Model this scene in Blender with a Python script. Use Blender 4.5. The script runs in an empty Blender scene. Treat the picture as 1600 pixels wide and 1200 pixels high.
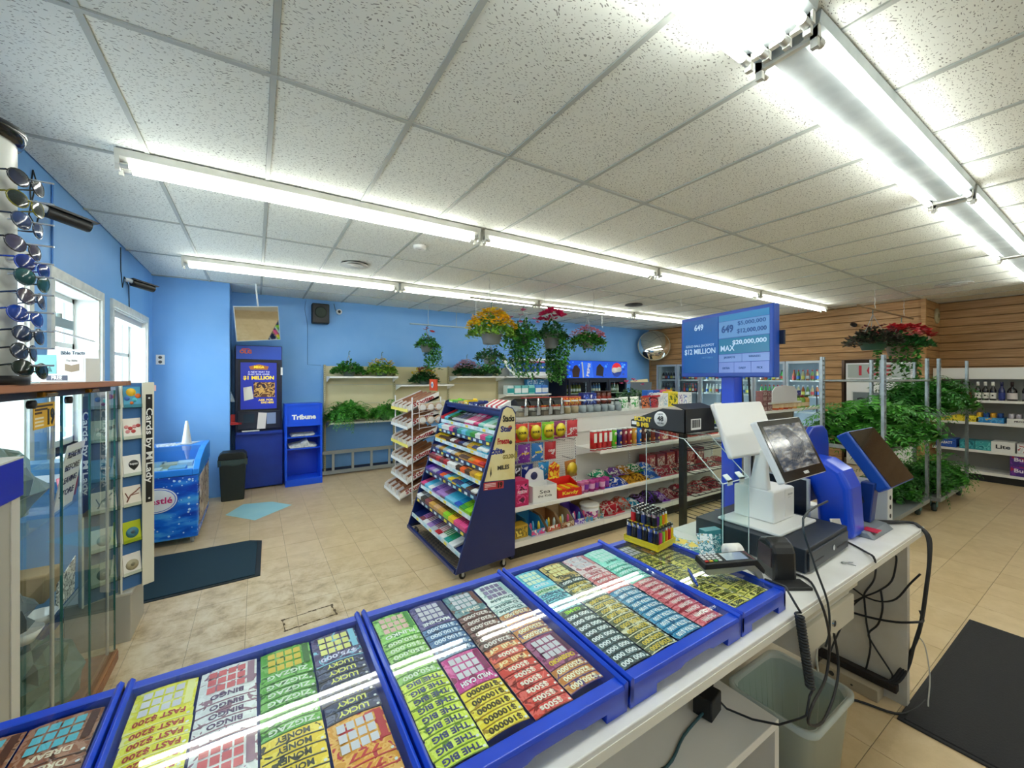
import bpy, bmesh, math, random
from mathutils import Vector, Matrix
SC = bpy.context.scene
COL = SC.collection
R = math.radians
random.seed(7)
# ---------------------------------------------------------------- camera, world, exposure
cd = bpy.data.cameras.new('camera'); cam = bpy.data.objects.new('camera', cd); COL.objects.link(cam)
cd.sensor_width = 36; cd.lens = 630/1600*36; cd.shift_y = -12/1600; cd.clip_start = .05
cam.location = (0, 0, 1.70); cam.rotation_euler = (R(90), 0, R(57.6-90))
SC.camera = cam
SC.view_settings.view_transform = 'Standard'; SC.view_settings.look = 'None'
SC.view_settings.exposure = 0.92; SC.view_settings.gamma = 1; SC.view_settings.use_curve_mapping = False
w = bpy.data.worlds.new('world'); SC.world = w; w.use_nodes = True
w.node_tree.nodes['Background'].inputs[0].default_value = (.95, .98, 1, 1)
w.node_tree.nodes['Background'].inputs[1].default_value = 4.5
SC.cycles.use_denoising = True
SC.cycles.max_bounces = 8; SC.cycles.diffuse_bounces = 4; SC.cycles.glossy_bounces = 4
SC.cycles.transmission_bounces = 4; SC.cycles.transparent_max_bounces = 16
SC.cycles.caustics_reflective = False; SC.cycles.caustics_refractive = False
SC.cycles.sample_clamp_indirect = 4
TUBE_POWER = 9.0
# ---------------------------------------------------------------- materials
def lin(c):
    if isinstance(c, str):
        c = [int(c[i:i+2], 16)/255 for i in (0, 2, 4)]
    return tuple(((x/12.92) if x <= .04045 else ((x+.055)/1.055)**2.4) for x in c)+(1,)
class NT:
    def __init__(s, m): s.t = m.node_tree; s.n = s.t.nodes; s.l = s.t.links
    def add(s, ty, ins=None, **kw):
        n = s.n.new(ty)
        for k, v in kw.items(): setattr(n, k, v)
        for k, v in (ins or {}).items():
            if hasattr(v, 'is_output'): s.l.new(v, n.inputs[k])
            else: n.inputs[k].default_value = v
        return n
    def ramp(s, fac, stops, interp='LINEAR'):
        r = s.n.new('ShaderNodeValToRGB'); r.color_ramp.interpolation = interp
        e = r.color_ramp.elements
        while len(e) < len(stops): e.new(.5)
        for q, (p, c) in zip(e, stops): q.position = p; q.color = lin(c) if isinstance(c, str) else c
        s.l.new(fac, r.inputs[0]); return r.outputs[0]
MATS = {}
def mat(col, rough=.5, metal=0, var=None, bump=0, bscale=60, emit=0, coat=0, name=None, spec=.5):
    """plain material; var=(hex2, scale) mixes a second tone in soft noise"""
    key = (col, rough, metal, var, bump, bscale, emit, coat, spec)
    if key in MATS: return MATS[key]
    m = bpy.data.materials.new(name or 'paint_'+str(len(MATS))); m.use_nodes = True; MATS[key] = m
    t = NT(m); b = t.n['Principled BSDF']
    b.inputs['Base Color'].default_value = lin(col); b.inputs['Roughness'].default_value = rough
    b.inputs['Metallic'].default_value = metal; b.inputs['Specular IOR Level'].default_value = spec
    if coat: b.inputs['Coat Weight'].default_value = coat; b.inputs['Coat Roughness'].default_value = .08
    tc = None
    if var or bump: tc = t.add('ShaderNodeTexCoord').outputs['Object']
    if var:
        n = t.add('ShaderNodeTexNoise', {'Vector': tc, 'Scale': var[1], 'Detail': 5})
        t.l.new(t.ramp(n.outputs[0], [(.35, col), (.68, var[0])]), b.inputs['Base Color'])
    if bump:
        n = t.add('ShaderNodeTexNoise', {'Vector': tc, 'Scale': bscale, 'Detail': 4})
        bp = t.add('ShaderNodeBump', {'Height': n.outputs[0], 'Strength': bump, 'Distance': .01})
        t.l.new(bp.outputs[0], b.inputs['Normal'])
    if emit:
        b.inputs['Emission Color'].default_value = lin(col); b.inputs['Emission Strength'].default_value = emit
    return m
def printed(c1, c2, c3, scale=22, rough=.35, seed=0):
    """flat printed artwork: patches of three inks"""
    key = ('print', c1, c2, c3, scale, rough)
    if key in MATS: return MATS[key]
    m = bpy.data.materials.new('print_'+str(len(MATS))); m.use_nodes = True; MATS[key] = m
    t = NT(m); b = t.n['Principled BSDF']; b.inputs['Roughness'].default_value = rough
    tc = t.add('ShaderNodeTexCoord').outputs['Object']; oi = t.add('ShaderNodeObjectInfo')
    v = t.add('ShaderNodeVectorMath', {0: tc, 1: oi.outputs['Location']}, operation='ADD')
    n = t.add('ShaderNodeTexNoise', {'Vector': v.outputs[0], 'Scale': scale, 'Detail': 1.5, 'Distortion': .8})
    t.l.new(t.ramp(n.outputs[0], [(0, c1), (.47, c2), (.57, c1), (.6, c3)], 'CONSTANT'), b.inputs['Base Color'])
    return m
def glass(tint='f8fcfb', rough=.02, refl=.9, ior=1.35):
    key = ('glass', tint, rough, refl, ior)
    if key in MATS: return MATS[key]
    m = bpy.data.materials.new('clear_'+str(len(MATS))); m.use_nodes = True; MATS[key] = m
    t = NT(m); t.n.remove(t.n['Principled BSDF'])
    tr = t.add('ShaderNodeBsdfTransparent', {'Color': lin(tint)})
    gl = t.add('ShaderNodeBsdfGlossy', {'Roughness': rough})
    fr = t.add('ShaderNodeFresnel', {'IOR': ior})
    bk = t.add('ShaderNodeNewGeometry').outputs['Backfacing']
    ft = t.add('ShaderNodeMath', {0: 1.0, 1: bk}, operation='SUBTRACT')
    f0 = t.add('ShaderNodeMath', {0: fr.outputs[0], 1: refl}, operation='MULTIPLY')
    fm = t.add('ShaderNodeMath', {0: f0.outputs[0], 1: ft.outputs[0]}, operation='MULTIPLY')
    mx = t.add('ShaderNodeMixShader', {0: fm.outputs[0], 1: tr.outputs[0], 2: gl.outputs[0]})
    t.l.new(mx.outputs[0], t.n['Material Output'].inputs[0]); return m
def custom(name):
    m = bpy.data.materials.new(name); m.use_nodes = True; t = NT(m); return m, t, t.n['Principled BSDF']
# ---------------------------------------------------------------- mesh builder
class B:
    def __init__(s): s.v = []; s.f = []; s.m = []; s.s = []; s.M = Matrix()
    def at(s, loc=(0, 0, 0), rot=(0, 0, 0)):
        from mathutils import Euler
        s.M = Matrix.Translation(loc) @ Euler(rot).to_matrix().to_4x4(); return s
    def add(s, vs, fs, m=0, sm=False):
        o = len(s.v)
        s.v += [tuple(s.M @ Vector(p)) for p in vs]
        for f in fs: s.f.append(tuple(i+o for i in f)); s.m.append(m); s.s.append(sm)
        return s
    def box(s, x0, y0, z0, x1, y1, z1, m=0):
        return s.add([(x0,y0,z0),(x1,y0,z0),(x1,y1,z0),(x0,y1,z0),(x0,y0,z1),(x1,y0,z1),(x1,y1,z1),(x0,y1,z1)],
                     [(3,2,1,0),(4,5,6,7),(0,1,5,4),(1,2,6,5),(2,3,7,6),(3,0,4,7)], m)
    def cbox(s, cx, cy, z0, sx, sy, sz, m=0): return s.box(cx-sx/2, cy-sy/2, z0, cx+sx/2, cy+sy/2, z0+sz, m)
    def prism(s, poly, axis, d0, d1, m=0):
        """poly: 2-D outline (counter-clockwise); axis 0: poly is (y,z), 1: (x,z), 2: (x,y)"""
        n = len(poly)
        def p(a, b, d): return (d, a, b) if axis == 0 else ((a, d, b) if axis == 1 else (a, b, d))
        vs = [p(a, b, d0) for a, b in poly]+[p(a, b, d1) for a, b in poly]
        fs = [tuple(range(n))[::-1], tuple(range(n, 2*n))]+[(i, (i+1) % n, n+(i+1) % n, n+i) for i in range(n)]
        if axis == 1: fs = [f[::-1] for f in fs]
        return s.add(vs, fs, m)
    def tube(s, pts, r, n=8, m=0, closed=False):
        pts = [Vector(p) for p in pts]; rings = []; k = len(pts)
        rr = r if isinstance(r, (list, tuple)) else [r]*k
        up = None
        for i, p in enumerate(pts):
            a = pts[i-1] if i else p; b = pts[i+1] if i < k-1 else p
            d = (b-a).normalized() if (b-a).length > 1e-9 else Vector((0, 0, 1))
            if up is None: up = d.orthogonal().normalized()
            up = (up-d*up.dot(d)); up = up.normalized() if up.length > 1e-6 else d.orthogonal().normalized()
            q = d.cross(up)
            rings.append([p+(up*math.cos(2*math.pi*j/n)+q*math.sin(2*math.pi*j/n))*rr[i] for j in range(n)])
        vs = [v for g in rings for v in g]
        fs = [(i*n+j, i*n+(j+1) % n, (i+1)*n+(j+1) % n, (i+1)*n+j) for i in range(k-1) for j in range(n)]
        s.add(vs, fs, m, True)
        s.add(rings[0], [tuple(range(n))[::-1]], m); s.add(rings[-1], [tuple(range(n))], m)
        return s
    def lathe(s, prof, n=16, at=(0, 0, 0), m=0, axis=2):
        vs = []
        for r, z in prof:
            for j in range(n):
                a = 2*math.pi*j/n; c = (r*math.cos(a), r*math.sin(a), z)
                if axis == 0: c = (c[2], c[0], c[1])
                if axis == 1: c = (c[1], c[2], c[0])
                vs.append((c[0]+at[0], c[1]+at[1], c[2]+at[2]))
        k = len(prof)
        fs = [(i*n+j, i*n+(j+1) % n, (i+1)*n+(j+1) % n, (i+1)*n+j) for i in range(k-1) for j in range(n)]
        s.add(vs, fs, m, True)
        if prof[0][0] > 1e-4: s.add(vs[:n], [tuple(range(n))[::-1]], m)
        if prof[-1][0] > 1e-4: s.add(vs[-n:], [tuple(range(n))], m)
        return s
    def quad(s, a, b, c, d, m=0): return s.add([a, b, c, d], [(0, 1, 2, 3)], m)
    def mesh(s, name, mats):
        me = bpy.data.meshes.new(name); me.from_pydata(s.v, [], s.f)
        for x in (mats if isinstance(mats, (list, tuple)) else [mats]): me.materials.append(x)
        me.polygons.foreach_set('material_index', s.m); me.polygons.foreach_set('use_smooth', s.s)
        me.update(); return me
    def obj(s, name, mats, parent=None, loc=(0, 0, 0), rot=(0, 0, 0), bev=0, seg=2):
        return link(name, s.mesh(name, mats), parent, loc, rot, bev, seg)
def link(name, me, parent=None, loc=(0, 0, 0), rot=(0, 0, 0), bev=0, seg=2):
    o = bpy.data.objects.new(name, me); COL.objects.link(o); o.parent = parent
    o.location = loc; o.rotation_euler = rot
    if bev:
        b = o.modifiers.new('edge', 'BEVEL'); b.width = bev; b.segments = seg; b.limit_method = 'ANGLE'; b.angle_limit = R(40)
    return o
def thing(name, label, cat, loc=(0, 0, 0), rz=0, group=None, rot=None):
    o = bpy.data.objects.new(name, None); COL.objects.link(o); o.empty_display_size = .05
    o.location = loc; o.rotation_euler = rot or (0, 0, rz)
    return tag(o, label, cat, group)
def tag(o, label, cat, group=None):
    o['label'] = label; o['category'] = cat
    if group: o['group'] = group
    return o
def struct(o): o['kind'] = 'structure'; return o
def stuff(o): o['kind'] = 'stuff'; return o
def dup(root, loc=None, rot=None, label=None, group=None, mats=None):
    r = root.copy(); COL.objects.link(r)
    if loc is not None: r.location = loc
    if rot is not None: r.rotation_euler = rot
    if label: r['label'] = label
    if group: r['group'] = group
    for ch in list(root.children):
        c = ch.copy(); COL.objects.link(c); c.parent = r
        for g in list(ch.children):
            d = g.copy(); COL.objects.link(d); d.parent = c
    return r
_tx = {}
def text_mesh(body, size, m, bold=0, spacing=1.0, ext=.0006, fit=None, squash=1.0, align='CENTER'):
    key = (body, size, m.name, bold, spacing, ext, fit, squash, align)
    if key in _tx: return _tx[key]
    cu = bpy.data.curves.new('lettering', 'FONT'); cu.body = body; cu.size = size; cu.align_x = align; cu.align_y = 'CENTER'
    cu.offset = bold*size; cu.extrude = ext; cu.resolution_u = 2; cu.space_character = spacing
    ob = bpy.data.objects.new('lettering', cu); COL.objects.link(ob)
    me = bpy.data.meshes.new_from_object(ob); bpy.data.objects.remove(ob); bpy.data.curves.remove(cu)
    xs = [v.co.x for v in me.vertices]
    if fit and xs:
        k = fit/(max(xs)-min(xs)) if align == 'CENTER' else fit/(max(xs)-min(xs))
        for v in me.vertices: v.co.x *= k
    if squash != 1:
        for v in me.vertices: v.co.y *= squash
    me.materials.clear(); me.materials.append(m); me.name = 'lettering'
    _tx[key] = me; return me
def text(body, size, m, parent, loc, rot, **kw):
    return link(kw.pop('name', 'lettering'), text_mesh(body, size, m, **kw), parent, loc, rot)
FRONT = (R(90), 0, 0)      # lettering readable from -Y
WHITE = mat('f2f2ee', .4); BLACK = mat('111214', .45); STEEL = mat('b9bec2', .35, .8); CHROME = mat('d8dadc', .12, 1)
ORD = 'first second third fourth fifth sixth seventh eighth ninth tenth eleventh twelfth thirteenth fourteenth fifteenth sixteenth seventeenth eighteenth nineteenth twentieth'.split()
# ---------------------------------------------------------------- the room
HC = 3.02
XL, XR, XR2, YB, YB0, YF, YN = -1.15, 9.6, 10.52, 7.7, 7.0, -3.0, 2.04
# ceiling material: fissured acoustic tile
ceil_m, t, b = custom('acoustic_tile')
b.inputs['Roughness'].default_value = .9
tc = t.add('ShaderNodeTexCoord').outputs['Object']; oi = t.add('ShaderNodeObjectInfo')
v = t.add('ShaderNodeVectorMath', {0: tc, 1: oi.outputs['Location']}, operation='ADD').outputs[0]
nz = t.add('ShaderNodeTexNoise', {'Vector': v, 'Scale': 9.0, 'Detail': 2})
nv = t.add('ShaderNodeVectorMath', {0: nz.outputs['Color'], 1: (.09, .09, 0)}, operation='MULTIPLY').outputs[0]
v2 = t.add('ShaderNodeVectorMath', {0: v, 1: nv}, operation='ADD').outputs[0]
fl = None
for ang, sc in ((35, (30, 78, 30)), (70, (34, 90, 30))):
    mp = t.add('ShaderNodeMapping', {'Vector': v2, 'Rotation': (0, 0, R(ang)), 'Scale': sc})
    vo = t.add('ShaderNodeTexVoronoi', {'Vector': mp.outputs[0], 'Scale': 1.0}, voronoi_dimensions='2D')
    wn = t.add('ShaderNodeSeparateColor', {0: vo.outputs['Color']})
    th = t.add('ShaderNodeMath', {0: wn.outputs[0], 1: .19}, operation='MULTIPLY')
    lt = t.add('ShaderNodeMath', {0: vo.outputs['Distance'], 1: th.outputs[0]}, operation='LESS_THAN').outputs[0]
    fl = lt if fl is None else t.add('ShaderNodeMath', {0: fl, 1: lt}, operation='MAXIMUM').outputs[0]
mx = t.add('ShaderNodeMix', {0: fl, 6: lin('eff2ea'), 7: lin('9a9b94')}, data_type='RGBA')
t.l.new(mx.outputs[2], b.inputs['Base Color'])
bp = t.add('ShaderNodeBump', {'Height': fl, 'Strength': .25, 'Distance': -.003}); t.l.new(bp.outputs[0], b.inputs['Normal'])
grid_m = mat('b4b9b3', .5)
ce = struct(B().box(XL-.1, YF-.1, HC+.03, XR2+.1, YB+.1, HC+.16).obj('ceiling', mat('d8dad6', .9)))
pan = B().box(-.292, -.597, 0, .292, .597, .015).mesh('ceiling_panel', ceil_m)
gx = [.065+.61*k for k in range(-2, 18)]; gy = [2.06+1.22*j for j in range(-4, 6)]
for x in gx:
    for y in gy:
        cx, cy = x+.305, y+.61
        if cx > XR2+.3 or cx < XL-.31 or cy < YF-.4 or cy > YB+.4: continue
        x0, x1, y0, y1 = max(x+.012, XL), min(x+.598, XR2), max(y+.012, YF), min(y+1.208, YB)
        if x1-x0 < .04 or y1-y0 < .04: continue
        if x1-x0 > .58 and y1-y0 > 1.19: o = link('ceiling_panel', pan, ce)
        else: o = B().box(x0-cx, y0-cy, 0, x1-cx, y1-cy, .015).obj('ceiling_panel', ceil_m, ce)
        o.location = (cx, cy, HC+.004+random.uniform(0, .003))
for x in gx:
    if XL < x < XR2: B().box(x-.012, YF, HC-.002, x+.012, YB, HC+.02).obj('ceiling_runner', grid_m, ce)
for y in gy:
    if YF < y < YB: B().box(XL, y-.012, HC-.003, XR2, y+.012, HC+.02).obj('ceiling_runner', grid_m, ce)
# floor tiles
floor_m, t, b = custom('vinyl_tile')
tc = t.add('ShaderNodeTexCoord').outputs['Object']; oi = t.add('ShaderNodeObjectInfo')
vw = t.add('ShaderNodeNewGeometry').outputs['Position']
n1 = t.add('ShaderNodeTexNoise', {'Vector': vw, 'Scale': 6.0, 'Detail': 9, 'Roughness': .72, 'Distortion': .25}).outputs[0]
n2 = t.add('ShaderNodeTexNoise', {'Vector': vw, 'Scale': .55, 'Detail': 2}).outputs[0]
base = t.ramp(n1, [(.36, 'c2a87e'), (.5, 'cfb68c'), (.62, 'd9c29c')])
tint = t.ramp(oi.outputs['Random'], [(0, 'c9ae83'), (1, 'dbc49d')])
c1 = t.add('ShaderNodeMix', {0: .45, 6: base, 7: tint}, data_type='RGBA').outputs[2]
dirt = t.ramp(n1, [(.36, 'a08a66'), (.47, 'cdb994'), (.60, 'e2d4b8')])
# heavy foot wear near the till and the entrance mat
dv = t.add('ShaderNodeVectorMath', {0: vw, 1: (-.15, 3.0, 0)}, operation='DISTANCE').outputs['Value']
dm = t.ramp(dv, [(0, (1, 1, 1, 1)), (.25, (1, 1, 1, 1)), (.55, (0, 0, 0, 1))])
mapr = t.add('ShaderNodeMapRange', {0: dv, 1: .7, 2: 1.5, 3: .8, 4: 0}).outputs[0]
c2 = t.add('ShaderNodeMix', {0: mapr, 6: c1, 7: dirt}, data_type='RGBA').outputs[2]
t.l.new(c2, b.inputs['Base Color']); b.inputs['Roughness'].default_value = .32
fl_ = struct(B().box(XL-.1, YF-.1, -.12, XR2+.1, YB+.1, -.0035).obj('floor', mat('8d7f68', .8)))
T = .305
tiles = []
for i in range(-6, 34):
    for j in range(-18, 14):
        x0, y0 = .55+T*i, 3.73+T*j
        a, c, d, e = max(x0, XL), max(y0, YF), min(x0+T, XR2), min(y0+T, YB)
        if d-a < .03 or e-c < .03: continue
        cx, cy = (a+d)/2, (c+e)/2
        F = cx*.536+cy*.844; Rr = cx*.844-cy*.536
        vis = F > .3 and abs(Rr/F) < 1.35 and 1.7/F < .98 and not (-1.2 < cx < 2.7 and cy < 1.5)
        tiles.append((F if vis else 99+F, a, c, d, e))
tiles.sort()
tm = B().box(-T/2+.0012, -T/2+.0012, -.003, T/2-.0012, T/2-.0012, 0).mesh('floor_tile', floor_m)
rest = B()
for k, (F, a, c, d, e) in enumerate(tiles):
    if k < 298:
        if d-a > T-.001 and e-c > T-.001: link('floor_tile', tm, fl_, ((a+d)/2, (c+e)/2, random.uniform(-.0003, .0002)))
        else: B().box(a+.0012, c+.0012, -.003, d-.0012, e-.0012, 0).obj('floor_tile', floor_m, fl_)
    else: rest.box(a+.0012, c+.0012, -.003, d-.0012, e-.0012, 0)
stuff(rest.obj('floor_tiles', floor_m, fl_))
# painted walls
blue = mat('6ca8e8', .55, var=('7bb2ec', 1.5), bump=.06, bscale=90)
wh_wall = mat('dcdcd6', .7)
WZ0, WZ1 = 1.15, 2.36
W1, W2, W3 = (3.9, 4.88), (5.24, 6.62), (2.3, 3.54)
wl = B()
th = .22
wl.box(XL-th, YF, 0, XL, W3[0], HC+.1).box(XL-th, W3[1], 0, XL, W1[0], HC+.1).box(XL-th, W1[1], 0, XL, W2[0], HC+.1).box(XL-th, W2[1], 0, XL, YB+.2, HC+.1)
for a, c in (W1, W2, W3): wl.box(XL-th, a, 0, XL, c, WZ0).box(XL-th, a, WZ1, XL, c, HC+.1)
struct(wl.obj('wall_left', blue))
struct(B().box(XL, YB0, 0, -.32, YB+.2, HC+.1).obj('wall_side', blue))
struct(B().box(-.32, YB, 0, XR+1.1, YB+.2, HC+.1).obj('wall_back', blue))
struct(B().box(XL-th, YF-.2, 0, XR2+.2, YF, HC+.1).obj('wall_front', wh_wall))
# wood planking
wood_m, t, b = custom('pine_planks')
tc = t.add('ShaderNodeTexCoord').outputs['Object']; oi = t.add('ShaderNodeObjectInfo')
v = t.add('ShaderNodeVectorMath', {0: tc, 1: oi.outputs['Location']}, operation='ADD').outputs[0]
mp = t.add('ShaderNodeMapping', {'Vector': v, 'Scale': (1.2, 1.2, 22)})
n1 = t.add('ShaderNodeTexNoise', {'Vector': mp.outputs[0], 'Scale': 2.2, 'Detail': 6, 'Distortion': .5}).outputs[0]
c1 = t.ramp(n1, [(.3, '9c7444'), (.5, 'b48a58'), (.7, 'c49c6c')])
hs = t.add('ShaderNodeMapRange', {0: oi.outputs['Random'], 3: .86, 4: 1.1}).outputs[0]
hv = t.add('ShaderNodeHueSaturation', {'Color': c1, 'Value': hs}).outputs[0]
t.l.new(hv, b.inputs['Base Color']); b.inputs['Roughness'].default_value = .45
PH = HC/21
def planks(wall, axis, face, segs_of_row, out):
    for r in range(21):
        z0, z1 = r*PH+.003, (r+1)*PH-.003
        for (a, c) in segs_of_row(z0, z1):
            bb = B(); L = c-a; h = z1-z0
            pr = [(0, -h/2), (out*.014, -h/2+.006), (out*.014, h/2-.006), (0, h/2)]
            if axis == 'x':   # plank face looks along x, runs along y
                bb.prism(pr, 1, -L/2, L/2) if out > 0 else bb.prism(pr[::-1], 1, -L/2, L/2)
                o = bb.obj('plank', wood_m, wall, (face, (a+c)/2, (z0+z1)/2))
            else:
                bb.prism(pr, 0, -L/2, L/2) if out < 0 else bb.prism(pr[::-1], 0, -L/2, L/2)
                o = bb.obj('plank', wood_m, wall, ((a+c)/2, face, (z0+z1)/2))
dark = mat('5a4028', .8)
CO = (3.50, 7.46, 2.03); IC = (2.12, 3.18, 2.06)
wr = B().box(XR, YN, CO[2], XR+.12, YB, HC+.1).box(XR, YN, 0, XR+.12, IC[0], CO[2]).box(XR, IC[1], 0, XR+.12, CO[0], CO[2])
wr.box(XR, CO[1], 0, XR+.12, YB, CO[2]).box(XR, IC[0], IC[2], XR+.12, IC[1], CO[2])
wr = struct(wr.obj('wall_right', dark))
def seg(z0, z1):
    if z1 > CO[2]+.02: return [(YN, YB)]
    if z1 > IC[2]+.02: return [(YN, CO[0]), (CO[1], YB)]
    return [(YN, IC[0]), (IC[1], CO[0]), (CO[1], YB)]
planks(wr, 'x', XR, seg, -1)
wr2 = struct(B().box(XR2, YF-.2, 0, XR2+.15, YN+.2, HC+.1).obj('wall_far', dark))
planks(wr2, 'x', XR2, lambda a, c: [(YF, YN)], -1)
wr3 = struct(B().box(XR, YN, 0, XR2+.15, YN+.09, HC+.1).obj('wall_near', dark))
planks(wr3, 'y', YN, lambda a, c: [(XR-.014, XR2)], -1)
for nm, bx in (('trim_1', (XR-.03, YN-.03, 0, XR+.03, YN+.03, HC)), ('trim_2', (XR-.025, IC[0]-.05, IC[2], XR, IC[1]+.05, IC[2]+.06)),
               ('trim_3', (XR-.03, YB-.05, 0, XR, YB, HC))):
    struct(B().box(*bx).obj(nm, wood_m))
struct(B().box(-.32, YB-.012, 0, XR, YB, .09).obj('baseboard_back', mat('22304d', .5)))
struct(B().box(XL, YF, 0, XL+.012, YB0, .09).obj('baseboard_left', mat('2c4a7d', .5)))
# windows
wf = mat('dfe3df', .5, var=('c9cfcc', 14)); pane_m = glass('f4fbff', .02, .6)
def window(nm, a, c, mull):
    o = B()
    o.box(XL, a-.06, WZ0-.06, XL+.02, a, WZ1+.07).box(XL, c, WZ0-.06, XL+.02, c+.06, WZ1+.07)
    o.box(XL, a, WZ1, XL+.02, c, WZ1+.07).box(XL-.2, a-.03, WZ0-.05, XL+.05, c+.03, WZ0)
    o = struct(o.obj(nm, wf))
    f = B(); x0, x1 = XL-.19, XL-.15
    f.box(x0, a, WZ0, x1, a+.05, WZ1).box(x0, c-.05, WZ0, x1, c, WZ1).box(x0, a, WZ0, x1, c, WZ0+.05).box(x0, a, WZ1-.05, x1, c, WZ1)
    for k in mull: f.box(x0, k-.025, WZ0, x1, k+.025, WZ1)
    f.box(x0, a, 1.93, x1, c, 1.97)
    f.obj('window_frame', mat('d3dbd9', .4), o)
    j = B().box(XL-.2, a, WZ0, XL+.001, a+.012, WZ1).box(XL-.2, c-.012, WZ0, XL+.001, c, WZ1).box(XL-.2, a, WZ1-.012, XL+.001, c, WZ1)
    j.obj('jamb_lining', mat('e6e9e6', .5), o)
    ks = [a]+list(mull)+[c]
    for i in range(len(ks)-1):
        for z0, z1 in ((WZ0+.05, 1.93), (1.97, WZ1-.05)):
            B().box(x0+.016, ks[i]+.02, z0, x0+.022, ks[i+1]-.02, z1).obj('pane', pane_m, o)
    return o
w1 = window('window_1', W1[0], W1[1], (4.3,))
w2 = window('window_2', W2[0], W2[1], (5.75,))
w3 = window('window_3', W3[0], W3[1], (2.92,))
B().tube([(XL-.03, W1[0], 2.02), (XL-.03, W1[1], 2.0)], .008).obj('curtain_rod', mat('e8e8e8', .3), w1)
cr = B().box(XL-.13, W1[0]+.05, 2.06, XL-.06, W1[0]+.62, 2.13)
for k in range(3): cr.tube([(XL-.095, W1[0]+.2+.12*k, 2.11), (XL-.095, W1[0]+.2+.12*k, 2.17)], .025)
cr.obj('closer', mat('9fb0ad', .4, .4), w1)
bl = B()
for k in range(7): bl.box(XL-.12, W2[0]+.02, WZ1-.07+.009*k, XL-.03, W2[1]-.02, WZ1-.063+.009*k)
bl.tube([(XL-.04, W2[1]-.1, WZ1-.07), (XL-.04, W2[1]-.1, 1.55)], .003, 5)
bl.obj('raised_blind', mat('e6ebee', .5), w2)
B().tube([(XL-.04, 5.33, WZ1-.07), (XL-.04, 5.34, 1.75)], .0025, 5).obj('blind_cord', WHITE, w2)
# ground outside, seen only as glare through the panes
struct(B().box(-30, -20, -.4, XL-1.5, 30, -.3).obj('ground', mat('d6d6d0', .9)))
# ---------------------------------------------------------------- fluorescent fixtures
tube_on = mat('fbfdf6', .3, emit=TUBE_POWER, name='lit_tube')
hous = mat('e9e9e2', .45, var=('dcdccf', 9)); cap = mat('c9cbc8', .35, .6)
def fixture(x0, y, L, wdt, offs, label, group, deep=.075):
    f = thing('strip_light', label, 'light', (x0, y, HC-.003), 0, group)
    hb = B().prism([(-wdt/2, 0), (-wdt/2+.006, -deep*.55), (-wdt*.22, -deep), (wdt*.22, -deep), (wdt/2-.006, -deep*.55), (wdt/2, 0)][::-1], 0, .01, L-.01)
    hb.obj('housing', hous if wdt < .2 else mat('aeb9bd', .4, .2, var=('c9d2d4', 6)), f)
    for xx in (.012, L-.032):
        s_ = B().box(xx, -wdt*.46, -deep-.012, xx+.02, wdt*.46, -deep*.5)
        for o_ in offs: s_.box(xx, o_-.012, -deep-.045, xx+.02, o_+.012, -deep*.5)
        s_.obj('socket_plate', hous, f)
    for o_ in offs:
        tb = B(); zc = -deep-.026 if abs(o_) < wdt*.25 else -deep*.75-.03
        tb.tube([(.07, o_, zc), (L-.07, o_, zc)], .016, 10)
        tb = tb.obj('tube', tube_on, f)
        B().tube([(.033, o_, zc), (.072, o_, zc)], .0165, 10).obj('tube_cap', cap, tb); B().tube([(L-.072, o_, zc), (L-.033, o_, zc)], .0165, 10).obj('tube_cap', cap, tb)
    return f
pl = ['starting by the windows', 'second from the window end', 'third from the window end', 'nearest the plank wall']
for k, x0 in enumerate((-.70, 1.72, 4.14, 6.56)):
    fixture(x0, 3.24, 2.40, .13, (-.04, .04), 'white two-tube strip light in the middle ceiling row, '+pl[k], 'middle row of strip lights')
    fixture(x0, 5.70, 2.40, .13, (-.04, .04), 'white two-tube strip light in the far ceiling row, '+pl[k], 'far row of strip lights')
for k, x0 in enumerate((-.70, 1.72, 4.14, 6.56)): fixture(x0, -1.66, 2.40, .13, (-.04, .04), 'two-tube strip light in the row behind the till, '+pl[k], 'rear row of strip lights')
fixture(-.76, .74, 2.42, .26, (-.10, -.035, .035, .10), 'wide four-tube strip light with stained reflector above the ticket trays', 'near row of strip lights')
for k, x0 in enumerate((1.70, 4.18, 6.66)):
    fixture(x0, .745, 2.44, .24, (-.095, .095), 'two-tube strip light with a broad white reflector, near row, '+['just past the four-tube one', 'second past the four-tube one', 'farthest over the beer shelves'][k], 'near row of strip lights')
# ceiling fittings
def vent(x, y, r, label, m1, dark_in):
    v_ = thing('ceiling_vent', label, 'vent', (x, y, HC-.002))
    for k, (ra, rb) in enumerate(((r, r*.8), (r*.66, r*.5), (r*.36, r*.2))):
        B().lathe([(rb, -.004-.012*k), (ra, -.016-.008*k), (ra, -.012-.008*k), (rb, 0-.012*k)], 24).obj('ring', m1, v_)
    B().lathe([(.001, -.001), (r*.95, -.001), (r*.95, 0), (.001, 0)], 24).obj('backing', mat(dark_in, .8), v_)
vent(.98, 5.0, .16, 'round dark-throated ceiling vent near the blue wall speaker', mat('e6e6e0', .4), '151515')
vent(5.85, 5.05, .16, 'round dark ceiling vent above the far aisle', mat('55544f', .5), '121212')
vent(8.4, 1.48, .2, 'round white ceiling vent before the beer alcove', mat('e9e9e4', .4), 'b9b9b2')
sd = thing('smoke_detector', 'small round white smoke detector on the ceiling tile', 'detector', (1.4, 3.95, HC))
B().lathe([(.045, -.035), (.06, -.03), (.065, -.012), (.065, 0)], 20).obj('body', WHITE, sd)
B().lathe([(.012, -.038), (.02, -.034), (.02, -.03)], 12).obj('sensor', mat('c8c8c4', .5), sd)
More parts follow.
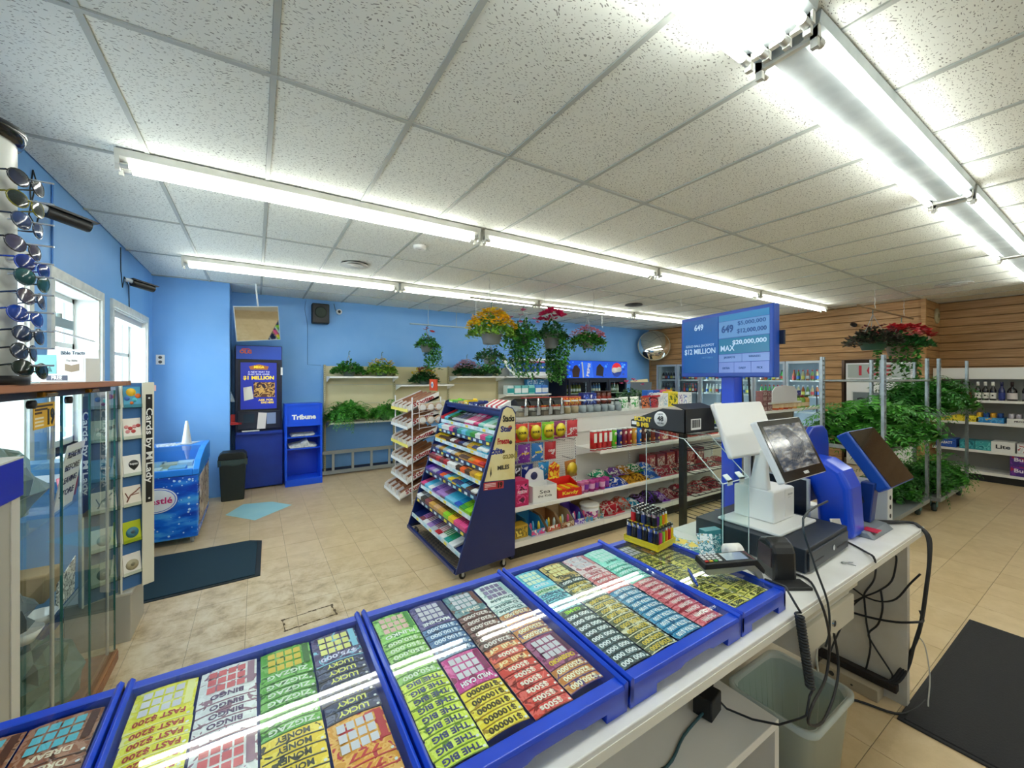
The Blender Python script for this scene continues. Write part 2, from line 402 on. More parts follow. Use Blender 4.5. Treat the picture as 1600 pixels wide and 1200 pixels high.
# ---------------------------------------------------------------- the counter
cw = mat('efeeea', .35, var=('e2e0da', 6)); cw2 = mat('d9d5ca', .5, var=('c9c3b4', 5))
ct = thing('counter', 'long white laminate sales counter with ticket trays on top', 'counter', (1.0, 1.0, 0))
def L(p): return (p[0]-1.0, p[1]-1.0, p[2])
B().box(-2.0, -.365, .86, 2.0, .34, .9).obj('top', cw, ct, bev=.003)
B().box(-2.0, -.367, .862, 2.0, -.365, .886).obj('edge_strip', mat('e4e1d6', .4), ct)
B().box(1.82, -.34, 0, 1.86, .3, .86).obj('end_panel', cw2, ct)
peg = B().box(-1.9, .04, 0, 1.82, .055, .86).obj('back_panel', mat('d6cfbf', .6), ct)
hb = B()
for i in range(74):
    for j in range(18):
        x = -.05+.0254*i; z = .38+.0254*j
        hb.quad((x-.004, .0392, z-.004), (x+.004, .0392, z-.004), (x+.004, .0392, z+.004), (x-.004, .0392, z+.004))
stuff(hb.obj('peg_holes', mat('3a342a', .9), peg))
dr = B().box(.71, -.31, .655, 1.16, .02, .80).obj('drawer_box', cw2, ct)
B().box(.70, -.325, .66, 1.17, -.31, .765).obj('drawer_front', mat('cfc9b8', .45), dr, bev=.003)
B().lathe([(.012, -.331), (.014, -.326), (.014, -.32)], 12, axis=1, at=(.955, 0, .71)).obj('lock', CHROME, dr)
B().box(.69, -.33, .80, 1.19, .0, .86).obj('rail', mat('c4bda9', .5), ct)
bx = B().box(.50, -.16, .70, .66, .02, .86).obj('cable_box', mat('b5ab93', .6), ct)
for k in range(2): B().box(.52, -.162, .80-.03*k, .62, -.159, .812-.03*k).obj('slot', BLACK, bx)
# shelf unit under the counter
su = thing('shelf_unit', 'low white open shelf unit under the counter in front', 'shelf', (1.05, .80, 0))
shm = mat('e6e4de', .4)
B().box(-1.2, -.08, .42, .56, .22, .45).obj('top', shm, su, bev=.002)
B().box(.53, -.08, 0, .56, .22, .42).obj('side_panel', shm, su)
B().box(-1.2, -.08, 0, -1.17, .22, .42).obj('side_panel', shm, su)
B().box(-1.17, .2, 0, .53, .22, .42).obj('back_panel', shm, su)
# clear waste bin
def bin_shell(bm, x, y, zt, tp, bt, th=.004, n=6):
    def ring(hx, hy, z, r):
        o = []
        for cx, cy, a0 in ((hx-r, hy-r, 0), (-hx+r, hy-r, 90), (-hx+r, -hy+r, 180), (hx-r, -hy+r, 270)):
            for k in range(n+1):
                a = R(a0+90*k/n); o.append((cx+r*math.cos(a), cy+r*math.sin(a), z))
        return o
    r = .05
    rings = [ring(bt[0], bt[1], 0, r), ring(tp[0], tp[1], zt, r), ring(tp[0]+.012, tp[1]+.012, zt, r), ring(tp[0]+.012, tp[1]+.012, zt-.02, r)]
    inn = [ring(tp[0]-th, tp[1]-th, zt, r-th), ring(bt[0]-th, bt[1]-th, .006, r-th)]
    N = len(rings[0]); vs = sum(rings, []); fs = []
    for i in range(3): fs += [(i*N+j, i*N+(j+1) % N, (i+1)*N+(j+1) % N, (i+1)*N+j) for j in range(N)]
    bm.add(vs, fs+[tuple(range(N))[::-1]], 0, True)
    vs = sum(inn, [])
    fs = [(j, (j+1) % N, N+(j+1) % N, N+j) for j in range(N)]
    bm.add(vs, [f[::-1] for f in [tuple(reversed(q)) for q in fs]]+[tuple(N+j for j in range(N))], 0, True)
    return bm
wb = thing('waste_bin', 'frosted clear plastic waste bin under the counter beside the shelf unit', 'bin', (1.86, .79, 0), 0)
frost = glass('c3d6d6', .25, .8)
fr_m, t, b = custom('frosted_plastic')
b.inputs['Base Color'].default_value = lin('d3e0de'); b.inputs['Roughness'].default_value = .3; b.inputs['Alpha'].default_value = .5
bin_shell(B(), 0, 0, .42, (.19, .15), (.15, .12)).obj('body', fr_m, wb)
lg = B(); rnd = random.Random(4)
for k in range(28):
    a = 2*math.pi*k/28; a2 = 2*math.pi*(k+1)/28
    def q(a, z, s_): return (.185*s_*max(-1, min(1, 1.25*math.cos(a))), .145*s_*max(-1, min(1, 1.25*math.sin(a))), z)
    j1, j2 = rnd.uniform(.0, .02), rnd.uniform(.0, .02)
    lg.quad(q(a, .405, .97), q(a2, .405, .97), q(a2, .2+j2, .88), q(a, .2+j1, .86)).quad(q(a, .2+j1, .86), q(a2, .2+j2, .88), q(a2, .03, .7), q(a, .03, .7))
bagm = glass('d9e4e2', .3, .7)
lg.obj('liner_bag', bagm, wb)
# ---------------------------------------------------------------- ticket trays
tb_m = mat('0c3cc0', .3, coat=.3, var=('1248cc', 5)); tb_d = mat('0a2f9c', .4); cov = glass('fbffff', .008, 1.0, 1.6)
TX = [(-.765, -.255), (-.25, .26), (.265, .75), (.757, 1.25), (1.256, 1.535)]
TNAME = ['brown-ticket', 'LUCKY', 'PLINKO', 'GAME', 'half-width']
TLAB = ['blue ticket tray with brown tickets at the showcase end of the counter', 'blue ticket tray holding LUCKY and ZIGZAG tickets', 'blue ticket tray holding PLINKO and BIG tickets', 'blue ticket tray holding GAME and POKER tickets', 'half-width blue ticket tray under the lighters and card terminal']
TY0, TY1 = .665, 1.265
TT = math.tan(R(2.4))
for (x0, x1), lab in zip(TX, TLAB):
    hw, hd = (x1-x0)/2, (TY1-TY0)/2; tl_ = 0 if hw < .2 else R(2.4)
    tr = thing('ticket_tray', lab, 'tray', ((x0+x1)/2, (TY0+TY1)/2, .9+hd*math.sin(tl_)), 0, 'blue ticket trays along the counter', (tl_, 0, 0))
    B().box(-hw+.012, -hd+.012, .018, hw-.012, hd-.012, .03).obj('bottom', tb_d, tr)
    for s_ in (-1, 1):
        f = B(); xa, xb = (s_*hw, s_*(hw-.014)); xa, xb = min(xa, xb), max(xa, xb)
        f.prism([(xa, .012), (xb, .012), (xb, .07), ((xa+xb)/2, .077), (xa, .07)], 1, -hd, hd)
        f.obj('side_rail', tb_m, tr, bev=.0015)
    g = B()
    pts = [(-hw, .03), (-hw+.002, .0), (-hw+.10, .0), (-hw+.10, .022), (-.05, .022), (-.03, .03), (.08, .03), (.1, .022), (hw-.07, .022), (hw-.07, 0), (hw-.002, 0), (hw, .03), (hw, .058), (-hw, .058)]
    if hw < .2: pts = [(-hw, 0), (-hw+.06, 0), (-hw+.06, .022), (hw-.05, .022), (hw-.05, 0), (hw, 0), (hw, .058), (-hw, .058)]
    g.prism(pts, 1, -hd, -hd+.022)
    g.prism([(-hd+.0, .058), (-hd+.034, .058), (-hd+.034, .066), (-hd+.004, .066)], 0, -hw, hw)
    g.obj('front_rail', tb_m, tr, bev=.0015)
    h_ = B().box(-hw, hd-.018, -hd*2*math.tan(tl_)+.002, hw, hd, .055).prism([(hd-.03, .055), (hd, .055), (hd-.004, .066), (hd-.03, .066)], 0, -hw, hw)
    h_.obj('back_rail', tb_m, tr)
    B().box(-hw+.014, -hd+.03, .0665, hw-.014, hd-.03, .069).obj('cover', cov, tr)
# kinds of ticket: base ink, title, title ink, edge ink, words for the label, title width
K = dict(
 fast=('e6de1a', 'FAST $200', 'b3231f', 'f5f0a0', 'yellow FAST'), bingo=('f0eef0', 'BINGO', '5b3a6b', '9c6f86', 'white BINGO'),
 zig=('5fae3c', 'ZIGZAG', 'eef7e6', '2e6b26', 'green ZIGZAG'), money=('f2cf2b', 'MONEY', '1a1a18', '222222', 'black and yellow MONEY'),
 purp=('3b2a66', '$75,000', 'ece7ff', '8fd0e8', 'dark purple'), lucky=('2c3563', 'LUCKY', 'f3ef7e', '141a36', 'navy LUCKY'),
 sev=('e39a2c', '777', 'c8282b', 'c01f33', 'orange 777'), brown=('9a5b3a', 'DREAM', 'f0dcc0', '5a2f1c', 'copper brown'),
 plinko=('8ecf5e', 'PLINKO', 'fdfdf5', '3f8f3a', 'green PLINKO'), grn=('86bf4e', '$50,000', 'eef8dd', '3f7d2c', 'mid green'),
 big=('d4e33a', 'THE BIG', '2d3476', '6f8f1d', 'lime BIG'), mach=('4a3f86', 'MACHINE', 'ffffff', '2f2a63', 'purple MACHINE'),
 blu=('3f6ea6', '$100,000', 'e9f2ff', '20406e', 'steel blue'), wild=('cf2f8d', 'WILD CASH', 'ffffff', '8a1458', 'magenta WILD CASH'),
 yel=('f3d92c', '$100000', '3a2c10', 'b08a14', 'bright yellow'), spin=('4f7f8c', 'SPIN', 'f5e9dc', '6b2f2c', 'teal SPIN'),
 brn=('6f3c3a', '$20,000', 'f2e6e0', '3c1c1b', 'maroon'), full=('d9661f', 'Full of', 'fbe7b2', '8a2b14', 'orange Full of'),
 red=('d8352b', '$500s', 'fff0e0', '8f1a17', 'red money'), dia=('eef4f2', 'Double', '55787c', 'a9c9c7', 'white Double'),
 cross=('8c2b63', 'CROSSWORD', 'f4d436', '5b1746', 'plum CROSSWORD'), conf=('c77a33', '$250,000', 'fff7d8', '5a3c7d', 'orange and plum'),
 cyan=('5fd0e6', 'KENO', 'ffffff', '2f9cc0', 'cyan'), supr=('e6f2e2', 'SUPREME', '3f9a5a', 'b7d8bd', 'white SUPREME'),
 cyb=('6fd4e0', '$5,000', '1f5f86', '2a6f8a', 'cyan banded'), game=('33504c', 'GAME', 'a6e83a', '1b302c', 'dark GAME'),
 navy=('274650', '000 000', 'f2f6f6', '10242c', 'dark slate'), gold=('c7a64e', 'GRID', '2d3b33', '3b4a42', 'gold grid'),
 pok=('3c6f78', 'POKER', 'f2f6f4', '1e3c40', 'teal POKER'), olv=('3e4a2c', '$250,000', 'e3c64a', 'e9e4c8', 'dark green and gold'),
 pnk=('e8cfd2', 'SUPER', 'b8475a', 'd98a96', 'pale pink'), rdb=('d76a74', '$1,000', 'fff2f2', 'a8323e', 'red banded'),
 ult=('2f86b4', 'ULTRA $100', 'ffffff', '175a86', 'blue ULTRA'), mint=('7fe3cf', 'MINT', '2c8d80', 'c8f7ee', 'mint'),
 mnb=('58cdb8', '$10,000', 'e7fff9', '2a8d7c', 'mint banded'), crn=('d9626f', 'CROWN', 'fff3ee', 'a3283a', 'coral CROWN'),
 hon=('e5d55a', 'BEE $', '3c4420', '6f7a2a', 'honey yellow'), oli=('47523a', '$25,000', 'e9dd8a', '232a1c', 'dark olive'))
_tk = {}
def lt_of(h):
    q = [min(255, int(int(h[i:i+2], 16)*.8+60)) for i in (0, 2, 4)]; return '%02x%02x%02x' % tuple(q)
def ticket(kind, w, Lg, full):
    key = (kind, round(w, 3), full)
    if key in _tk: return _tk[key]
    base, txt, tc_, edge, word = K[kind]
    ar = .0045; NX = 6; bm = B()
    rows = [-Lg/2, -Lg/2+.003, Lg/2]
    xs = [-w/2+w*i/NX for i in range(NX+1)]
    zz = lambda x: ar*(1-(2*x/w)**2)
    vs = [(x, y, zz(x)+d) for d in (0, -.0007) for y in rows for x in xs]; n = NX+1
    for r in range(2):
        bm.add(vs, [], 0)
    bm.v = []; bm.add(vs, [(i, i+1, n+i+1, n+i) for i in range(NX)], 1).f
    o = 0
    for i in range(NX):
        bm.f.append((n+i, n+i+1, 2*n+i+1, 2*n+i)); bm.m.append(0); bm.s.append(False)
        bm.f.append((3*n+i+1, 3*n+i, 5*n+i, 5*n+i+1)); bm.m.append(2); bm.s.append(False)
        bm.f.append((3*n+i, 3*n+i+1, i+1, i)); bm.m.append(1); bm.s.append(False)
    if full:   # scratch panel, picture block and price flash
        y0, y1 = -Lg/2+.036, Lg/2-.006; z = ar+.0005
        for cx in range(4):
            for cy in range(3):
                xa = -w*.36+w*.17*cx; ya = y0+(y1-y0)/3*cy
                bm.quad((xa, ya, z), (xa+w*.14, ya, z), (xa+w*.14, ya+(y1-y0)/3*.78, z), (xa, ya+(y1-y0)/3*.78, z), 3)
        bm.quad((w*.33, y0, z-.001), (w*.46, y0, z-.001), (w*.46, y1, z-.001), (w*.33, y1, z-.001), 1)
    bm.add([(w*.44+.0035*math.cos(q), -Lg/2+.007+.0035*math.sin(q), zz(w*.44)+.0008) for q in [6.283*k/8 for k in range(8)]], [tuple(range(8))], 4)
    scr = mat({'plinko': 'e9b9b4', 'dia': '7d6b95', 'purp': 'efe98a', 'zig': 'e3c23c', 'brown': '5fb9c9', 'bingo': 'd9606b', 'gold': 'f0e7a2', 'mint': 'd4f7f0', 'cyan': 'eaf7d8'}.get(kind, 'd8d3dc'), .4)
    me = bm.mesh('scratch_ticket', [printed(base, lt_of(base), edge, 46, .35), mat(edge, .35), mat('e9e6da', .6), scr, WHITE])
    tw = w*.78
    tm_ = text_mesh(txt, .0205, mat(tc_, .35), bold=.03, fit=tw if len(txt) > 5 else tw*.72, ext=.0002).copy()
    for v in tm_.vertices: v.co.z += zz(min(abs(v.co.x), w/2))+.0006
    _tk[key] = (me, tm_, word); return _tk[key]
COLS = {
 1: [[('fast', 1), 'fast:11'], [('bingo', 1), 'bingo:4', ('bingo', 1), 'bingo:4'], [('zig', 1), 'zig:6', 'money:6'], [('purp', 1), 'lucky:7', ('sev', 1)]],
 2: [[('plinko', 1), 'grn:6', 'big:8'], [('mach', 1), 'blu:5', ('wild', 0), 'yel:6'], [('spin', 1), 'brn:6', 'full:1', 'red:1', 'full:1', 'red:4'], [('dia', 1), 'dia:2', 'conf:5', ('cross', 0), 'conf:2']],
 3: [[('cyan', 1), 'supr:1', 'cyb:4', 'game:1', 'navy:7'], [('gold', 1), 'navy:1', 'olv:3', 'pok:1', 'olv:8'], [('pnk', 1), 'pnk:1', 'rdb:4', 'ult:6'], [('mint', 1), 'mnb:5', 'crn:6']],
 4: [[('oli', 1), 'hon:3', 'oli:2', 'hon:4'], [('conf', 1), 'oli:3', 'hon:5']],
 0: [[('brown', 1), 'brown:3'], [('brown', 1), 'brown:3'], [('brown', 1), 'brown:3']]}
PITCH, TL_, FULLL = .0265, .05, .12
for ti, cols in COLS.items():
    x0, x1 = TX[ti]; x0 += .02; x1 -= .02; nc = len(cols) if ti else 4
    cwid = (x1-x0)/nc
    for ci, col in enumerate(cols):
        cc = ci if ti else ci+1
        xc = x0+cwid*(cc+.5); y = TY1-.04; w_ = cwid-.006; k = 0
        seq = []
        for e in col:
            if isinstance(e, tuple): seq.append((e[0], True))
            else: nm, n_ = e.split(':'); seq += [(nm, False)]*int(n_)
        seq += [(seq[-1][0], False)]*12
        for kind, full in seq:
            lg_ = FULLL if full else TL_; ad = FULLL if full else PITCH
            yf = y-ad
            if yf < TY0+.036: break
            me, tm_, word = ticket(kind, w_, lg_, full)
            o = link('scratch_ticket', me, None, (xc+random.uniform(-.0015, .0015), yf+lg_/2, .953+(0 if ti == 4 else (yf+lg_/2-TY0)*TT)), (R((-2.2 if not full else -1)+(0 if ti == 4 else 2.4)), 0, R(random.uniform(-.8, .8))))
            tag(o, f'{word} scratch ticket, {ORD[k]} from the back, {ORD[cc]} column of the {TNAME[ti]} tray', 'ticket', 'scratch tickets under the tray covers')
            link('lettering', tm_, o, (0, -lg_/2+.0145+(.006 if full else 0), .0002), (0, 0, R(180)))
            y = yf; k += 1
# ---------------------------------------------------------------- lighters
yl = mat('e8d21c', .35, coat=.2)
LX, LY, LZ, LR = 1.405, 1.085, .97, 8
ld = thing('lighter_display', 'yellow two-tier counter display full of lighters', 'display stand', (LX, LY, LZ), R(LR))
B().box(0, 0, 0, .145, .165, .012).obj('lower_tray', yl, ld, bev=.002)
lt_ = B()
for a in ((0, 0, .012, .145, .003, .028), (0, 0, .012, .003, .165, .028), (.142, 0, .012, .145, .165, .028), (0, .162, .012, .145, .165, .028)): lt_.box(*a)
lt_.obj('lower_rim', yl, ld)
B().box(.03, .03, .012, .142, .162, .066).obj('upper_tray', yl, ld)
lt_ = B()
for a in ((.028, .028, .066, .145, .031, .088), (.028, .028, .066, .031, .165, .088), (.142, .028, .066, .145, .165, .088)): lt_.box(*a)
lt_.obj('upper_rim', yl, ld)
def lighter_mesh():
    bm = B(); pr = [(.010*math.cos(a)*.62, .0115*math.sin(a)) for a in [2*math.pi*k/10 for k in range(10)]]
    return pr
LC = {'black': '15171a', 'navy': '1b2f6b', 'red': 'd2202a', 'pink': 'd8327f', 'lime green': '8fcf2c', 'orange': 'f07a1a', 'yellow': 'f0cf1c', 'purple': '5b2a86', 'white': 'e9e9ea'}
lm = {}
for nm, c in LC.items():
    lm[nm] = B().prism([(.0095*math.cos(2*math.pi*k/10), .0115*math.sin(2*math.pi*k/10)) for k in range(10)], 2, 0, .058).mesh('lighter', mat(c, .25, coat=.4))
hd_m = B().prism([(.0085*math.cos(2*math.pi*k/8), .0105*math.sin(2*math.pi*k/8)) for k in range(8)], 2, .058, .070).box(-.006, .001, .070, .006, .0095, .079).mesh('hood', CHROME)
wl_m = B().lathe([(.005, -.005), (.005, .005)], 8, axis=0, at=(0, -.004, .071)).mesh('wheel', mat('3a3a3c', .4, .6))
def lighter(x, y, z, c, lab):
    ca, sa = math.cos(R(LR)), math.sin(R(LR))
    o = link('lighter', lm[c], None, (LX+x*ca-y*sa, LY+x*sa+y*ca, LZ+z), (0, 0, R(LR)))
    tag(o, lab, 'lighter', 'lighters in the yellow display')
    link('hood', hd_m, o); link('wheel', wl_m, o)
for k in range(6):
    c = 'navy' if k % 2 else 'black'
    lighter(.0155, .018+.026*k, .0125, c, f'{c} lighter in the lower tier side row, {ORD[k]} from the corner')
for k, c in enumerate(['pink', 'lime green', 'orange', 'red', 'yellow']):
    lighter(.038+.0235*k, .0155, .0125, c, f'{c} lighter in the front row of the lower tier')
UC = [['black', 'purple', 'lime green', 'orange', 'yellow'], ['black', 'pink', 'orange', 'red', 'yellow'], ['navy', 'white', 'red', 'orange', 'white'],
      ['black', 'navy', 'lime green', 'black', 'orange'], ['red', 'black', 'white', 'navy', 'red']]
for r_ in range(5):
    for k in range(5):
        c = UC[r_][k]
        lighter(.043+.0215*k, .043+.0255*r_, .0665, c, f'{c} lighter in the upper tier, {ORD[r_]} row, {ORD[k]} from the long side')
# ---------------------------------------------------------------- things on the counter
dk = mat('1b2430', .45); dgrey = mat('2b3440', .5, var=('242c36', 8)); pwhite = mat('f1f1ee', .3); lblue = mat('0c46d4', .32, coat=.25); lblue2 = mat('0c38a8', .35)
# card terminal
pt = thing('card_terminal', 'black and silver card payment terminal lying on the half-width tray', 'card terminal', (1.355, .845, .9705), R(-32))
B().prism([(0, .024), (.01, .016), (.09, .022), (.15, .036), (.178, .026), (.196, 0), (.214, 0), (.206, .024), (.18, .055), (.0, .04)], 1, .004, .076).obj('lower_shell', mat('a9a89c', .35, .5), pt, bev=.003)
sl = B().prism([(-.004, .036), (.178, .052), (.212, .02), (.216, .034), (.186, .074), (.0, .058)], 1, 0, .08).obj('upper_shell', BLACK, pt, bev=.004)
def on_top(x): return .0585+.016*x/.186
kc = ['d8d8d8']*12+['c9302a', 'e0b32a', '49a84a', 'd8d8d8']
for r_ in range(4):
    for c_ in range(4):
        x = .012+.017*(3-r_) if False else .012+.0165*c_; y = .066-.0165*r_
        B().box(-.0055, -.0045, 0, .0055, .0045, .003).obj('key', mat(kc[r_*4+c_], .5), pt, (x, y, on_top(x)), (0, R(-5), 0))
B().box(.082, .012, 0, .162, .068, .0012).obj('screen', mat('93a0ad', .08, coat=.5), pt, (0, 0, .0585), (0, R(-4.9), 0))
B().box(0, -.034, 0, .034, .034, .0015).obj('paper_cover', mat('9c2136', .3), pt, (.176, .04, .073), (0, R(40), 0))
# receipt printer
rp = thing('receipt_printer', 'black rounded receipt printer beside the cash drawer', 'printer', (1.765, .80, .9), R(-32))
B().prism([(-.06, 0), (.06, 0), (.062, .10), (.045, .14), (.0, .155), (-.04, .14), (-.055, .11)], 0, -.045, .045).obj('body', mat('14161a', .3, coat=.3), rp, bev=.012)
B().box(-.047, -.04, .05, -.044, .04, .125).obj('paper_window', mat('4a3a40', .15), rp)
B().box(-.05, -.12, 0, .06, -.05, .012).obj('foot', BLACK, rp, bev=.003)
pr_ = tag(B().lathe([(.012, 0), (.032, 0), (.032, .057), (.012, .057), (.012, 0)], 20, axis=0).obj('receipt_roll', mat('f6f4ee', .7), None, (1.575, .895, 1.0024), (0, 0, R(-25))), 'white paper receipt roll behind the card terminal', 'paper roll')
pe = thing('pen', 'blue ballpoint pen lying on the half-width tray cover', 'pen', (1.30, .845, .975), R(48))
B().tube([(0, 0, 0), (.10, 0, 0)], .005, 10).tube([(.10, 0, 0), (.118, 0, 0)], [.005, .0015], 10).obj('barrel', mat('1a3f9c', .25), pe)
B().tube([(-.012, 0, 0), (.0, 0, 0)], .0035, 8).box(-.002, -.0015, .004, .04, .0015, .007).obj('clip', mat('2c53b8', .3), pe)
# leaflets
lf = [printed('2f8f9c', 'd9eef0', '1d5f78', 70), printed('e8f2f2', '3f9aa8', 'c8a43a', 70), printed('cfe6e8', '2a7f90', 'f5f5f0', 60)]
stk = thing('leaflet_stack', 'thick stack of teal leaflets on the counter between lighters and clear case', 'leaflets', (1.592, 1.12, .9))
for k in range(5): B().box(-.046, -.17, .011*k, .046, .17, .011*k+.0105).obj('bundle', lf[k % 3], stk, (random.uniform(-.003, .003), 0, 0))
LFT = [((1.592, 1.24, .9705), 80, 'teal lottery leaflet lying beside the lighter display, topmost'), ((1.592, 1.13, .9625), 20, 'teal and white leaflet on the stack by the clear case'),
       ((1.588, 1.03, .9565), -12, 'white leaflet on the stack nearest the card terminal'), ((1.594, 1.18, .9665), -35, 'pale leaflet fanned across the middle of the stack'), ((1.592, 1.08, .9605), 65, 'teal leaflet turned sideways on the stack')]
for k, (p, a, lab) in enumerate(LFT):
    o = B().box(-.035, -.055, 0, .035, .055, .0032).quad((-.028, -.04, .0035), (.028, -.04, .0035), (.028, .0, .0035), (-.028, .0, .0035), 1).obj('leaflet', [lf[k % 3], mat('e9d25a', .5) if k != 2 else mat('2d8796', .5)], None, p, (0, 0, R(a)))
    tag(o, lab, 'leaflet', 'lottery leaflets on the counter')
o = tag(B().box(-.03, 0, 0, .03, .002, .085).quad((-.025, -.0005, .01), (.025, -.0005, .01), (.025, -.0005, .05), (-.025, -.0005, .05), 1).obj('leaflet', [lf[1], lf[2]], None, (1.545, .955, .972), (R(-28), 0, R(-40))), 'small leaflet card leaning behind the card terminal', 'leaflet')
o = tag(B().box(-.045, -.02, 0, .045, .02, .11).box(-.04, -.0205, .015, .04, -.02, .09, 1).obj('leaflet_box', [mat('3c8f9c', .35), lf[0]], None, (1.735, 1.06, .9), (0, 0, R(-15))), 'teal printed ticket pack standing inside the clear case', 'box')
# clear acrylic case
ac = glass('fbfefd', .02, .8, 1.3); acm = mat('dfeeec', .1)
X0, X1, Y0, Y1, Y2, Z1, Z2 = 1.645, 1.85, .95, 1.13, 1.34, 1.25, 1.415
cs = thing('acrylic_case', 'clear acrylic counter case with a sloping hinged lid beside the till', 'case', (X0, Y0, .9))
def sh(nm, bm, m=ac): return bm.obj(nm, m, cs, (-X0, -Y0, -.9))
side = [(Y0, .9), (Y2, .9), (Y2, Z2+.02), (Y1, Z2), (Y0, Z1)]
for x in (X0, X1-.004): sh('side_panel', B().prism(side, 0, x, x+.004))
sh('front_panel', B().box(X0, Y0, .9, X1, Y0+.004, Z1)); sh('back_panel', B().box(X0, Y2-.004, .9, X1, Y2, Z2+.02))
sh('top_panel', B().prism([(Y1, Z2), (Y2, Z2+.02), (Y2, Z2+.024), (Y1, Z2+.004)], 0, X0, X1))
ld_ = sh('lid', B().prism([(Y0, Z1), (Y1, Z2), (Y1, Z2+.004), (Y0, Z1+.004)], 0, X0, X1))
e = .0022
for a, b in (((X0, Y0, .9), (X0, Y0, Z1)), ((X1, Y0, .9), (X1, Y0, Z1)), ((X0, Y2, .9), (X0, Y2, Z2)), ((X0, Y0, Z1), (X1, Y0, Z1)), ((X0, Y1, Z2), (X1, Y1, Z2)), ((X0, Y0, Z1), (X0, Y1, Z2)), ((X1, Y0, Z1), (X1, Y1, Z2)), ((X0, Y1, Z2), (X0, Y2, Z2+.02)), ((X1, Y1, Z2), (X1, Y2, Z2+.02))):
    sh('polished_edge', B().tube([a, b], e, 6), acm)
for x in (X0+.05, X1-.06):
    sh('hinge', B().box(x-.018, Y0-.004, Z1-.012, x+.018, Y0, Z1+.012).prism([(Y0-.004, Z1+.004), (Y0+.02, Z1+.026), (Y0+.02, Z1+.03), (Y0-.004, Z1+.01)], 0, x-.018, x+.018), mat('cfe0de', .15))
sh('corner_strip', B().box(X0-.006, Y0-.006, .99, X0+.006, Y0+.006, Z1), glass('dfeeee', .05, .9))
# printed display box on the case
bkm = mat('15161a', .5); bxl = thing('display_box', 'black cardboard air-freshener display box on top of the clear case', 'box', (1.63, 1.115, Z2+.0268), 0)
yl2 = mat('f2d21f', .4)
pf = [(0, 0), (.30, 0), (.30, .045), (.235, .085), (.0, .105), (-.0, .105)]
# long printed side faces -x, front end towards the till
B().prism([(0, 0), (.31, 0), (.31, .035), (.12, .105), (0, .105)], 0, 0, .004).prism([(0, 0), (.31, 0), (.31, .035), (.12, .105), (0, .105)], 0, .226, .23).box(0, 0, 0, .23, .31, .004).box(0, 0, 0, .23, .004, .105).box(.0, .306, 0, .23, .31, .035).obj('carton', bkm, bxl)
B().prism([(0, .105), (.07, .125), (.072, .128), (0, .109)], 0, .0, .23).obj('flap', mat('0e0f12', .5), bxl)
def side_text(body, size, m, y, z, parent=bxl, **kw): return text(body, size, m, parent, (-.0008, y, z), (R(90), 0, R(-90)), **kw)
side_text('SCENT', .034, yl2, .236, .044, bold=.04, squash=.85); side_text('B MB', .034, yl2, .236, .016, bold=.04, squash=.85)
B().lathe([(.001, -.001), (.0075, -.001), (.0075, 0)], 10, axis=0, at=(0, .2395, .016)).obj('spot', mat('d8541f', .4), bxl)
B().lathe([(.001, -.0012), (.036, -.0012), (.036, -.0002)], 24, axis=0, at=(0, .13, .055)).obj('badge', WHITE, bxl)
side_text('48', .034, BLACK, .13, .055, bold=.03).location.x = -.0018
side_text('LASTS', .011, BLACK, .13, .077).location.x = -.0018
side_text('HOURS', .011, BLACK, .13, .034).location.x = -.0018
B().box(-.001, .274, .014, 0, .304, .03).obj('price_sticker', WHITE, bxl)
bc = B().box(-.001+.045, -.001, .012, .045+.075, -.0002, .062)
bc.obj('barcode_patch', WHITE, bxl)
bb = B()
for k, x in enumerate([0, 5, 9, 15, 18, 24, 29, 33, 40, 44, 50, 55, 60]): bb.box(.05+x*.001, -.0016, .022, .052+x*.001+(k % 3)*.0008, -.0008, .058)
stuff(bb.obj('barcode', BLACK, bxl))
# cash drawer
cdw = thing('cash_drawer', 'dark grey steel cash drawer under the white point-of-sale screen', 'cash drawer', (2.095, .98, .9), R(2))
B().box(-.235, -.235, .004, .235, .235, .1).obj('body', dgrey, cdw, bev=.003)
df = B().box(-.22, -.243, .01, .22, -.236, .083).obj('drawer_front', mat('222b36', .4), cdw, bev=.002)
for x in (-.13, .14): B().box(x-.055, -.2445, .035, x+.055, -.2425, .041).obj('cheque_slot', BLACK, df)
B().lathe([(.012, -.248), (.012, -.24)], 12, axis=1, at=(.03, 0, .052)).obj('lock', CHROME, df)
ky = thing('key_pair', 'small pair of keys on the counter in front of the cash drawer', 'keys', (2.12, .695, .9005), R(20))
for k, a in enumerate((0, 40)):
    B().lathe([(.003, 0), (.009, 0), (.009, .002), (.003, .002), (.003, 0)], 10).box(.008, -.002, 0, .04, .002, .002).box(.026, .002, 0, .034, .005, .002).obj('key', mat('c9cdc8', .3, .8), ky, (0, 0, .001+.002*k), (0, 0, R(a-90)))
# point-of-sale terminal
ps = thing('point_of_sale_terminal', 'white point-of-sale computer with tilted black touch screen on the cash drawer', 'computer', (2.08, .98, 1.0005), 0)
B().box(-.17, -.13, 0, .19, .15, .014).obj('base_plate', pwhite, ps, bev=.006)
bd = B().box(-.06, -.055, .014, .14, .13, .165).obj('body', pwhite, ps, bev=.008)
B().box(.045, -.0565, .03, .135, -.055, .16).obj('cover_plate', mat('e9e8e3', .35), bd)
bd2 = B().box(.075, -.059, .13, .115, -.0565, .138).box(.075, -.0575, .118, .1, -.0565, .12)
bd2.obj('marking', mat('bcbcb8', .5), bd)
B().prism([(-.03, .16), (.06, .16), (.03, .33), (-.0, .36), (-.025, .34), (-.02, .26)], 0, -.06, -.025).obj('neck', pwhite, ps, bev=.008)
ax = math.atan2(.11, .235)
sc_ = B().box(-.1925, -.012, 0, .1925, .018, .262).obj('screen_housing', mat('e9ebea', .3), ps, (-.117, -.20, .268), (-ax, 0, 0), bev=.006)
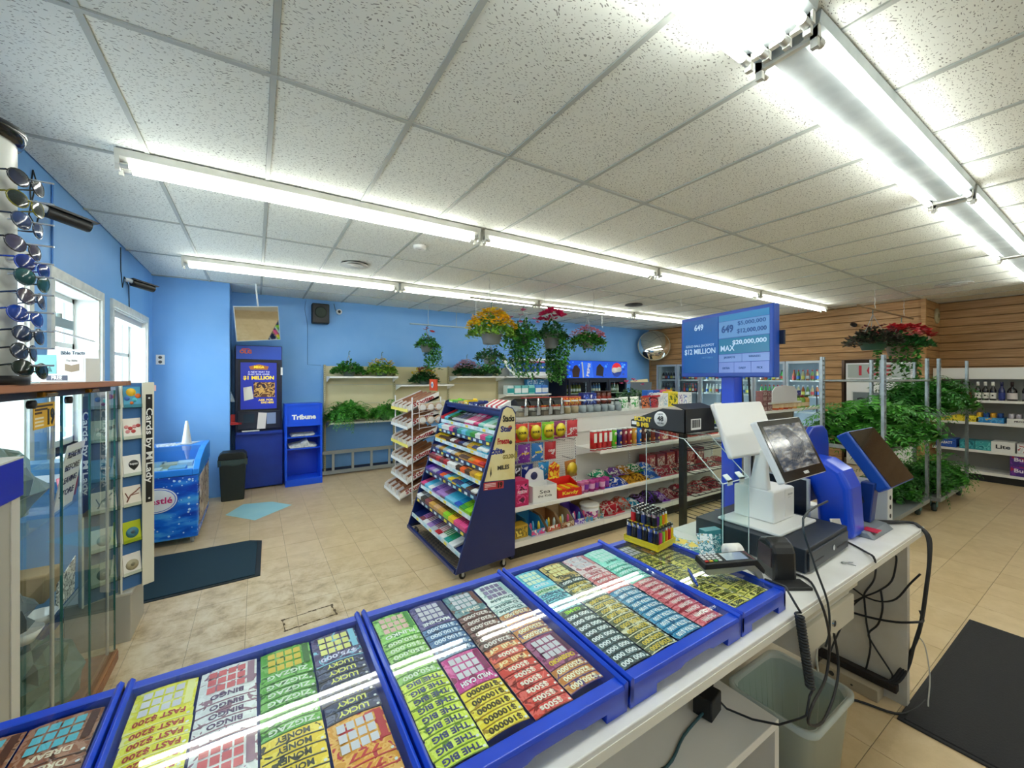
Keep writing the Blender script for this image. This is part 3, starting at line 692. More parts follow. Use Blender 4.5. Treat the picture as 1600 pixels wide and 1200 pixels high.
B().box(-.188, -.0145, .004, .188, -.012, .258).obj('bezel', mat('0d1117', .15, coat=.5), sc_)
scr_m, t, b = custom('cctv_picture')
tc = t.add('ShaderNodeTexCoord').outputs['Object']
mp = t.add('ShaderNodeMapping', {'Vector': tc, 'Rotation': (0, R(-38), 0), 'Scale': (9, 1, 26)})
wv = t.add('ShaderNodeTexNoise', {'Vector': mp.outputs[0], 'Scale': 1.6, 'Detail': 5, 'Distortion': .4})
cR = t.ramp(wv.outputs[0], [(.34, '1c2230'), (.46, '4c5464'), (.56, '7a7674'), (.72, 'b4bcc8')])
t.l.new(cR, b.inputs['Base Color']); t.l.new(cR, b.inputs['Emission Color']); b.inputs['Emission Strength'].default_value = .12; b.inputs['Roughness'].default_value = .12
B().box(-.165, -.0155, .042, .165, -.0146, .235).obj('picture', scr_m, sc_)
pb = B()
for k in range(9): pb.prism([(-.06+.016*k, .07+.002*k), (-.055+.016*k, .07+.002*k), (.0+.014*k, .15), (-.05+.011*k, .215), (-.054+.011*k, .215), (-.005+.014*k, .15)], 1, -.0162, -.0156)
stuff(pb.obj('picture_lines', mat('1a2236', .3), sc_))
text('VERSA', .016, WHITE, sc_, (0.01, -.0152, .021), FRONT, bold=.03)
cdp = B().box(-.2, -.012, 0, .2, .014, .262).obj('customer_display', mat('f4f4f1', .35), ps, (-.08, .015, .325), (R(-21), 0, R(-3)), bev=.012, seg=3)
B().tube([(-.03, .08, .16), (-.07, .06, .36)], .016, 8).obj('display_arm', pwhite, ps)
mp2 = thing('side_panel_stand', 'dark upright panel with pale frame between the cash drawer and lottery terminal', 'panel', (2.375, 1.06, .9))
B().box(-.008, -.13, 0, .008, .13, .27).obj('panel', mat('0f1a2e', .25), mp2); B().box(-.010, -.14, 0, .010, -.13, .275).box(-.010, -.13, .27, .010, .14, .276).obj('frame', mat('c4ccd0', .3, .4), mp2)
# lottery terminal
lt = thing('lottery_terminal', 'bright blue lottery terminal with curved arm and tilted black touch screen', 'terminal', (2.52, .86, .9), 0)
B().prism([(-.10, 0), (.05, 0), (.06, .16), (.10, .27), (.34, .30), (.34, .36), (.20, .385), (.02, .375), (-.05, .33), (-.085, .25)], 0, -.085, .085).obj('arm', lblue, lt, bev=.03, seg=4)
B().prism([(-.13, 0), (-.13, .3), (-.11, .36), (-.06, .39), (.06, .39), (.11, .36), (.13, .3), (.13, 0)][::-1], 1, .36, .39).obj('rear_hood', lblue2, lt, (.045, -.27, .14), bev=.006)
B().prism([(-.15, .0), (.02, .0), (.05, .012), (.20, .012), (.22, .0), (.25, .0), (.25, .02), (.05, .04), (-.12, .025)], 0, .02, .30).obj('base', mat('7f8890', .4), lt, (0, 0, 0), bev=.004)
B().box(.06, -.149, .027, .12, -.09, .031).obj('label_plate', mat('d62a4a', .35), lt)
B().prism([(-.08, .03), (-.02, .03), (-.04, .24), (-.10, .24)], 0, .20, .27).obj('screen_post', mat('14367f', .35), lt, bev=.006)
tilt = math.atan2(.18, .27)
s2 = B().box(0, -.03, 0, .40, .03, .33).obj('screen_housing', mat('1d4fae', .35), lt, (.225, -.13, .205), (-tilt, 0, 0), bev=.008)
B().box(.02, -.033, .006, .396, -.03, .324).obj('screen', mat('070b12', .06, coat=.6), s2)
B().prism([(-.07, .14), (.02, .13), (.06, .26), (-.02, .29)], 0, .086, .17).obj('reader', mat('16243c', .25), lt, bev=.006)
tag(B().prism([(-.035, .0), (.035, .0), (.033, .1), (-.033, .105)], 1, 0, .002).prism([(-.03, .07), (.028, .075), (.026, .1), (-.02, .102)], 1, -.0008, 0, 1).obj('receipt_slip', [mat('f0ede6', .6), mat('dcd6ca', .6)], None, (2.40, .80, .9), (R(-14), 0, R(-18))), 'white paper slip standing beside the blue lottery terminal arm', 'slip')
wt = thing('network_box', 'upright white perforated housing behind the black touch screen', 'box', (2.955, .86, .9))
B().box(-.04, -.1, 0, .04, .1, .21).obj('case', mat('d9dad6', .4), wt, bev=.004)
for k in range(3): B().lathe([(.001, -.1015), (.012, -.1015), (.012, -.0995)], 12, axis=1, at=(.0, 0, .03+.05*k)).obj('hole', BLACK, wt)
# lottery jackpot display on a post
jd = thing('lottery_display', 'blue lottery jackpot screen on a blue post above the till', 'display', (2.315, 1.285, .9), R(-105))
B().box(-.045, -.03, 0, .045, .03, .80).obj('post', lblue, jd, bev=.004)
B().box(-.08, -.04, 0, .08, .04, .012).obj('foot', lblue2, jd)
jh = B().box(-.325, -.075, .795, .325, -.032, 1.165).obj('housing', mat('1747a8', .35), jd, bev=.006)
B().box(-.345, -.03, .96, .345, -.02, 1.03).obj('side_bracket', mat('152036', .5), jd)
def flat(nm, x0, z0, x1, z1, m, par=jh, d=.0758): return B().box(x0, -d-.0006, z0, x1, -d+.0008, z1).obj(nm, m, par)
js = lambda c, e=.10: mat(c, .25, emit=e)
flat('left_page', -.305, .82, -.02, 1.145, js('17589f')); flat('header_band', -.015, 1.11, .305, 1.145, js('2e7fb4'))
flat('top_panel', -.015, 1.015, .305, 1.108, js('6090c4')); flat('middle_panel', -.015, .925, .305, 1.012, js('1a7098'))
for x0, x1 in ((-.015, .14), (.143, .305)): flat('lower_panel', x0, .88, x1, .922, js('7291cc'))
for k in range(3): flat('bottom_panel', -.015+.107*k, .82, .09+.107*k, .877, js('7189cc'))
tl = js('bcd8f0'); tdk = js('1f4a86')
def jt(s_, sz, x, z, m, **kw): return text(s_, sz, m, jh, (x, -.0772, z), FRONT, **kw)
jt('649', .05, -.17, 1.095, tl, bold=.02); jt('GOLD BALL JACKPOT', .021, -.165, .985, tl, fit=.23); jt('$12 MILLION', .045, -.165, .95, tl, bold=.015, fit=.25)
jt('NEXT DRAW', .015, -.10, .91, js('5f9bd4'))
jt('649', .055, .045, 1.063, tdk, bold=.03); jt('$5,000,000', .03, .20, 1.087, tdk, fit=.17); jt('$12,000,000', .032, .20, 1.045, tdk, bold=.015, fit=.18)
jt('MAX', .045, .045, .955, tl, bold=.01); jt('$20,000,000', .033, .185, .985, tl, bold=.02, fit=.21); jt('JACKPOTS', .016, .06, .905, tdk); jt('WINNERS', .016, .22, .905, tdk)
for k, s_ in enumerate(('EXTRA', 'DAILY', 'PICK')): jt(s_, .016, .037+.107*k, .845, tdk)
for k in range(2): B().tube([(.035+.05*k, .04, .012), (.045+.05*k, .05, .4), (.02+.05*k, .05, .8)], .006, 6).obj('cable', BLACK, jd)
# ---------------------------------------------------------------- cables under and over the counter
def cable(pts, label, r=.0045, m=BLACK, name='cable', n=6, smooth=4):
    P = [Vector(p) for p in pts]; out = []
    for i in range(len(P)-1):
        p0 = P[i-1] if i else P[i]; p1, p2 = P[i], P[i+1]; p3 = P[i+2] if i+2 < len(P) else p2
        for k in range(smooth):
            u = k/smooth
            out.append(.5*((2*p1)+(p2-p0)*u+(2*p0-5*p1+4*p2-p3)*u*u+(3*p1-p0-3*p2+p3)*u**3))
    out.append(P[-1])
    return tag(B().tube(out, r, n, 0).obj(name, m), label, 'cable', 'cables hanging at the till')
cb = mat('1d1e22', .5); wc = mat('d8d4c8', .5)
cable([(1.97, .70, 1.19), (1.653, 0.660, 1.191), (1.649, 0.625, 1.046), (1.723, 0.612, 0.895), (1.762, 0.620, 0.775), (1.785, 0.640, 0.697)], 'thin grey cable dropping from the point-of-sale screen over the counter edge', .004, mat('26343c', .4))
cable([(1.820, 0.788, 0.906), (1.823, 0.712, 0.906), (1.682, 0.622, 0.914), (1.717, 0.610, 0.818), (1.762, 0.620, 0.717), (1.729, 0.620, 0.614), (1.573, 0.600, 0.603), (1.540, 0.600, 0.554), (1.648, 0.600, 0.509), (1.783, 0.610, 0.552), (1.841, 0.620, 0.629), (1.830, 0.630, 0.735)], 'black cable looping down from the receipt printer in front of the waste bin', .0045, cb)
cable([(2.398, 0.775, 0.906), (2.329, 0.684, 0.906), (2.237, 0.625, 0.914), (2.760, 0.774, 0.627), (2.790, 0.820, 0.530), (2.800, 0.828, 0.499)], 'black cable crossing the counter edge beside the cash drawer', .0045, cb)
for k, pts in enumerate([[(2.800, 0.828, 0.499), (2.800, 0.907, 0.534), (2.74, .98, .58)], [(2.800, 0.828, 0.499), (2.790, 0.881, 0.414), (2.700, 0.924, 0.244), (2.600, 0.912, 0.217)], [(2.800, 0.828, 0.499), (2.800, 0.817, 0.354), (2.800, 0.801, 0.242), (2.800, 0.823, 0.090), (2.780, 0.836, 0.013), (2.72, .86, .03)],
        [(2.800, 0.828, 0.499), (2.790, 0.767, 0.558), (2.790, 0.713, 0.635), (2.790, 0.695, 0.735), (2.790, 0.695, 0.775)], [(2.800, 0.828, 0.499), (2.790, 0.759, 0.507), (2.780, 0.693, 0.554), (2.780, 0.640, 0.656), (2.780, 0.603, 0.720)],
        [(2.800, 0.759, 0.568), (2.800, 0.751, 0.474), (2.800, 0.769, 0.379), (2.800, 0.809, 0.307), (2.800, 0.788, 0.256), (2.800, 0.718, 0.155), (2.800, 0.713, 0.125)], [(2.800, 0.828, 0.499), (2.800, 0.879, 0.447), (2.76, .93, .44)]]):
    cable(pts, ['black cable from the knot towards the drawer side', 'black cable from the knot sloping down to the bundle', 'black cable from the knot down to the plug at the floor', 'black cable from the knot rising to the counter underside', 'black cable from the knot curving to the panel edge', 'black cable zigzagging down the end panel', 'short black cable from the knot towards the bin side'][k], .0045, cb)
for k in range(3):
    d = .010*k
    cable([(2.80+.02*k, .80+d, .906), (2.983, 0.692, 0.910), (2.955+d/2, .645, .905), (2.945+d/2, .612-d/3, .86), (2.91+d, .60, .75), (2.88+d, .605, .62), (2.87+d, .62, .45), (2.85+d, .64, .33), (2.83, .66+d, .2), (2.79, .70+d, .11), (2.78, .78, .095)],
          'thick black cable in the bundle over the counter corner, '+['inner one', 'middle one', 'outer one'][k], .007, cb)
cable([(2.790, 0.916, 0.386), (2.780, 0.795, 0.407), (2.770, 0.690, 0.440), (2.790, 0.619, 0.470), (2.86, .61, .46), (2.872, .625, .50)], 'black cable strapped across the end panel to the bundle', .006, cb)
cable([(2.66, 1.0, .03), (2.55, .93, .01), (2.648, 0.810, 0.008), (2.710, 0.676, 0.008), (2.829, 0.632, 0.008), (2.95, .62, .008)], 'black cable lying along the floor below the end panel', .006, cb)
cable([(2.88, .63, .36), (2.92, .615, .3), (2.93, .60, .15), (2.9, .60, .01), (2.86, .57, .008)], 'thin white cable hanging at the panel front edge', .003, wc)
cable([(2.015, 0.750, 0.580), (2.003, 0.750, 0.503), (2.109, 0.780, 0.360)], 'thin white cable hanging below the drawer', .004, wc)
# coiled cord from the card terminal
pts = []
for k in range(24*10):
    u = k/240; a = 2*math.pi*k/10
    c0 = Vector((1.505, .612, .92)).lerp(Vector((1.555, .60, .665)), u)
    pts.append(c0+Vector((.0115*math.cos(a), .0115*math.sin(a), 0)))
cc = [(1.53, .73, .978), (1.52, .66, .985), (1.505, .625, .95)]+pts+[(1.55, .60, .64), (1.50, .59, .605), (1.53, .62, .56), (1.52, .68, .50), (1.505, .76, .468), (1.48, .84, .462), (1.465, .875, .49)]
tag(B().tube(cc, .0038, 6).obj('coiled_cord', mat('22262c', .45)), 'black coiled cord hanging from the card terminal over the counter front', 'cord')
ad = thing('power_adapter', 'square black power adapter on the white shelf under the counter', 'adapter', (1.42, .88, .4505), R(10))
B().box(-.045, -.035, 0, .045, .035, .075).obj('case', BLACK, ad, bev=.005)
B().tube([(.045, 0, .06), (.06, .0, .09), (.05, .02, .13), (.02, .03, .14)], .0035, 6).obj('lead', BLACK, ad)
cable([(1.43, .91, .525), (1.45, .93, .58), (1.50, .94, .60), (1.535, .93, .55), (1.54, .92, .50)], 'thin black cable arching up behind the power adapter', .0035, cb)
cable([(1.38, .87, .47), (1.25, .86, .456), (1.1, .82, .456), (.95, .86, .456), (.8, .82, .456)], 'black cable trailing left from the power adapter', .005, mat('1f4a52', .4))
# skirting power strip and panel box
pw = thing('power_strip', 'long dark dusty power strip along the foot of the end panel', 'power strip', (2.795, .86, .065), 0)
B().box(-.02, -.17, 0, .02, .17, .04).obj('body', mat('2c2420', .8), pw, bev=.004)
for k in range(5): B().box(-.021, -.14+.06*k, .012, -.0195, -.105+.06*k, .03).obj('outlet', BLACK, pw)
jb = thing('junction_box', 'low beige metal box under the dark power strip', 'box', (2.77, .88, 0), 0)
B().box(-.045, -.13, 0, .045, .13, .063).obj('case', mat('b0a48c', .6), jb, bev=.003)
B().lathe([(.001, -.047), (.013, -.047), (.013, -.045)], 12, axis=0, at=(0, .07, .035)).obj('knockout', BLACK, jb)
mr = thing('floor_mat', 'black ribbed anti-fatigue mat on the floor past the counter end', 'mat', (3.30, .33, 0))
rub = mat('1c1c1f', .8, bump=.3, bscale=120)
B().box(-.60, -.60, 0, .88, .315, .013).obj('ribbed_top', rub, mr, bev=.004); B().box(-.62, -.62, 0, .9, .335, .008).obj('edge', mat('161618', .7), mr, bev=.003)
# ---------------------------------------------------------------- left side of the shop
clear = glass('fafdfc', .01, .9, 1.35); gedge = mat('2f6b62', .15); wood2 = mat('8a5a3a', .5, var=('a06e48', 20)); alu = mat('c4c6c2', .35, .6)
gc = thing('grey_cabinet', 'grey laminate cabinet with a blue header beside the showcase', 'cabinet', (-.93, 1.75, 0))
B().box(-.2, -.5, 0, .21, .42, 1.27).obj('body', mat('a9a79c', .5), gc)
for y in (-.2, .1): B().box(.2105, y, .02, .2125, y+.004, 1.26).obj('seam', mat('4e4a42', .6), gc)
B().box(.2105, .36, .02, .214, .42, 1.27).obj('edge_trim', mat('c6c4ba', .45), gc)
B().box(-.205, -.51, 1.27, .22, .43, 1.405).obj('header', mat('1428b0', .35), gc, bev=.003)
B().box(-.205, -.51, 1.4055, .22, .43, 1.412).obj('ledge', mat('d8d8d2', .4), gc)
sx0, sx1, sy0, sy1 = -1.13, -.72, 2.2, 3.32
sc = thing('glass_showcase', 'tall glass showcase with a wooden top against the window wall', 'showcase', (-.92, 2.76, 0))
def S(nm, bm, m, par=None, **k): return bm.obj(nm, m, par or sc, (.92, -2.76, 0) if par is None else (0, 0, 0), **k)
S('base', B().box(sx0, sy0, 0, sx1+.02, sy1, .05), wood2)
for x in (sx1+.006, sx1-.03): S('sliding_track', B().box(x, sy0, .05, x+.01, sy1, .062), mat('a8794e', .4))
S('top', B().box(sx0, 1.25, 1.645, sx1+.06, sy1+.08, 1.672), wood2)
S('top_edge', B().box(sx1+.06, 1.25, 1.648, sx1+.064, sy1-.05, 1.668), mat('a9714c', .5))
S('track_strip', B().box(sx1-.02, 1.3, 1.617, sx1+.03, sy1-.2, 1.645), mat('14162a', .5))
for y in (2.28, 2.78): S('brass_hinge', B().box(sx1+.03, y-.06, 1.622, sx1+.045, y+.06, 1.64).tube([(sx1+.045, y-.05, 1.631), (sx1+.045, y+.05, 1.631)], .009), mat('b98b3a', .25, .9))
pn = [(sy0+.01, 2.54), (2.556, 2.89), (2.90, sy1)]
for a, c in pn:
    g = S('glass_door', B().box(sx1, a, .062, sx1+.006, c, 1.617), clear)
    B().box(sx1-.001, c-.006, .062, sx1+.0075, c, 1.617).obj('door_edge', gedge, g)
S('side_glass', B().box(sx0+.02, sy1-.006, .05, sx1, sy1, 1.617), clear)
S('side_glass', B().box(sx0+.02, sy0, .05, sx1, sy0+.006, 1.617), clear)
for z in (.62, 1.08): S('glass_shelf', B().box(sx0+.03, sy0+.02, z, sx1-.03, sy1-.02, z+.008), clear)
for y in (2.22, 2.57): S('clamp_knob', B().lathe([(.001, 0), (.016, 0), (.016, .02), (.001, .022)], 12, axis=0, at=(sx1+.006, y, 1.595)), BLACK)
for y in (2.52, 3.28): S('corner_rail', B().tube([(sx1-.02, y, .06), (sx1-.02, y, 1.617)], .008, 6), alu)
sg = tag(B().box(0, -.095, -.05, .002, .095, .05).obj('age_sign', mat('e2b228', .5), None, (sx1+.0065, 2.355, 1.545)), 'yellow 19 age notice stuck on the showcase glass', 'sign')
text('19', .075, BLACK, sg, (.0026, .052, -.012), (R(90), 0, R(90)), bold=.05, squash=1.1)
for k in range(3): B().box(.002, -.085, .034-.013*k, .0026, .075-.05*k, .042-.013*k).obj('print_line', mat('4a3410', .5), sg)
for k in range(3): B().box(.002, -.085, -.012-.014*k, .0026, -.01, -.005-.014*k).obj('print_line', mat('f4ecd0', .5), sg)
# showcase contents
def blob(nm, r, m, loc, label, cat, sc_=(1, 1, 1), seed=1, amp=.25, parent=None):
    rnd = random.Random(seed); bm = B(); NU, NV = 14, 9; vs = []
    for i in range(NV+1):
        ph = math.pi*i/NV
        for j in range(NU):
            th_ = 2*math.pi*j/NU; q = r*(1+rnd.uniform(-amp, amp))
            if i in (0, NV): q = r
            vs.append((q*math.sin(ph)*math.cos(th_)*sc_[0], q*math.sin(ph)*math.sin(th_)*sc_[1], r*sc_[2]-q*math.cos(ph)*sc_[2]))
    bm.add(vs, [(i*NU+j, i*NU+(j+1) % NU, (i+1)*NU+(j+1) % NU, (i+1)*NU+j) for i in range(NV) for j in range(NU)], 0, False)
    o = bm.obj(nm, m, parent, loc)
    if label: tag(o, label, cat)
    return o
blob('plastic_bag', .15, mat('86a19c', .3), (-.93, 2.52, 1.09), 'crumpled grey-green plastic bag on the upper showcase shelf', 'bag', (1, 1.2, 1.05), 3)
blob('plastic_bag', .12, mat('5a6264', .35), (-.9, 2.42, .63), 'dark crumpled plastic bag on the lower showcase shelf', 'bag', (1.1, 1.2, .8), 5)
blob('plastic_bag', .2, mat('4a6a5a', .4), (-.92, 2.9, .051), 'dark green bundled bag on the showcase floor', 'bag', (.8, 1.5, .8), 8)
for k, (y, x) in enumerate(((2.42, -.79), (2.56, -.79))):
    bw = thing('bowl', ['white bowl on the lower showcase shelf, nearer the grey cabinet', 'white bowl on the lower showcase shelf, farther from the grey cabinet'][k], 'bowl', (x, y, .6282))
    B().lathe([(.001, 0), (.03, 0), (.055, .05), (.058, .05), (.033, .004), (.001, .004)], 20).obj('body', mat('eceeee', .2), bw)
fl1 = tag(B().box(-.002, -.11, 0, .002, .11, .30).obj('flyer', mat('eef0ee', .6), None, (-.765, 2.72, 1.0885), (0, R(9), 0)), 'white flyer with black lettering leaning on the upper showcase shelf', 'flyer')
for k, s_ in enumerate(('PLEASE PAY', 'BEFORE', 'LEAVING', 'STORE')): text(s_, .04, BLACK, fl1, (.0026, 0, .25-.06*k), (R(90), 0, R(90)), fit=.17, bold=.02)
fl2 = tag(B().prism([(-.1, 0), (.12, 0), (.14, .17), (-.08, .12)], 0, 0, .004).obj('flyer', printed('e4e8e6', '4a4f55', 'b9bfc0', 40), None, (-.77, 2.75, .6285)), 'folded newspaper flyer standing on the lower showcase shelf', 'flyer')
tag(B().lathe([(.001, 0), (.03, 0), (.04, .09), (.001, .09)], 14).obj('cup', mat('9c2c34', .3), None, (-.82, 2.98, 1.0885)), 'small red cup on the upper showcase shelf', 'cup')
tag(B().box(-.1, -.07, 0, .1, .07, .16).box(-.1, -.072, .06, .1, -.07, .1, 1).obj('carton', [mat('3a6f94', .4), mat('c9d7e0', .4)], None, (-.93, 3.12, 1.0885), bev=.003), 'blue carton on the upper showcase shelf near the card rack', 'box')
tag(B().prism([(-.12, 0), (.12, 0), (.1, .11), (-.1, .13)], 0, -.08, .08).obj('parcel', mat('a58b62', .7), None, (-.92, 2.9, .6285), bev=.01), 'brown paper parcel on the lower showcase shelf', 'parcel')
# leaflet box on top of the showcase
lb = thing('leaflet_holder', 'white cardboard leaflet box marked FREE on the showcase top', 'leaflet box', (-.80, 2.80, 1.6725), R(-30))
B().box(-.125, 0, 0, .125, .07, .115).prism([(-.125, .115), (.125, .115), (.12, .16), (-.12, .16)], 1, .065, .07).obj('carton', mat('e9eceb', .5), lb, bev=.002)
B().box(-.11, -.001, .04, -.01, 0, .13).obj('book_cover', mat('5fb5b2', .4), lb)
B().box(.005, -.001, .04, .115, 0, .115).obj('picture_panel', mat('e6e2da', .4), lb)
B().prism([(.03, .055), (.06, .048), (.095, .055), (.095, .088), (.06, .08), (.03, .088)], 1, -.0018, -.001).obj('open_book', mat('8f7a58', .5), lb)
B().prism([(-.095, .05), (-.03, .05), (-.04, .075), (-.06, .06), (-.08, .082)], 1, -.0018, -.001).obj('hand_picture', mat('1f6a70', .5), lb)
B().box(-.055, -.0015, .008, .04, -.0005, .032).obj('label_band', mat('1b2b4c', .4), lb)
text('FREE', .024, WHITE, lb, (-.0075, -.0022, .02), FRONT, bold=.04)
text('Bible Tracts', .024, mat('2a3a4a', .5), lb, (0, .064, .143), FRONT, bold=.02)
text('The Bible', .014, mat('4a4a48', .5), lb, (.06, -.0012, .103), FRONT)
tag(B().box(-.09, -.06, 0, .09, .06, .004).obj('paper_sheet', mat('c9e6ea', .5), None, (-.84, 2.42, 1.6722), (0, 0, R(15))), 'pale blue sheet lying on the showcase top', 'paper')
# sunglasses tower
TXc, TYc = -.80, 2.02
tw = thing('sunglasses_tower', 'white cylindrical sunglasses tower standing on the showcase top', 'display tower', (TXc, TYc, 1.6722))
B().lathe([(.001, 0), (.15, 0), (.15, .03), (.001, .03)], 28).obj('base', BLACK, tw)
B().lathe([(.122, .03), (.122, .80)], 32).obj('drum', mat('d9ddd8', .35), tw)
B().lathe([(.001, .80), (.132, .80), (.145, .83), (.145, .845), (.13, .85), (.001, .85)], 28).obj('cap', mat('15181c', .2, coat=.5), tw)
GV = [298, 330, 362, 395, 422, 443, 470, 497, 525, 551, 577]
GC = [('black', '101418', '15181d'), ('olive', '77741c', '2a3a3a'), ('clear-blue', '20304a', '2f4f8f'), ('mauve-tinted', '22262e', '4a3f5a'), ('bright blue', '1540b0', '1c3f9c'), ('teal', '1d3f48', '2f6d72'),
      ('brown-tinted', '16325a', '4a3a3a'), ('cobalt', '1743a8', '1d4fc0'), ('navy', '121f38', '27406c'), ('dark slate', '0e151c', '16242e'), ('bottle green', '0f1f1a', '122a26')]
for k, v in enumerate(GV):
    z = 1.70-(v-588)/630*1.39; nm, fc, lc = GC[k]
    fm = mat(fc, .2, coat=.4); lm_ = mat(lc, .08, coat=.4, var=('3a4360' if k % 3 == 0 else '0c1016', 6))
    g = thing('sunglasses', f'{nm} sunglasses on the tower, {ORD[k]} pair from the top', 'sunglasses', (-.628+random.uniform(-.012, .01), 1.985+random.uniform(-.01, .01), z), 0, 'sunglasses on the tower', (R(random.uniform(-8, 4)), R(random.uniform(2, 9)), R(78+random.uniform(-7, 7))))
    for s_ in (-1, 1):
        n = 16; bm = B(); asp = 1.0+.2*((k*7) % 3)/2
        out = [(s_*.036+.031*math.cos(2*math.pi*q/n), .027*math.sin(2*math.pi*q/n)*(1.05 if math.sin(2*math.pi*q/n) < 0 else .9)) for q in range(n)]
        cv = lambda x: .012*(x/.07)**2
        vs = [(x, cv(x)-.001, zz) for x, zz in out]+[(s_*.036, cv(.036)-.006, 0)]
        bm.add(vs, [(i, (i+1) % n, n) if True else 0 for i in range(n)], 0, True)
        bm.add([(x, cv(x)+.001, zz) for x, zz in out], [tuple(range(n))[::-1]], 0)
        bm.obj('lens', lm_, g)
        B().tube([(x, cv(x), zz) for x, zz in out+out[:1]], .0022, 6).obj('rim', fm, g)
        B().tube([(s_*.068, .012, .008), (s_*.07, .05, .006), (s_*.068, .07, .005), (s_*.066, .085, .002)], [.003, .0028, .0022, .002], 6).obj('temple', fm, g)
    B().tube([(-.008, 0, .006), (0, -.002, .009), (.008, 0, .006)], .0025, 6).obj('bridge', fm, g)
    dx, dy = -.628-TXc, 1.985-TYc
    B().tube([(.118, dy, z-1.6722+.014), (dx+.0, dy, z-1.6722+.012), (dx+.05, dy, z-1.6722+.012)], .003, 6).obj('peg', mat('dfe5e8', .15, .7), tw)
# card rack
PR = (-.598, 3.62); CR = thing('card_rack', 'tall greeting card rack with black lettered edge strip beside the showcase', 'card rack', (PR[0], PR[1], 0), R(35))
beige = mat('c6c3b2', .5)
B().box(-.355, 0, .315, 0, .02, 1.66).obj('panel', beige, CR)
for x0, x1 in ((-.355, -.345), (-.175, -.165), (-.006, 0)): B().box(x0, -.022, .315, x1, .0, 1.66).obj('divider', mat('d8d6c8', .4), CR)
for x0, x1 in ((-.343, -.177), (-.163, -.008)):
    B().box(x0, -.001, .32, x1, .0, 1.655).obj('column_back', mat('3a6ea8', .5) if x0 > -.2 else mat('55708a', .5), CR)
strip = B().box(-.046, -.0285, .86, -.010, -.0265, 1.58).obj('name_strip', BLACK, CR)
text('Cards by M\'Lady', .052, WHITE, strip, (-.028, -.029, 1.24), (R(90), R(90), 0), fit=.50, bold=.015)
for z in (.885, 1.555): B().lathe([(.001, -.030), (.006, -.030), (.006, -.0285)], 10, axis=1, at=(-.028, 0, z)).obj('stud', WHITE, strip)
B().box(-.064, -.0265, .315, .001, -.02, 1.66).obj('edge_board', mat('dcd9c8', .45), CR)
s3 = B().box(-.352, -.0285, .86, -.33, -.0265, 1.58).obj('name_strip', mat('2b3238', .4), CR)
text('Cards by M\'Lady', .04, WHITE, s3, (-.341, -.029, 1.24), (R(90), R(90), 0), fit=.50, bold=.015)
CZ = [1.505, 1.30, 1.06, .865, .63, .42]
B().box(-.01, -.026, 1.60, .012, .0, 1.64).obj('price_tag', mat('f0c4c4', .4), CR)
for z in CZ:
    for x0, x1 in ((-.16, -.065), (-.328, -.178)): B().box(x0, -.03, z-.012, x1, .0, z-.008).box(x0, -.031, z-.012, x1, -.029, z+.014).obj('pocket', glass('f0f4f0', .05, .8), CR)
CCOL = [('balloon card in blue and yellow', '4a9fc4', 'f0c22e', 'e0702c'), ('white card with red balloons', 'f2ece4', 'b8403f', 'd88f8f'), ('white card with a black balloon', 'f4f4f0', '1f2524', '1f2524'),
        ('cream card with a brown branch', 'f0e8dc', '8a5a48', '8a5a48'), ('lime card with a blue oval', 'b5c41e', '3f7f96', '8a7a6a'), ('white card with a round sepia picture', 'f2efe8', 'b4ab8c', '8f8a70')]
CC2 = [('lilac card', '8fa3c4', 'd8d4e8', '7a4a8a'), ('grey speckled card', '9fb6b4', '5a7478', 'c8d4d0'), ('blue striped card', '4f8fb4', '2f6a94', 'c4dce8'), ('white rainbow card', 'd4d8d0', '8a9a98', 'b8c0b8'), ('pale oval card', 'cdd6cc', 'aab8b0', '9fb4b0'), ('grey circle card', '98a898', '5c7068', 'aab4a4')]
def card(col, k, spec):
    lab, c1, c2, c3 = spec; z = CZ[k]; ca, sa = math.cos(R(35)), math.sin(R(35))
    lx = -.112 if col == 0 else -.253; ly = -.024; w_ = .092 if col == 0 else .12; h_ = (.135 if k != 3 else .13)
    g = thing('greeting_card', f'{lab} in the rack, {"edge" if col == 0 else "inner"} column, {ORD[k]} from the top', 'card', (PR[0]+lx*ca-ly*sa, PR[1]+lx*sa+ly*ca, z-.0075), 0, 'greeting cards in the rack', (R(-8), 0, R(35)))
    B().box(-w_/2, 0, 0, w_/2, .006, h_).obj('card', mat(c1, .4), g)
    B().box(-w_/2-.006, .007, .004, w_/2-.01, .012, h_+.006).obj('envelope', mat('f2f0ea' if k != 1 else '2f9a9c', .6), g)
    m2, m3 = mat(c2, .4), mat(c3, .4)
    def disc(x, z_, r, m, sq=1): B().lathe([(.001, -.0008), (r, -.0008), (r, 0)], 16, axis=1, at=(x, 0, z_)).obj('motif', m, g)
    if k == 0: disc(-.005, .1, .026, m2); disc(.03, .075, .016, m3); disc(-.028, .06, .015, mat('3a6fc0', .4)); disc(.01, .05, .014, mat('4fc0d0', .4)); disc(-.005, .03, .01, m3)
    elif k == 1:
        for q, (x, z_) in enumerate(((-.03, .08), (-.01, .07), (.012, .08), (.032, .085), (-.025, .05), (.005, .05))): disc(x, z_, .012, m2 if q % 2 else m3)
    elif k == 2:
        disc(.008, .075, .027, m2); B().prism([(-.012, .055), (.028, .055), (.008, .035)], 1, -.0008, 0).obj('motif', m2, g)
        text('happy', .018, WHITE, g, (.008, -.0014, .078), FRONT, bold=.02)
    elif k == 3: B().tube([(-.03, -.0005, .03), (-.01, -.0005, .07), (.02, -.0005, .09), (.042, -.0005, .11)], .004, 5).tube([(-.01, -.0005, .07), (.035, -.0005, .075)], .003, 5).tube([(-.02, -.0005, .05), (-.035, -.0005, .09)], .003, 5).obj('motif', m2, g)
    else: disc(.0, .062, .034, m2); disc(.004, .064, .012, m3)
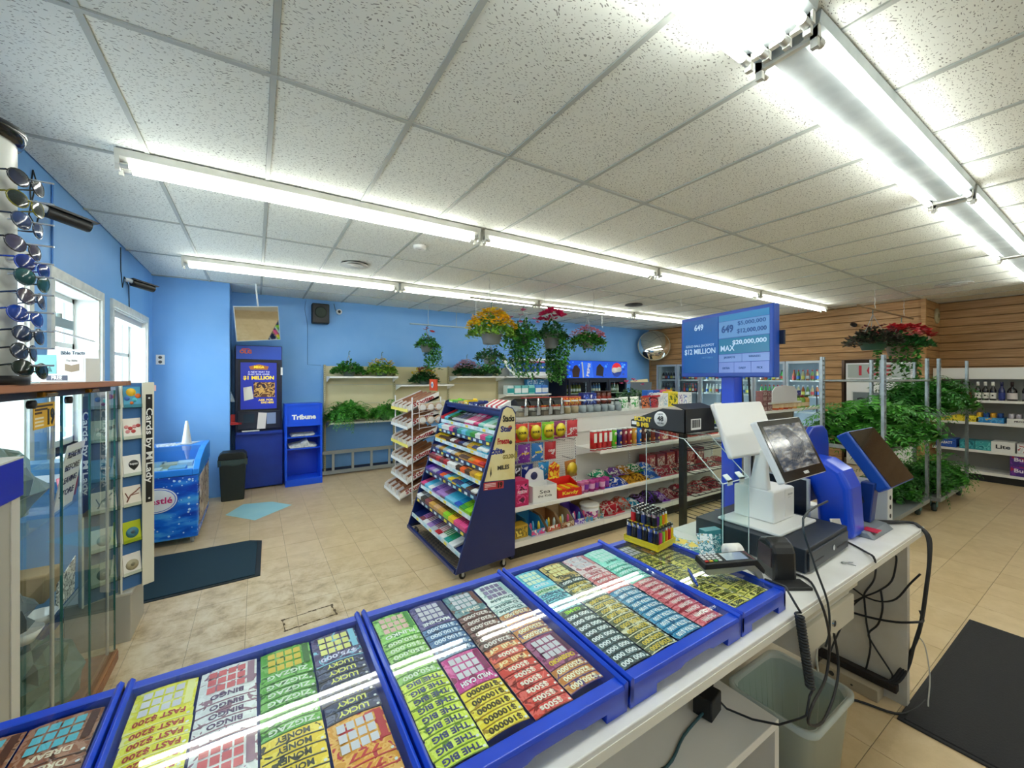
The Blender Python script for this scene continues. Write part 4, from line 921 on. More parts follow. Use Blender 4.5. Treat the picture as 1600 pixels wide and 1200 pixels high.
for k in range(6):
    card(0, k, CCOL[k]); card(1, k, CC2[k])
cbx = thing('pedestal', 'plain grey box pedestal under the greeting card rack', 'pedestal', (-.82, 3.68, 0))
B().box(-.16, -.18, 0, .14, .17, .30).obj('body', mat('b0aca0', .5), cbx, bev=.004)
B().box(-.165, -.185, .30, .145, .175, .312).obj('top', mat('c9c6ba', .45), cbx)
# ice-cream freezer
fz_m, t, b = custom('freezer_print')
tc = t.add('ShaderNodeTexCoord').outputs['Object']
vo = t.add('ShaderNodeTexVoronoi', {'Vector': tc, 'Scale': 26.0}); vs_ = t.add('ShaderNodeSeparateColor', {0: vo.outputs['Color']})
thr = t.add('ShaderNodeMath', {0: vs_.outputs[0], 1: .33}, operation='MULTIPLY'); sp = t.add('ShaderNodeMath', {0: vo.outputs['Distance'], 1: thr.outputs[0]}, operation='LESS_THAN')
nz = t.add('ShaderNodeTexNoise', {'Vector': t.add('ShaderNodeMapping', {'Vector': tc, 'Rotation': (0, R(25), 0), 'Scale': (1.5, 1.5, 5)}).outputs[0], 'Scale': 3.0, 'Detail': 3})
cR = t.ramp(nz.outputs[0], [(.3, '0f3fb4'), (.5, '1a6fe0'), (.68, '4aa8f0')])
mx = t.add('ShaderNodeMix', {0: sp.outputs[0], 6: cR, 7: lin('bfe6ff')}, data_type='RGBA'); t.l.new(mx.outputs[2], b.inputs['Base Color']); b.inputs['Roughness'].default_value = .25
fz = thing('ice_cream_freezer', 'bright blue ice cream chest freezer with a sloping glass lid', 'freezer', (-.80, 5.75, 0))
B().box(-.30, -.56, .07, .30, .55, .70).obj('body', fz_m, fz, bev=.012)
fr = B()
pf = [(-.57, .70), (-.57, .76), (-.40, .83), (-.05, .885), (.2, .90), (.56, .90), (.56, .70)]
for x0, x1 in ((-.31, -.255), (.255, .31)): fr.prism(pf, 0, x0, x1)
fr.box(-.255, -.57, .70, .255, -.53, .765).box(-.255, .2, .70, .255, .56, .90)
fr.obj('rim', mat('2a86e6', .3), fz, bev=.006)
B().prism([(-.53, .762), (-.40, .822), (-.05, .877), (.2, .892), (.2, .898), (-.05, .883), (-.40, .828), (-.53, .768)], 0, -.255, .255).obj('lid_glass', glass('eef8fa', .03, 1, 1.4), fz)
B().box(-.25, -.52, .60, .25, .2, .702).obj('basket_floor', mat('dfeaf0', .5), fz)
for x, y, c in ((-.1, -.3, 'e8e0d0'), (.1, -.25, '8fb8d8'), (0, 0, 'd8c8a8'), (-.12, .08, 'b8d0e0'), (.13, .05, 'e0e8ee')): B().box(x-.07, y-.09, .7025, x+.07, y+.09, .745).obj('ice_cream_box', mat(c, .5), fz)
lg = B(); n = 28
lg.prism([(.165*math.cos(2*math.pi*q/n), .48+.13*math.sin(2*math.pi*q/n)) for q in range(n)], 1, -.566, -.561)
lg.obj('logo_border', mat('0f4fc0', .3), fz, (-.02, 0, 0))
B().prism([(.157*math.cos(2*math.pi*q/n), .48+.122*math.sin(2*math.pi*q/n)) for q in range(n)], 1, -.568, -.566).obj('logo_edge', WHITE, fz, (-.02, 0, 0))
B().prism([(.146*math.cos(2*math.pi*q/n), .48+.111*math.sin(2*math.pi*q/n)) for q in range(n)], 1, -.570, -.568).obj('logo_edge', mat('1f5fd0', .3), fz, (-.02, 0, 0))
B().prism([(.140*math.cos(2*math.pi*q/n), .48+.105*math.sin(2*math.pi*q/n)) for q in range(n)], 1, -.572, -.570).obj('logo_field', WHITE, fz, (-.02, 0, 0))
text('Nestlé', .085, mat('d0206a', .35), fz, (-.02, -.574, .475), FRONT, bold=.02, fit=.235)
pnl = B().box(.301, -.45, .16, .303, .5, .66).obj('side_picture', printed('c8b8a0', '6a4a3a', 'e8e4dc', 9), fz)
for x, y in ((-.25, -.5), (.25, -.5), (-.25, .48), (.25, .48)): B().lathe([(.001, -.012), (.03, -.012), (.03, .012), (.001, .012)], 12, axis=0, at=(x, y, .03)).box(x-.02, y-.02, .03, x+.02, y+.02, .072).obj('caster', mat('8a8f94', .4), fz)
pp = [((-.88, 6.1), 'white', 'eef1f0'), ((-.70, 6.15), 'grey', 'cfd4d2')]
for k, ((x, y), nm, c) in enumerate(pp): tag(B().box(-.09, -.12, 0, .09, .12, .004).obj('paper_sheet', printed(c, '9aa4a8', c, 18), None, (x, y, .9005), (0, 0, R(12-30*k))), f'{nm} printed sheet lying on the freezer top', 'paper')
cn = thing('wet_floor_cone', 'small white plastic cone standing on the freezer top', 'cone', (-.69, 6.06, .9048))
B().box(-.055, -.055, 0, .055, .055, .01).obj('base', mat('d4d6d2', .5), cn); B().lathe([(.048, .01), (.012, .27), (.001, .272)], 4).obj('body', mat('e6e8e4', .5), cn)
# waste bin by the lottery kiosk
wk = thing('waste_bin', 'black bin with swing lid and liner before the blue kiosk', 'bin', (-.27, 6.80, 0), 0)
B().prism([(-.13, 0), (.13, 0), (.155, .56), (-.155, .56)], 1, -.11, .11).obj('body', mat('17211f', .5), wk, bev=.012)
B().prism([(-.165, .56), (.165, .56), (.16, .62), (.12, .66), (-.12, .66), (-.16, .62)], 1, -.125, .125).obj('lid', mat('0f1614', .45), wk, bev=.01)
lg = B(); rnd = random.Random(9)
for k in range(20):
    a, a2 = 2*math.pi*k/20, 2*math.pi*(k+1)/20
    f_ = lambda a, s_, z: (.17*s_*max(-1, min(1, 1.3*math.cos(a))), .125*s_*max(-1, min(1, 1.3*math.sin(a))), z)
    lg.quad(f_(a, 1.0, .56), f_(a2, 1.0, .56), f_(a2, .99, .47+.05*((k+1) % 3)/3), f_(a, .99, .47+.05*(k % 3)/3))
lg.obj('liner_bag', mat('3a4a48', .25), wk)
# lottery kiosk
kd = mat('0f2f8a', .4, var=('143a9c', 3)); kb = mat('0c1838', .4); kblue = mat('1c4fc0', .35)
kk = thing('lottery_kiosk', 'tall dark blue lottery kiosk with a lit poster against the back wall', 'kiosk', (.03, 7.42, 0), R(3))
B().box(-.30, -.2, .02, .31, .24, .84).obj('lower_cabinet', kd, kk, bev=.004)
B().box(-.30, -.12, .84, .31, .24, 2.17).obj('upper_cabinet', kb, kk, bev=.004)
B().box(-.29, -.135, 1.96, .30, -.118, 2.16).obj('header', kblue, kk); B().box(-.29, -.26, .83, .30, -.2, .87).obj('ledge', kd, kk)
text('OLG', .075, mat('e2622a', .4), kk, (-.17, -.137, 2.07), FRONT, bold=.05); B().box(-.22, -.1365, 2.105, -.12, -.135, 2.12).obj('mark', mat('d83a2a', .4), kk)
po = B().box(-.235, -.128, 1.20, .235, -.119, 1.91).obj('poster', mat('1f2f9c', .3, emit=.25), kk)
for a, c, d, e_ in ((-.26, 1.17, -.235, 1.94), (.235, 1.17, .26, 1.94), (-.235, 1.17, .235, 1.20), (-.235, 1.91, .235, 1.94)): B().box(a, -.135, c, d, -.118, e_).obj('poster_frame', BLACK, kk)
gy = mat('f0cf2a', .4, emit=.3); gw = mat('f0f2fa', .4, emit=.3)
B().prism([(-.11, 1.80), (.11, 1.80), (.13, 1.85), (.0, 1.885), (-.13, 1.85)], 1, -.1295, -.128).obj('poster_badge', mat('a8622a', .4, emit=.15), po)
text('MEGA', .05, gy, po, (0, -.1302, 1.84), FRONT, bold=.04)
text('A NEW WAY TO', .035, gw, po, (0, -.1292, 1.765), FRONT, fit=.28); text('PLAY FOR OVER', .03, gw, po, (0, -.1292, 1.73), FRONT, fit=.28)
text('$1 MILLION', .075, gy, po, (0, -.1292, 1.675), FRONT, bold=.04, fit=.40)
B().box(-.07, -.1292, 1.38, .21, -.128, 1.61).obj('poster_picture', printed('6a3f2a', 'e0b060', '2a1a3a', 14), po)
text('ASK FOR', .04, gy, po, (.09, -.1292, 1.335), FRONT, bold=.03, fit=.2); text('ONE HERE', .04, gy, po, (.11, -.1292, 1.295), FRONT, bold=.03, fit=.17)
pp_ = B().prism([(-.19, 1.33), (-.07, 1.36), (-.095, 1.55), (-.2, 1.53)], 1, -.1325, -.1305).obj('notice', mat('efe9d8', .6), po)
B().box(-.27, -.17, .9, .28, -.12, 1.17).obj('console', mat('101a30', .45), kk, bev=.004)
B().box(-.2, -.173, 1.0, -.06, -.168, 1.13).obj('screen', mat('2a3a4a', .1), kk); B().prism([(-.03, .9), (.08, .9), (.1, 1.14), (-.01, 1.15)], 1, -.176, -.171).obj('leaflet', mat('e8e0d8', .5), kk)
B().box(.10, -.176, .97, .22, -.171, 1.14).obj('slip_rack', mat('8a9ab8', .4), kk)
B().box(-.22, -.24, .875, .0, -.15, .885).obj('slip', mat('e6e6e0', .6), kk); B().box(.29, -.15, 1.72, .315, -.12, 1.84).obj('side_tag', WHITE, kk)
B().prism([(-.42, 1.32), (-.30, 1.32), (-.36, 1.5)], 1, -.1, -.09).obj('side_shade', mat('9fb0c0', .4), kk)
B().box(-.36, -.1, .98, -.29, -.05, 1.13).prism([(-.36, .98), (-.22, .98), (-.22, 1.01), (-.36, 1.02)], 1, -.17, -.1).obj('red_bracket', mat('c22a2a', .4), kk)
# newspaper box
nb = mat('0a52e4', .35); npb = thing('newspaper_stand', 'bright blue newspaper stand with white masthead by the kiosk', 'newspaper stand', (.63, 7.25, 0), R(2))
B().box(-.26, -.19, 0, .26, .19, .10).obj('plinth', nb, npb, bev=.004)
B().box(-.26, -.17, .10, -.235, .19, 1.26).obj('side_wall', nb, npb); B().box(.235, -.17, .10, .26, .19, 1.26).obj('side_wall', nb, npb)
B().box(-.235, .165, .10, .235, .19, 1.26).obj('back_wall', mat('0d48cc', .4), npb); B().box(-.26, -.17, 1.24, .26, .19, 1.27).obj('top', nb, npb)
B().box(-.235, -.155, .92, .235, -.135, 1.24).obj('masthead', nb, npb); text('Tribune', .10, WHITE, npb, (0, -.157, 1.06), FRONT, bold=.05, fit=.34)
for z in (.74, .56): B().prism([(-.15, z), (.165, z+.03), (.165, z+.045), (-.15, z+.015)], 0, -.235, .235).obj('shelf', nb, npb)
for k, (z, nm) in enumerate(((.768, 'flat folded newspaper on the upper shelf of the blue stand'), (.588, 'rumpled newspaper on the lower shelf of the blue stand'))):
    o = B().prism([(-.17, 0), (.13, 0), (.17, .02), (-.15, .02)] if not k else [(-.18, 0), (.17, .0), (.2, .02), (.09, .05), (.06, .11), (-.03, .06), (-.2, .03)], 1, -.13, .09).obj('newspaper', mat('d6dbe0', .6, var=('9aa2aa', 30)), None, (.62, 7.23, z+.006), (R(5), 0, R(2)))
    tag(o, nm, 'newspaper')
# tilted security mirror
mi = thing('security_mirror', 'flat tilted security mirror hung from the ceiling above the kiosk', 'mirror', (.02, 6.88, 2.46), 0, None, (R(-22), R(-6), R(6)))
B().box(-.275, .0, -.25, .275, .012, .25).obj('backing', mat('b8c0c4', .4), mi); B().box(-.265, -.004, -.24, .265, -.0005, .24).obj('glass', mat('e8ecec', .03, 1), mi)
mp_ = B().tube([(.03, .06, .0), (.03, .13, .60)], .012, 8).obj('hanger', mat('e4e8ea', .3), mi)
mi.rotation_euler = (R(16), R(-6), R(6))
# wall fittings
sp = thing('wall_speaker', 'black box speaker mounted high on the blue back wall', 'speaker', (.93, 7.62, 2.60))
B().box(-.135, -.09, 0, .135, .07, .34).obj('cabinet', mat('13181a', .5), sp, bev=.02, seg=3)
B().lathe([(.001, -.098), (.08, -.098), (.095, -.09), (.001, -.09)], 24, axis=1, at=(0, 0, .19)).obj('cone', mat('2f3a30', .7), sp)
B().box(-.07, -.093, .04, .07, -.09, .075).obj('port', BLACK, sp); B().box(-.03, .07, .12, .03, .079, .22).obj('bracket', BLACK, sp)
def camera_(nm, loc, rz, tilt, label, m):
    c = thing('security_camera', label, 'camera', loc, rz)
    B().tube([(-.0, 0, 0), (.05, 0, 0), (.07, 0, -.01)], .022, 10).obj('bracket', mat('d9dde0', .4), c)
    b_ = B().tube([(.06, 0, 0), (.26, 0, 0)], .036, 14).obj('body', m, c, (0, 0, -.01), (0, tilt, 0))
    B().tube([(.255, 0, 0), (.268, 0, 0)], .032, 14).obj('lens', mat('20262c', .08), b_); B().prism([(.05, .03), (.29, .03), (.30, .042), (.05, .045)], 1, -.035, .035).obj('hood', m, b_)
    return c
camera_('a', (-1.145, 3.62, 2.74), R(38), R(8), 'black bullet camera high on the window wall, nearer the sunglasses tower', BLACK)
camera_('b', (-1.145, 5.66, 2.70), R(42), R(8), 'black bullet camera high on the window wall, nearer the blue corner', BLACK)
tag(B().lathe([(.001, -.06), (.045, -.06), (.05, -.02), (.04, 0), (.001, 0)], 16, axis=1).lathe([(.001, -.066), (.025, -.064), (.025, -.06)], 12, axis=1, m=1).obj('security_camera', [mat('dfe4e6', .4), BLACK], None, (1.24, 7.695, 2.84)), 'small white dome camera on the back wall beside the speaker', 'camera')
def wire(pts, label, r=.004, m=BLACK): return tag(B().tube(pts, r, 5).obj('wall_cable', m), label, 'cable')
wire([(-1.143, 3.60, 2.745), (-1.141, 3.58, 2.82), (-1.142, 3.62, 2.95), (-1.142, 3.66, 2.90), (-1.141, 3.62, 2.80), (-1.14, 3.56, 2.66), (-1.142, 3.66, 2.62), (-1.143, 3.7, 2.7)], 'black cable looped around the nearer window-wall camera')
wire([(-1.143, 5.5, 2.99), (-1.142, 5.5, 2.76), (-1.142, 5.56, 2.60), (-1.142, 5.62, 2.72), (-1.142, 5.8, 2.66), (-1.142, 5.82, 2.40)], 'black cable hanging around the farther window-wall camera')
wire([(.72, 7.695, 3.0), (.70, 7.695, 2.85), (.74, 7.695, 2.6), (.74, 7.695, 1.9), (.95, 7.695, 1.89)], 'thin dark cable running down the back wall from the ceiling', .003, mat('2a5a9c', .5))
wire([(1.16, 7.695, 2.98), (1.18, 7.695, 2.88), (1.22, 7.695, 2.84)], 'short black cable to the small dome camera', .004)
wire([(-1.1435, 3.9, 2.98), (-1.1435, 3.9, 2.45)], 'thin blue cable channel above the first window', .006, mat('4a86cc', .5))
ou = thing('wall_outlet', 'white power outlet on the blue corner wall above the freezer', 'outlet', (-1.07, 6.995, 1.92))
B().box(-.045, -.006, -.065, .045, .004, .065).obj('plate', WHITE, ou, bev=.003)
for z in (-.03, .03): B().lathe([(.001, -.008), (.02, -.008), (.02, -.006)], 10, axis=1, at=(0, 0, z)).obj('socket', mat('55585a', .5), ou)
# floor mats and stuck-on sheet
em = thing('entrance_mat', 'dark blue-green entrance mat on the tiles before the freezer', 'mat', (-.45, 4.50, 0))
B().prism([(-.69, -.47), (.44, -.42), (.46, .38), (.38, .44), (-.69, .47)], 2, 0, .012).obj('carpet', mat('10303e', .9, bump=.5, bscale=250), em)
B().prism([(-.69, -.50), (.48, -.45), (.50, .40), (.40, .47), (-.69, .50)], 2, 0, .006).obj('rubber_edge', mat('0e1a1c', .6), em)
tag(B().prism([((-0.319, 6.048, 0.000)[0]-.30, (-0.319, 6.048, 0.000)[1]-5.86), ((-0.014, 5.646, 0.000)[0]-.30, (-0.014, 5.646, 0.000)[1]-5.86), ((0.399, 6.058, 0.000)[0]-.30, (0.399, 6.058, 0.000)[1]-5.86), ((0.182, 6.356, 0.000)[0]-.30, (0.182, 6.356, 0.000)[1]-5.86), ((-0.145, 6.434, 0.000)[0]-.30, (-0.145, 6.434, 0.000)[1]-5.86)], 2, .0003, .002).obj('sheet', mat('9fdcE4'.lower(), .35, var=('b4e6ea', 3)), None, (.30, 5.86, 0)), 'pale turquoise floor graphic stuck before the kiosk', 'floor graphic')
bm = B(); rnd = random.Random(3)
ta = thing('tape_mark', 'worn dark tape rectangle left on the floor tiles', 'tape', (.32, 3.17, 0), R(4))
for a in ((-.17, -.085, .17, -.065), (-.17, .06, .17, .08), (-.17, -.085, -.15, .08), (.15, -.085, .17, .08)):
    bm = B(); x0, y0, x1, y1 = a
    if x1-x0 > y1-y0:
        for q in range(12): bm.box(x0+(x1-x0)*q/12, y0+rnd.uniform(0, .008), .0003, x0+(x1-x0)*(q+.95)/12, y1-rnd.uniform(0, .01), .001)
    else:
        for q in range(6): bm.box(x0+rnd.uniform(0, .008), y0+(y1-y0)*q/6, .0003, x1-rnd.uniform(0, .01), y0+(y1-y0)*(q+.95)/6, .001)
    stuff(bm.obj('tape', mat('5b4c34', .8), ta))
# ---------------------------------------------------------------- candy rack
navy = mat('0f2462', .35, coat=.2); wire_d = mat('2a3346', .4, .5); lab_w = mat('dfeaf0', .4)
CX0, CY0, CY1 = 1.37, 3.03, 4.27
cr = thing('candy_rack', 'navy sloping candy rack on casters with a cream brand end panel', 'rack', (1.68, 3.65, 0))
xf = lambda z: 1.375+(z-.07)*.335
def K_(nm, bm, m, par=None, **k): return bm.obj(nm, m, par or cr, (-1.68, -3.65, 0) if par is None else (0, 0, 0), **k)
prof = [(1.375, .07), (1.955, .10), (1.965, 1.375), (1.93, 1.42), (1.87, 1.44), (1.82, 1.42)]
for nm, y in (('end_panel', CY0), ('end_panel', CY1)): ep = K_(nm, B().prism(prof, 1, y, y+.018), navy, bev=.004)
for q, (a, c) in enumerate(((.80, 1.41),)):
    pts = [(xf(.80)+.025, .80), (1.95, .785), (1.955, 1.36), (1.925, 1.41), (1.87, 1.43), (xf(1.4)+.012, 1.405)]
    e1 = K_('brand_panel', B().prism(pts, 1, CY0-.004, CY0), mat('ece2b0', .35, var=('e2d28e', 6)))
BR = [('Stacks', .075, 1.325, 1.885, '15181d', 0), ('Star', .07, 1.235, 1.86, '2a2f7a', 14), ('Freeze', .07, 1.13, 1.83, 'b0252c', -4), ('Exite', .08, 1.05, 1.76, '1b2f8c', 12), ('GOLDEN', .05, .99, 1.885, '8a7a30', 8), ('MILES', .05, .90, 1.83, '3c3a36', 4)]
for s_, sz, z, x, c, a in BR: text(s_, sz, mat(c, .4), cr, (x-1.68, CY0-.005-3.65, z), (R(90), 0, 0), bold=.04, fit=.12)
B().prism([(0, 0), (.012, .03), (.006, .09), (-.004, .035)], 1, -.001, 0).obj('motif', mat('3c3a36', .4), cr, (1.70-1.68, CY0-.005-3.65, .83))
for x, z, r in ((1.90, 1.245, .022), (1.905, 1.115, .018), (1.83, 1.04, .016)): B().lathe([(.001, -.001), (r, -.001), (r*.8, 0)], 7, axis=1).obj('motif', mat('c0642c' if z > 1.2 else '4a4038', .4), cr, (x-1.68, CY0-.0045-3.65, z))
sg = tag(B().box(-.1, -.002, -.032, .1, 0, .032).obj('age_sign', mat('b0303a', .4), None, (1.735, CY0-.0005, .755), (0, R(2), 0)), 'red 19 age notice stuck on the candy rack end panel', 'sign')
text('19', .055, BLACK, sg, (.06, -.0026, -.002), FRONT, bold=.06, squash=1.1)
for k in range(3): B().box(-.09, -.0026, .016-.012*k, .02, -.002, .022-.012*k).obj('print_line', mat('f0d8d8', .5), sg)
B().box(-.09, -.0026, -.026, -.06, -.002, -.02).obj('print_line', mat('f0d8d8', .5), sg)
SZ = [1.22, 1.12, 1.015, .905, .80, .675, .515, .38, .225]
for k, z in enumerate(SZ):
    x = xf(z); d = .22 if k < 5 else .30
    s_ = K_('shelf', B().prism([(x, z-.02), (x+d, z+.055), (x+d, z+.06), (x, z-.015)], 1, CY0+.018, CY1), navy)
    B().prism([(x-.006, z-.03), (x, z-.03), (x+.004, z+.006), (x-.002, z+.006)], 1, CY0+.02, CY1-.01).obj('price_rail', mat('24345c', .35) if k % 2 else mat('c9dbe2', .35), s_)
    rnd = random.Random(k)
    for q in range(10):
        y = CY0+.05+.12*q+rnd.uniform(0, .02)
        B().box(x-.0075, y, z-.024, x-.005, y+.055, z-.002).obj('price_label', [lab_w, mat('e9d84a', .4), mat('9fd0dc', .4)][(q+k) % 3], s_)
K_('back_panel', B().box(1.94, CY0+.018, .12, 1.955, CY1, 1.38), navy)
K_('top_rail', B().tube([(1.83, CY0+.02, 1.40), (1.83, CY1, 1.40)], .012, 8).box(1.83, CY0+.02, 1.36, 1.84, CY1, 1.40), navy)
fr = K_('base_frame', B().box(1.37, CY0+.018, .075, 1.395, CY1, .105).box(1.93, CY0+.018, .075, 1.955, CY1, .105), navy)
for k in range(46): B().tube([(1.385, CY0+.04+.0265*k, .10), (1.945, CY0+.04+.0265*k, .12)], .003, 4).obj('grid_wire', wire_d, fr)
for x, y in ((1.46, CY0+.05), (1.86, CY0+.05), (1.46, CY1-.03), (1.86, CY1-.03)):
    c_ = K_('caster', B().lathe([(.001, -.011), (.028, -.011), (.03, 0), (.028, .011), (.001, .011)], 14, axis=1, at=(x, y, .03)), BLACK)
    B().box(x-.012, y-.016, .03, x+.012, y-.012, .075).box(x-.012, y+.012, .03, x+.012, y+.016, .075).lathe([(.001, -.017), (.008, -.017), (.008, .017), (.001, .017)], 8, axis=1, at=(x, y, .03)).obj('fork', STEEL, c_)
PAL = dict(red='c4202c', teal='1fa39a', blue='1f58c8', lblue='6fc4e6', purple='4a2a9c', pink='e24a8c', white='eef0ee', yellow='eac81e', brown='4a2c22', dbrown='2c1c1a', black='16171a', gold='c99a3a', tan='c9a070', orange='f0621a', green='3a9a3c', lime='8fd01e', maroon='7a2438', cyan='22b4d8', lilac='a880c8', navy='1a2a70', silver='b8c0c6', mint='a8e6d8')
def pc(n): return mat(PAL[n], .3)
_cb = {}
def bar_box(w, d, h, c1, c2, style):
    """open counter box of wrapped bars: tray, low lip and rounded wrappers"""
    key = (round(w, 3), c1, c2, style, round(h, 3), round(d, 3))
    if key in _cb: return _cb[key]
    t_ = B().box(-.0, -w/2, 0, d, w/2, .004).box(0, -w/2, 0, .003, w/2, h*.55).box(d-.003, -w/2, 0, d, w/2, h*.9)
    t_.prism([(0, 0), (d, 0), (d, h*.9), (0, h*.55)], 1, -w/2, -w/2+.003).prism([(0, 0), (d, 0), (d, h*.9), (0, h*.55)], 1, w/2-.003, w/2)
    tray = t_.mesh('candy_box', pc(c1))
    bm = B(); n = 4 if style != 1 else 3
    for q in range(n):
        yc = -w/2+w*(q+.5)/n; hw = w/n*.46; z0 = h*.25; z1 = h*(.95 if style == 2 else .8)
        bm.prism([(yc-hw, z0), (yc+hw, z0), (yc+hw, z1*.9), (yc+hw*.5, z1), (yc-hw*.5, z1), (yc-hw, z1*.9)], 0, .005, d-.006, 0)
        bm.prism([(yc-hw*.55, z1), (yc+hw*.55, z1), (yc+hw*.5, z1+.002), (yc-hw*.5, z1+.002)], 0, d*.2, d*.7, 1)
    bars = bm.mesh('wrappers', [pc(c1) if style == 2 else pc(c2), pc(c2) if style == 2 else pc(c1)])
    _cb[key] = (tray, bars); return _cb[key]
ROWS = [
 [('red', 'red'), ('teal', 'lblue'), ('green', 'dbrown'), ('dbrown', 'silver'), ('navy', 'silver'), ('dbrown', 'silver'), ('pink', 'white'), ('pink', 'white'), ('maroon', 'pink'), ('teal', 'mint'), ('mint', 'white'), ('green', 'white')],
 [('lblue', 'white'), ('white', 'pink'), ('white', 'silver'), ('pink', 'white'), ('navy', 'white'), ('teal', 'mint'), ('lblue', 'mint'), ('teal', 'mint'), ('green', 'mint'), ('white', 'mint'), ('pink', 'white'), ('teal', 'white')],
 [('yellow', 'gold'), ('yellow', 'brown'), ('yellow', 'brown'), ('dbrown', 'brown'), ('brown', 'white'), ('dbrown', 'maroon'), ('dbrown', 'navy'), ('brown', 'silver'), ('yellow', 'gold'), ('yellow', 'navy'), ('lblue', 'white'), ('cyan', 'white')],
 [('navy', 'brown'), ('blue', 'silver'), ('brown', 'gold'), ('cyan', 'silver'), ('blue', 'white'), ('brown', 'silver'), ('dbrown', 'gold'), ('tan', 'brown'), ('gold', 'brown'), ('orange', 'gold'), ('orange', 'orange'), ('orange', 'red')],
 [('maroon', 'pink'), ('maroon', 'white'), ('red', 'white'), ('maroon', 'brown'), ('red', 'silver'), ('white', 'brown'), ('white', 'silver'), ('dbrown', 'white'), ('orange', 'brown'), ('brown', 'gold'), ('gold', 'tan'), ('yellow', 'gold')],
 [('purple', 'purple'), ('purple', 'lilac'), ('purple', 'silver'), ('navy', 'purple'), ('purple', 'orange'), ('navy', 'lblue'), ('cyan', 'yellow'), ('yellow', 'navy'), ('cyan', 'navy'), ('dbrown', 'lblue'), ('navy', 'brown'), ('brown', 'white')],
 [('maroon', 'pink'), ('cyan', 'lblue'), ('lblue', 'white'), ('lilac', 'purple'), ('lilac', 'lilac'), ('brown', 'lilac'), ('cyan', 'lblue'), ('cyan', 'lblue'), ('cyan', 'blue'), ('lime', 'green'), ('lime', 'lime')],
 [('white', 'dbrown'), ('black', 'silver'), ('maroon', 'tan'), ('gold', 'brown'), ('tan', 'brown'), ('gold', 'dbrown'), ('lime', 'brown'), ('yellow', 'dbrown'), ('pink', 'brown'), ('pink', 'maroon')],
 [('lilac', 'maroon'), ('maroon', 'white'), ('navy', 'lilac'), ('maroon', 'silver'), ('white', 'red'), ('green', 'white'), ('green', 'teal'), ('white', 'white')]]
PN = dict(lblue='light blue', dbrown='dark brown', cyan='sky blue')
for k, row in enumerate(ROWS):
    z = SZ[k]; x = xf(z); n = len(row); Lr = (CY1-.01)-(CY0+.03)
    if k == 8: Lr *= .72
    w_ = Lr/n; d = .19 if k < 5 else .25; h = .062 if k not in (8,) else .03
    ang = math.atan2(.075, .22 if k < 5 else .30)
    for q, (c1, c2) in enumerate(row):
        yc = CY1-.012-w_*(q+.5)-(0 if k != 8 else .2)
        tr_, ba = bar_box(w_*.94, d, h, c1, c2, (k*5+q*3) % 3)
        o = link('candy_box', tr_, None, (x+.004, yc, z-.0125), (0, -ang, 0))
        a, b_ = PN.get(c1, c1), PN.get(c2, c2)
        tag(o, f'{a} and {b_} candy box, {ORD[k]} candy rack shelf, {ORD[n-1-q]} from the cream panel' if a != b_ else f'{a} candy box, {ORD[k]} candy rack shelf, {ORD[n-1-q]} from the cream panel', 'candy box', 'candy boxes on the candy rack')
        stuff(link('wrappers', ba, o))
for k, (y, c, wd, h, lab) in enumerate(((4.18, 'lime', .10, .06, 'lime green snack box'), (4.06, 'green', .12, .055, 'green snack box'), (3.93, 'tan', .12, .055, 'tan cardboard tray'), (3.80, 'yellow', .08, .075, 'yellow snack packet'), (3.68, 'navy', .10, .06, 'navy blue can pack'), (3.57, 'navy', .09, .065, 'dark blue can pack'), (3.46, 'brown', .1, .05, 'brown open tray'))):
    o = B().box(-.06, -wd/2, 0, .06, wd/2, h).box(-.061, -wd/2+.01, h*.25, -.06, wd/2-.01, h*.75, 1).prism([(-wd/2, h), (wd/2, h), (wd/2-.01, h+.012), (-wd/2+.01, h+.012)], 0, .05, .06).obj('snack_box', [pc(c), printed(PAL[c], 'f0f0e0', PAL['brown'], 30)], None, (1.90, y, 1.378), (0, 0, R(random.uniform(-5, 5))), bev=.003)
    tag(o, f'{lab} on the candy rack top, {ORD[k]} from the far end', 'snack box', 'snack boxes on top of the candy rack')
K_('top_ledge', B().box(1.835, CY0+.02, 1.365, 1.96, CY1, 1.377), navy)
mb = thing('striped_box', 'white and red striped carton slanting on the candy rack top', 'box', (1.90, 3.26, 1.378), R(5))
B().prism([(-.06, 0), (.06, 0), (.06, .10), (-.06, .05)], 1, -.14, .12).obj('carton', WHITE, mb)
for y in (-.10, -.02, .06): B().prism([(-.0605, .0), (-.06, .0), (.06, .1015), (.0595, .1015), (-.0605, .051)], 1, y, y+.035).obj('stripe', mat('c42a3a', .4), mb)
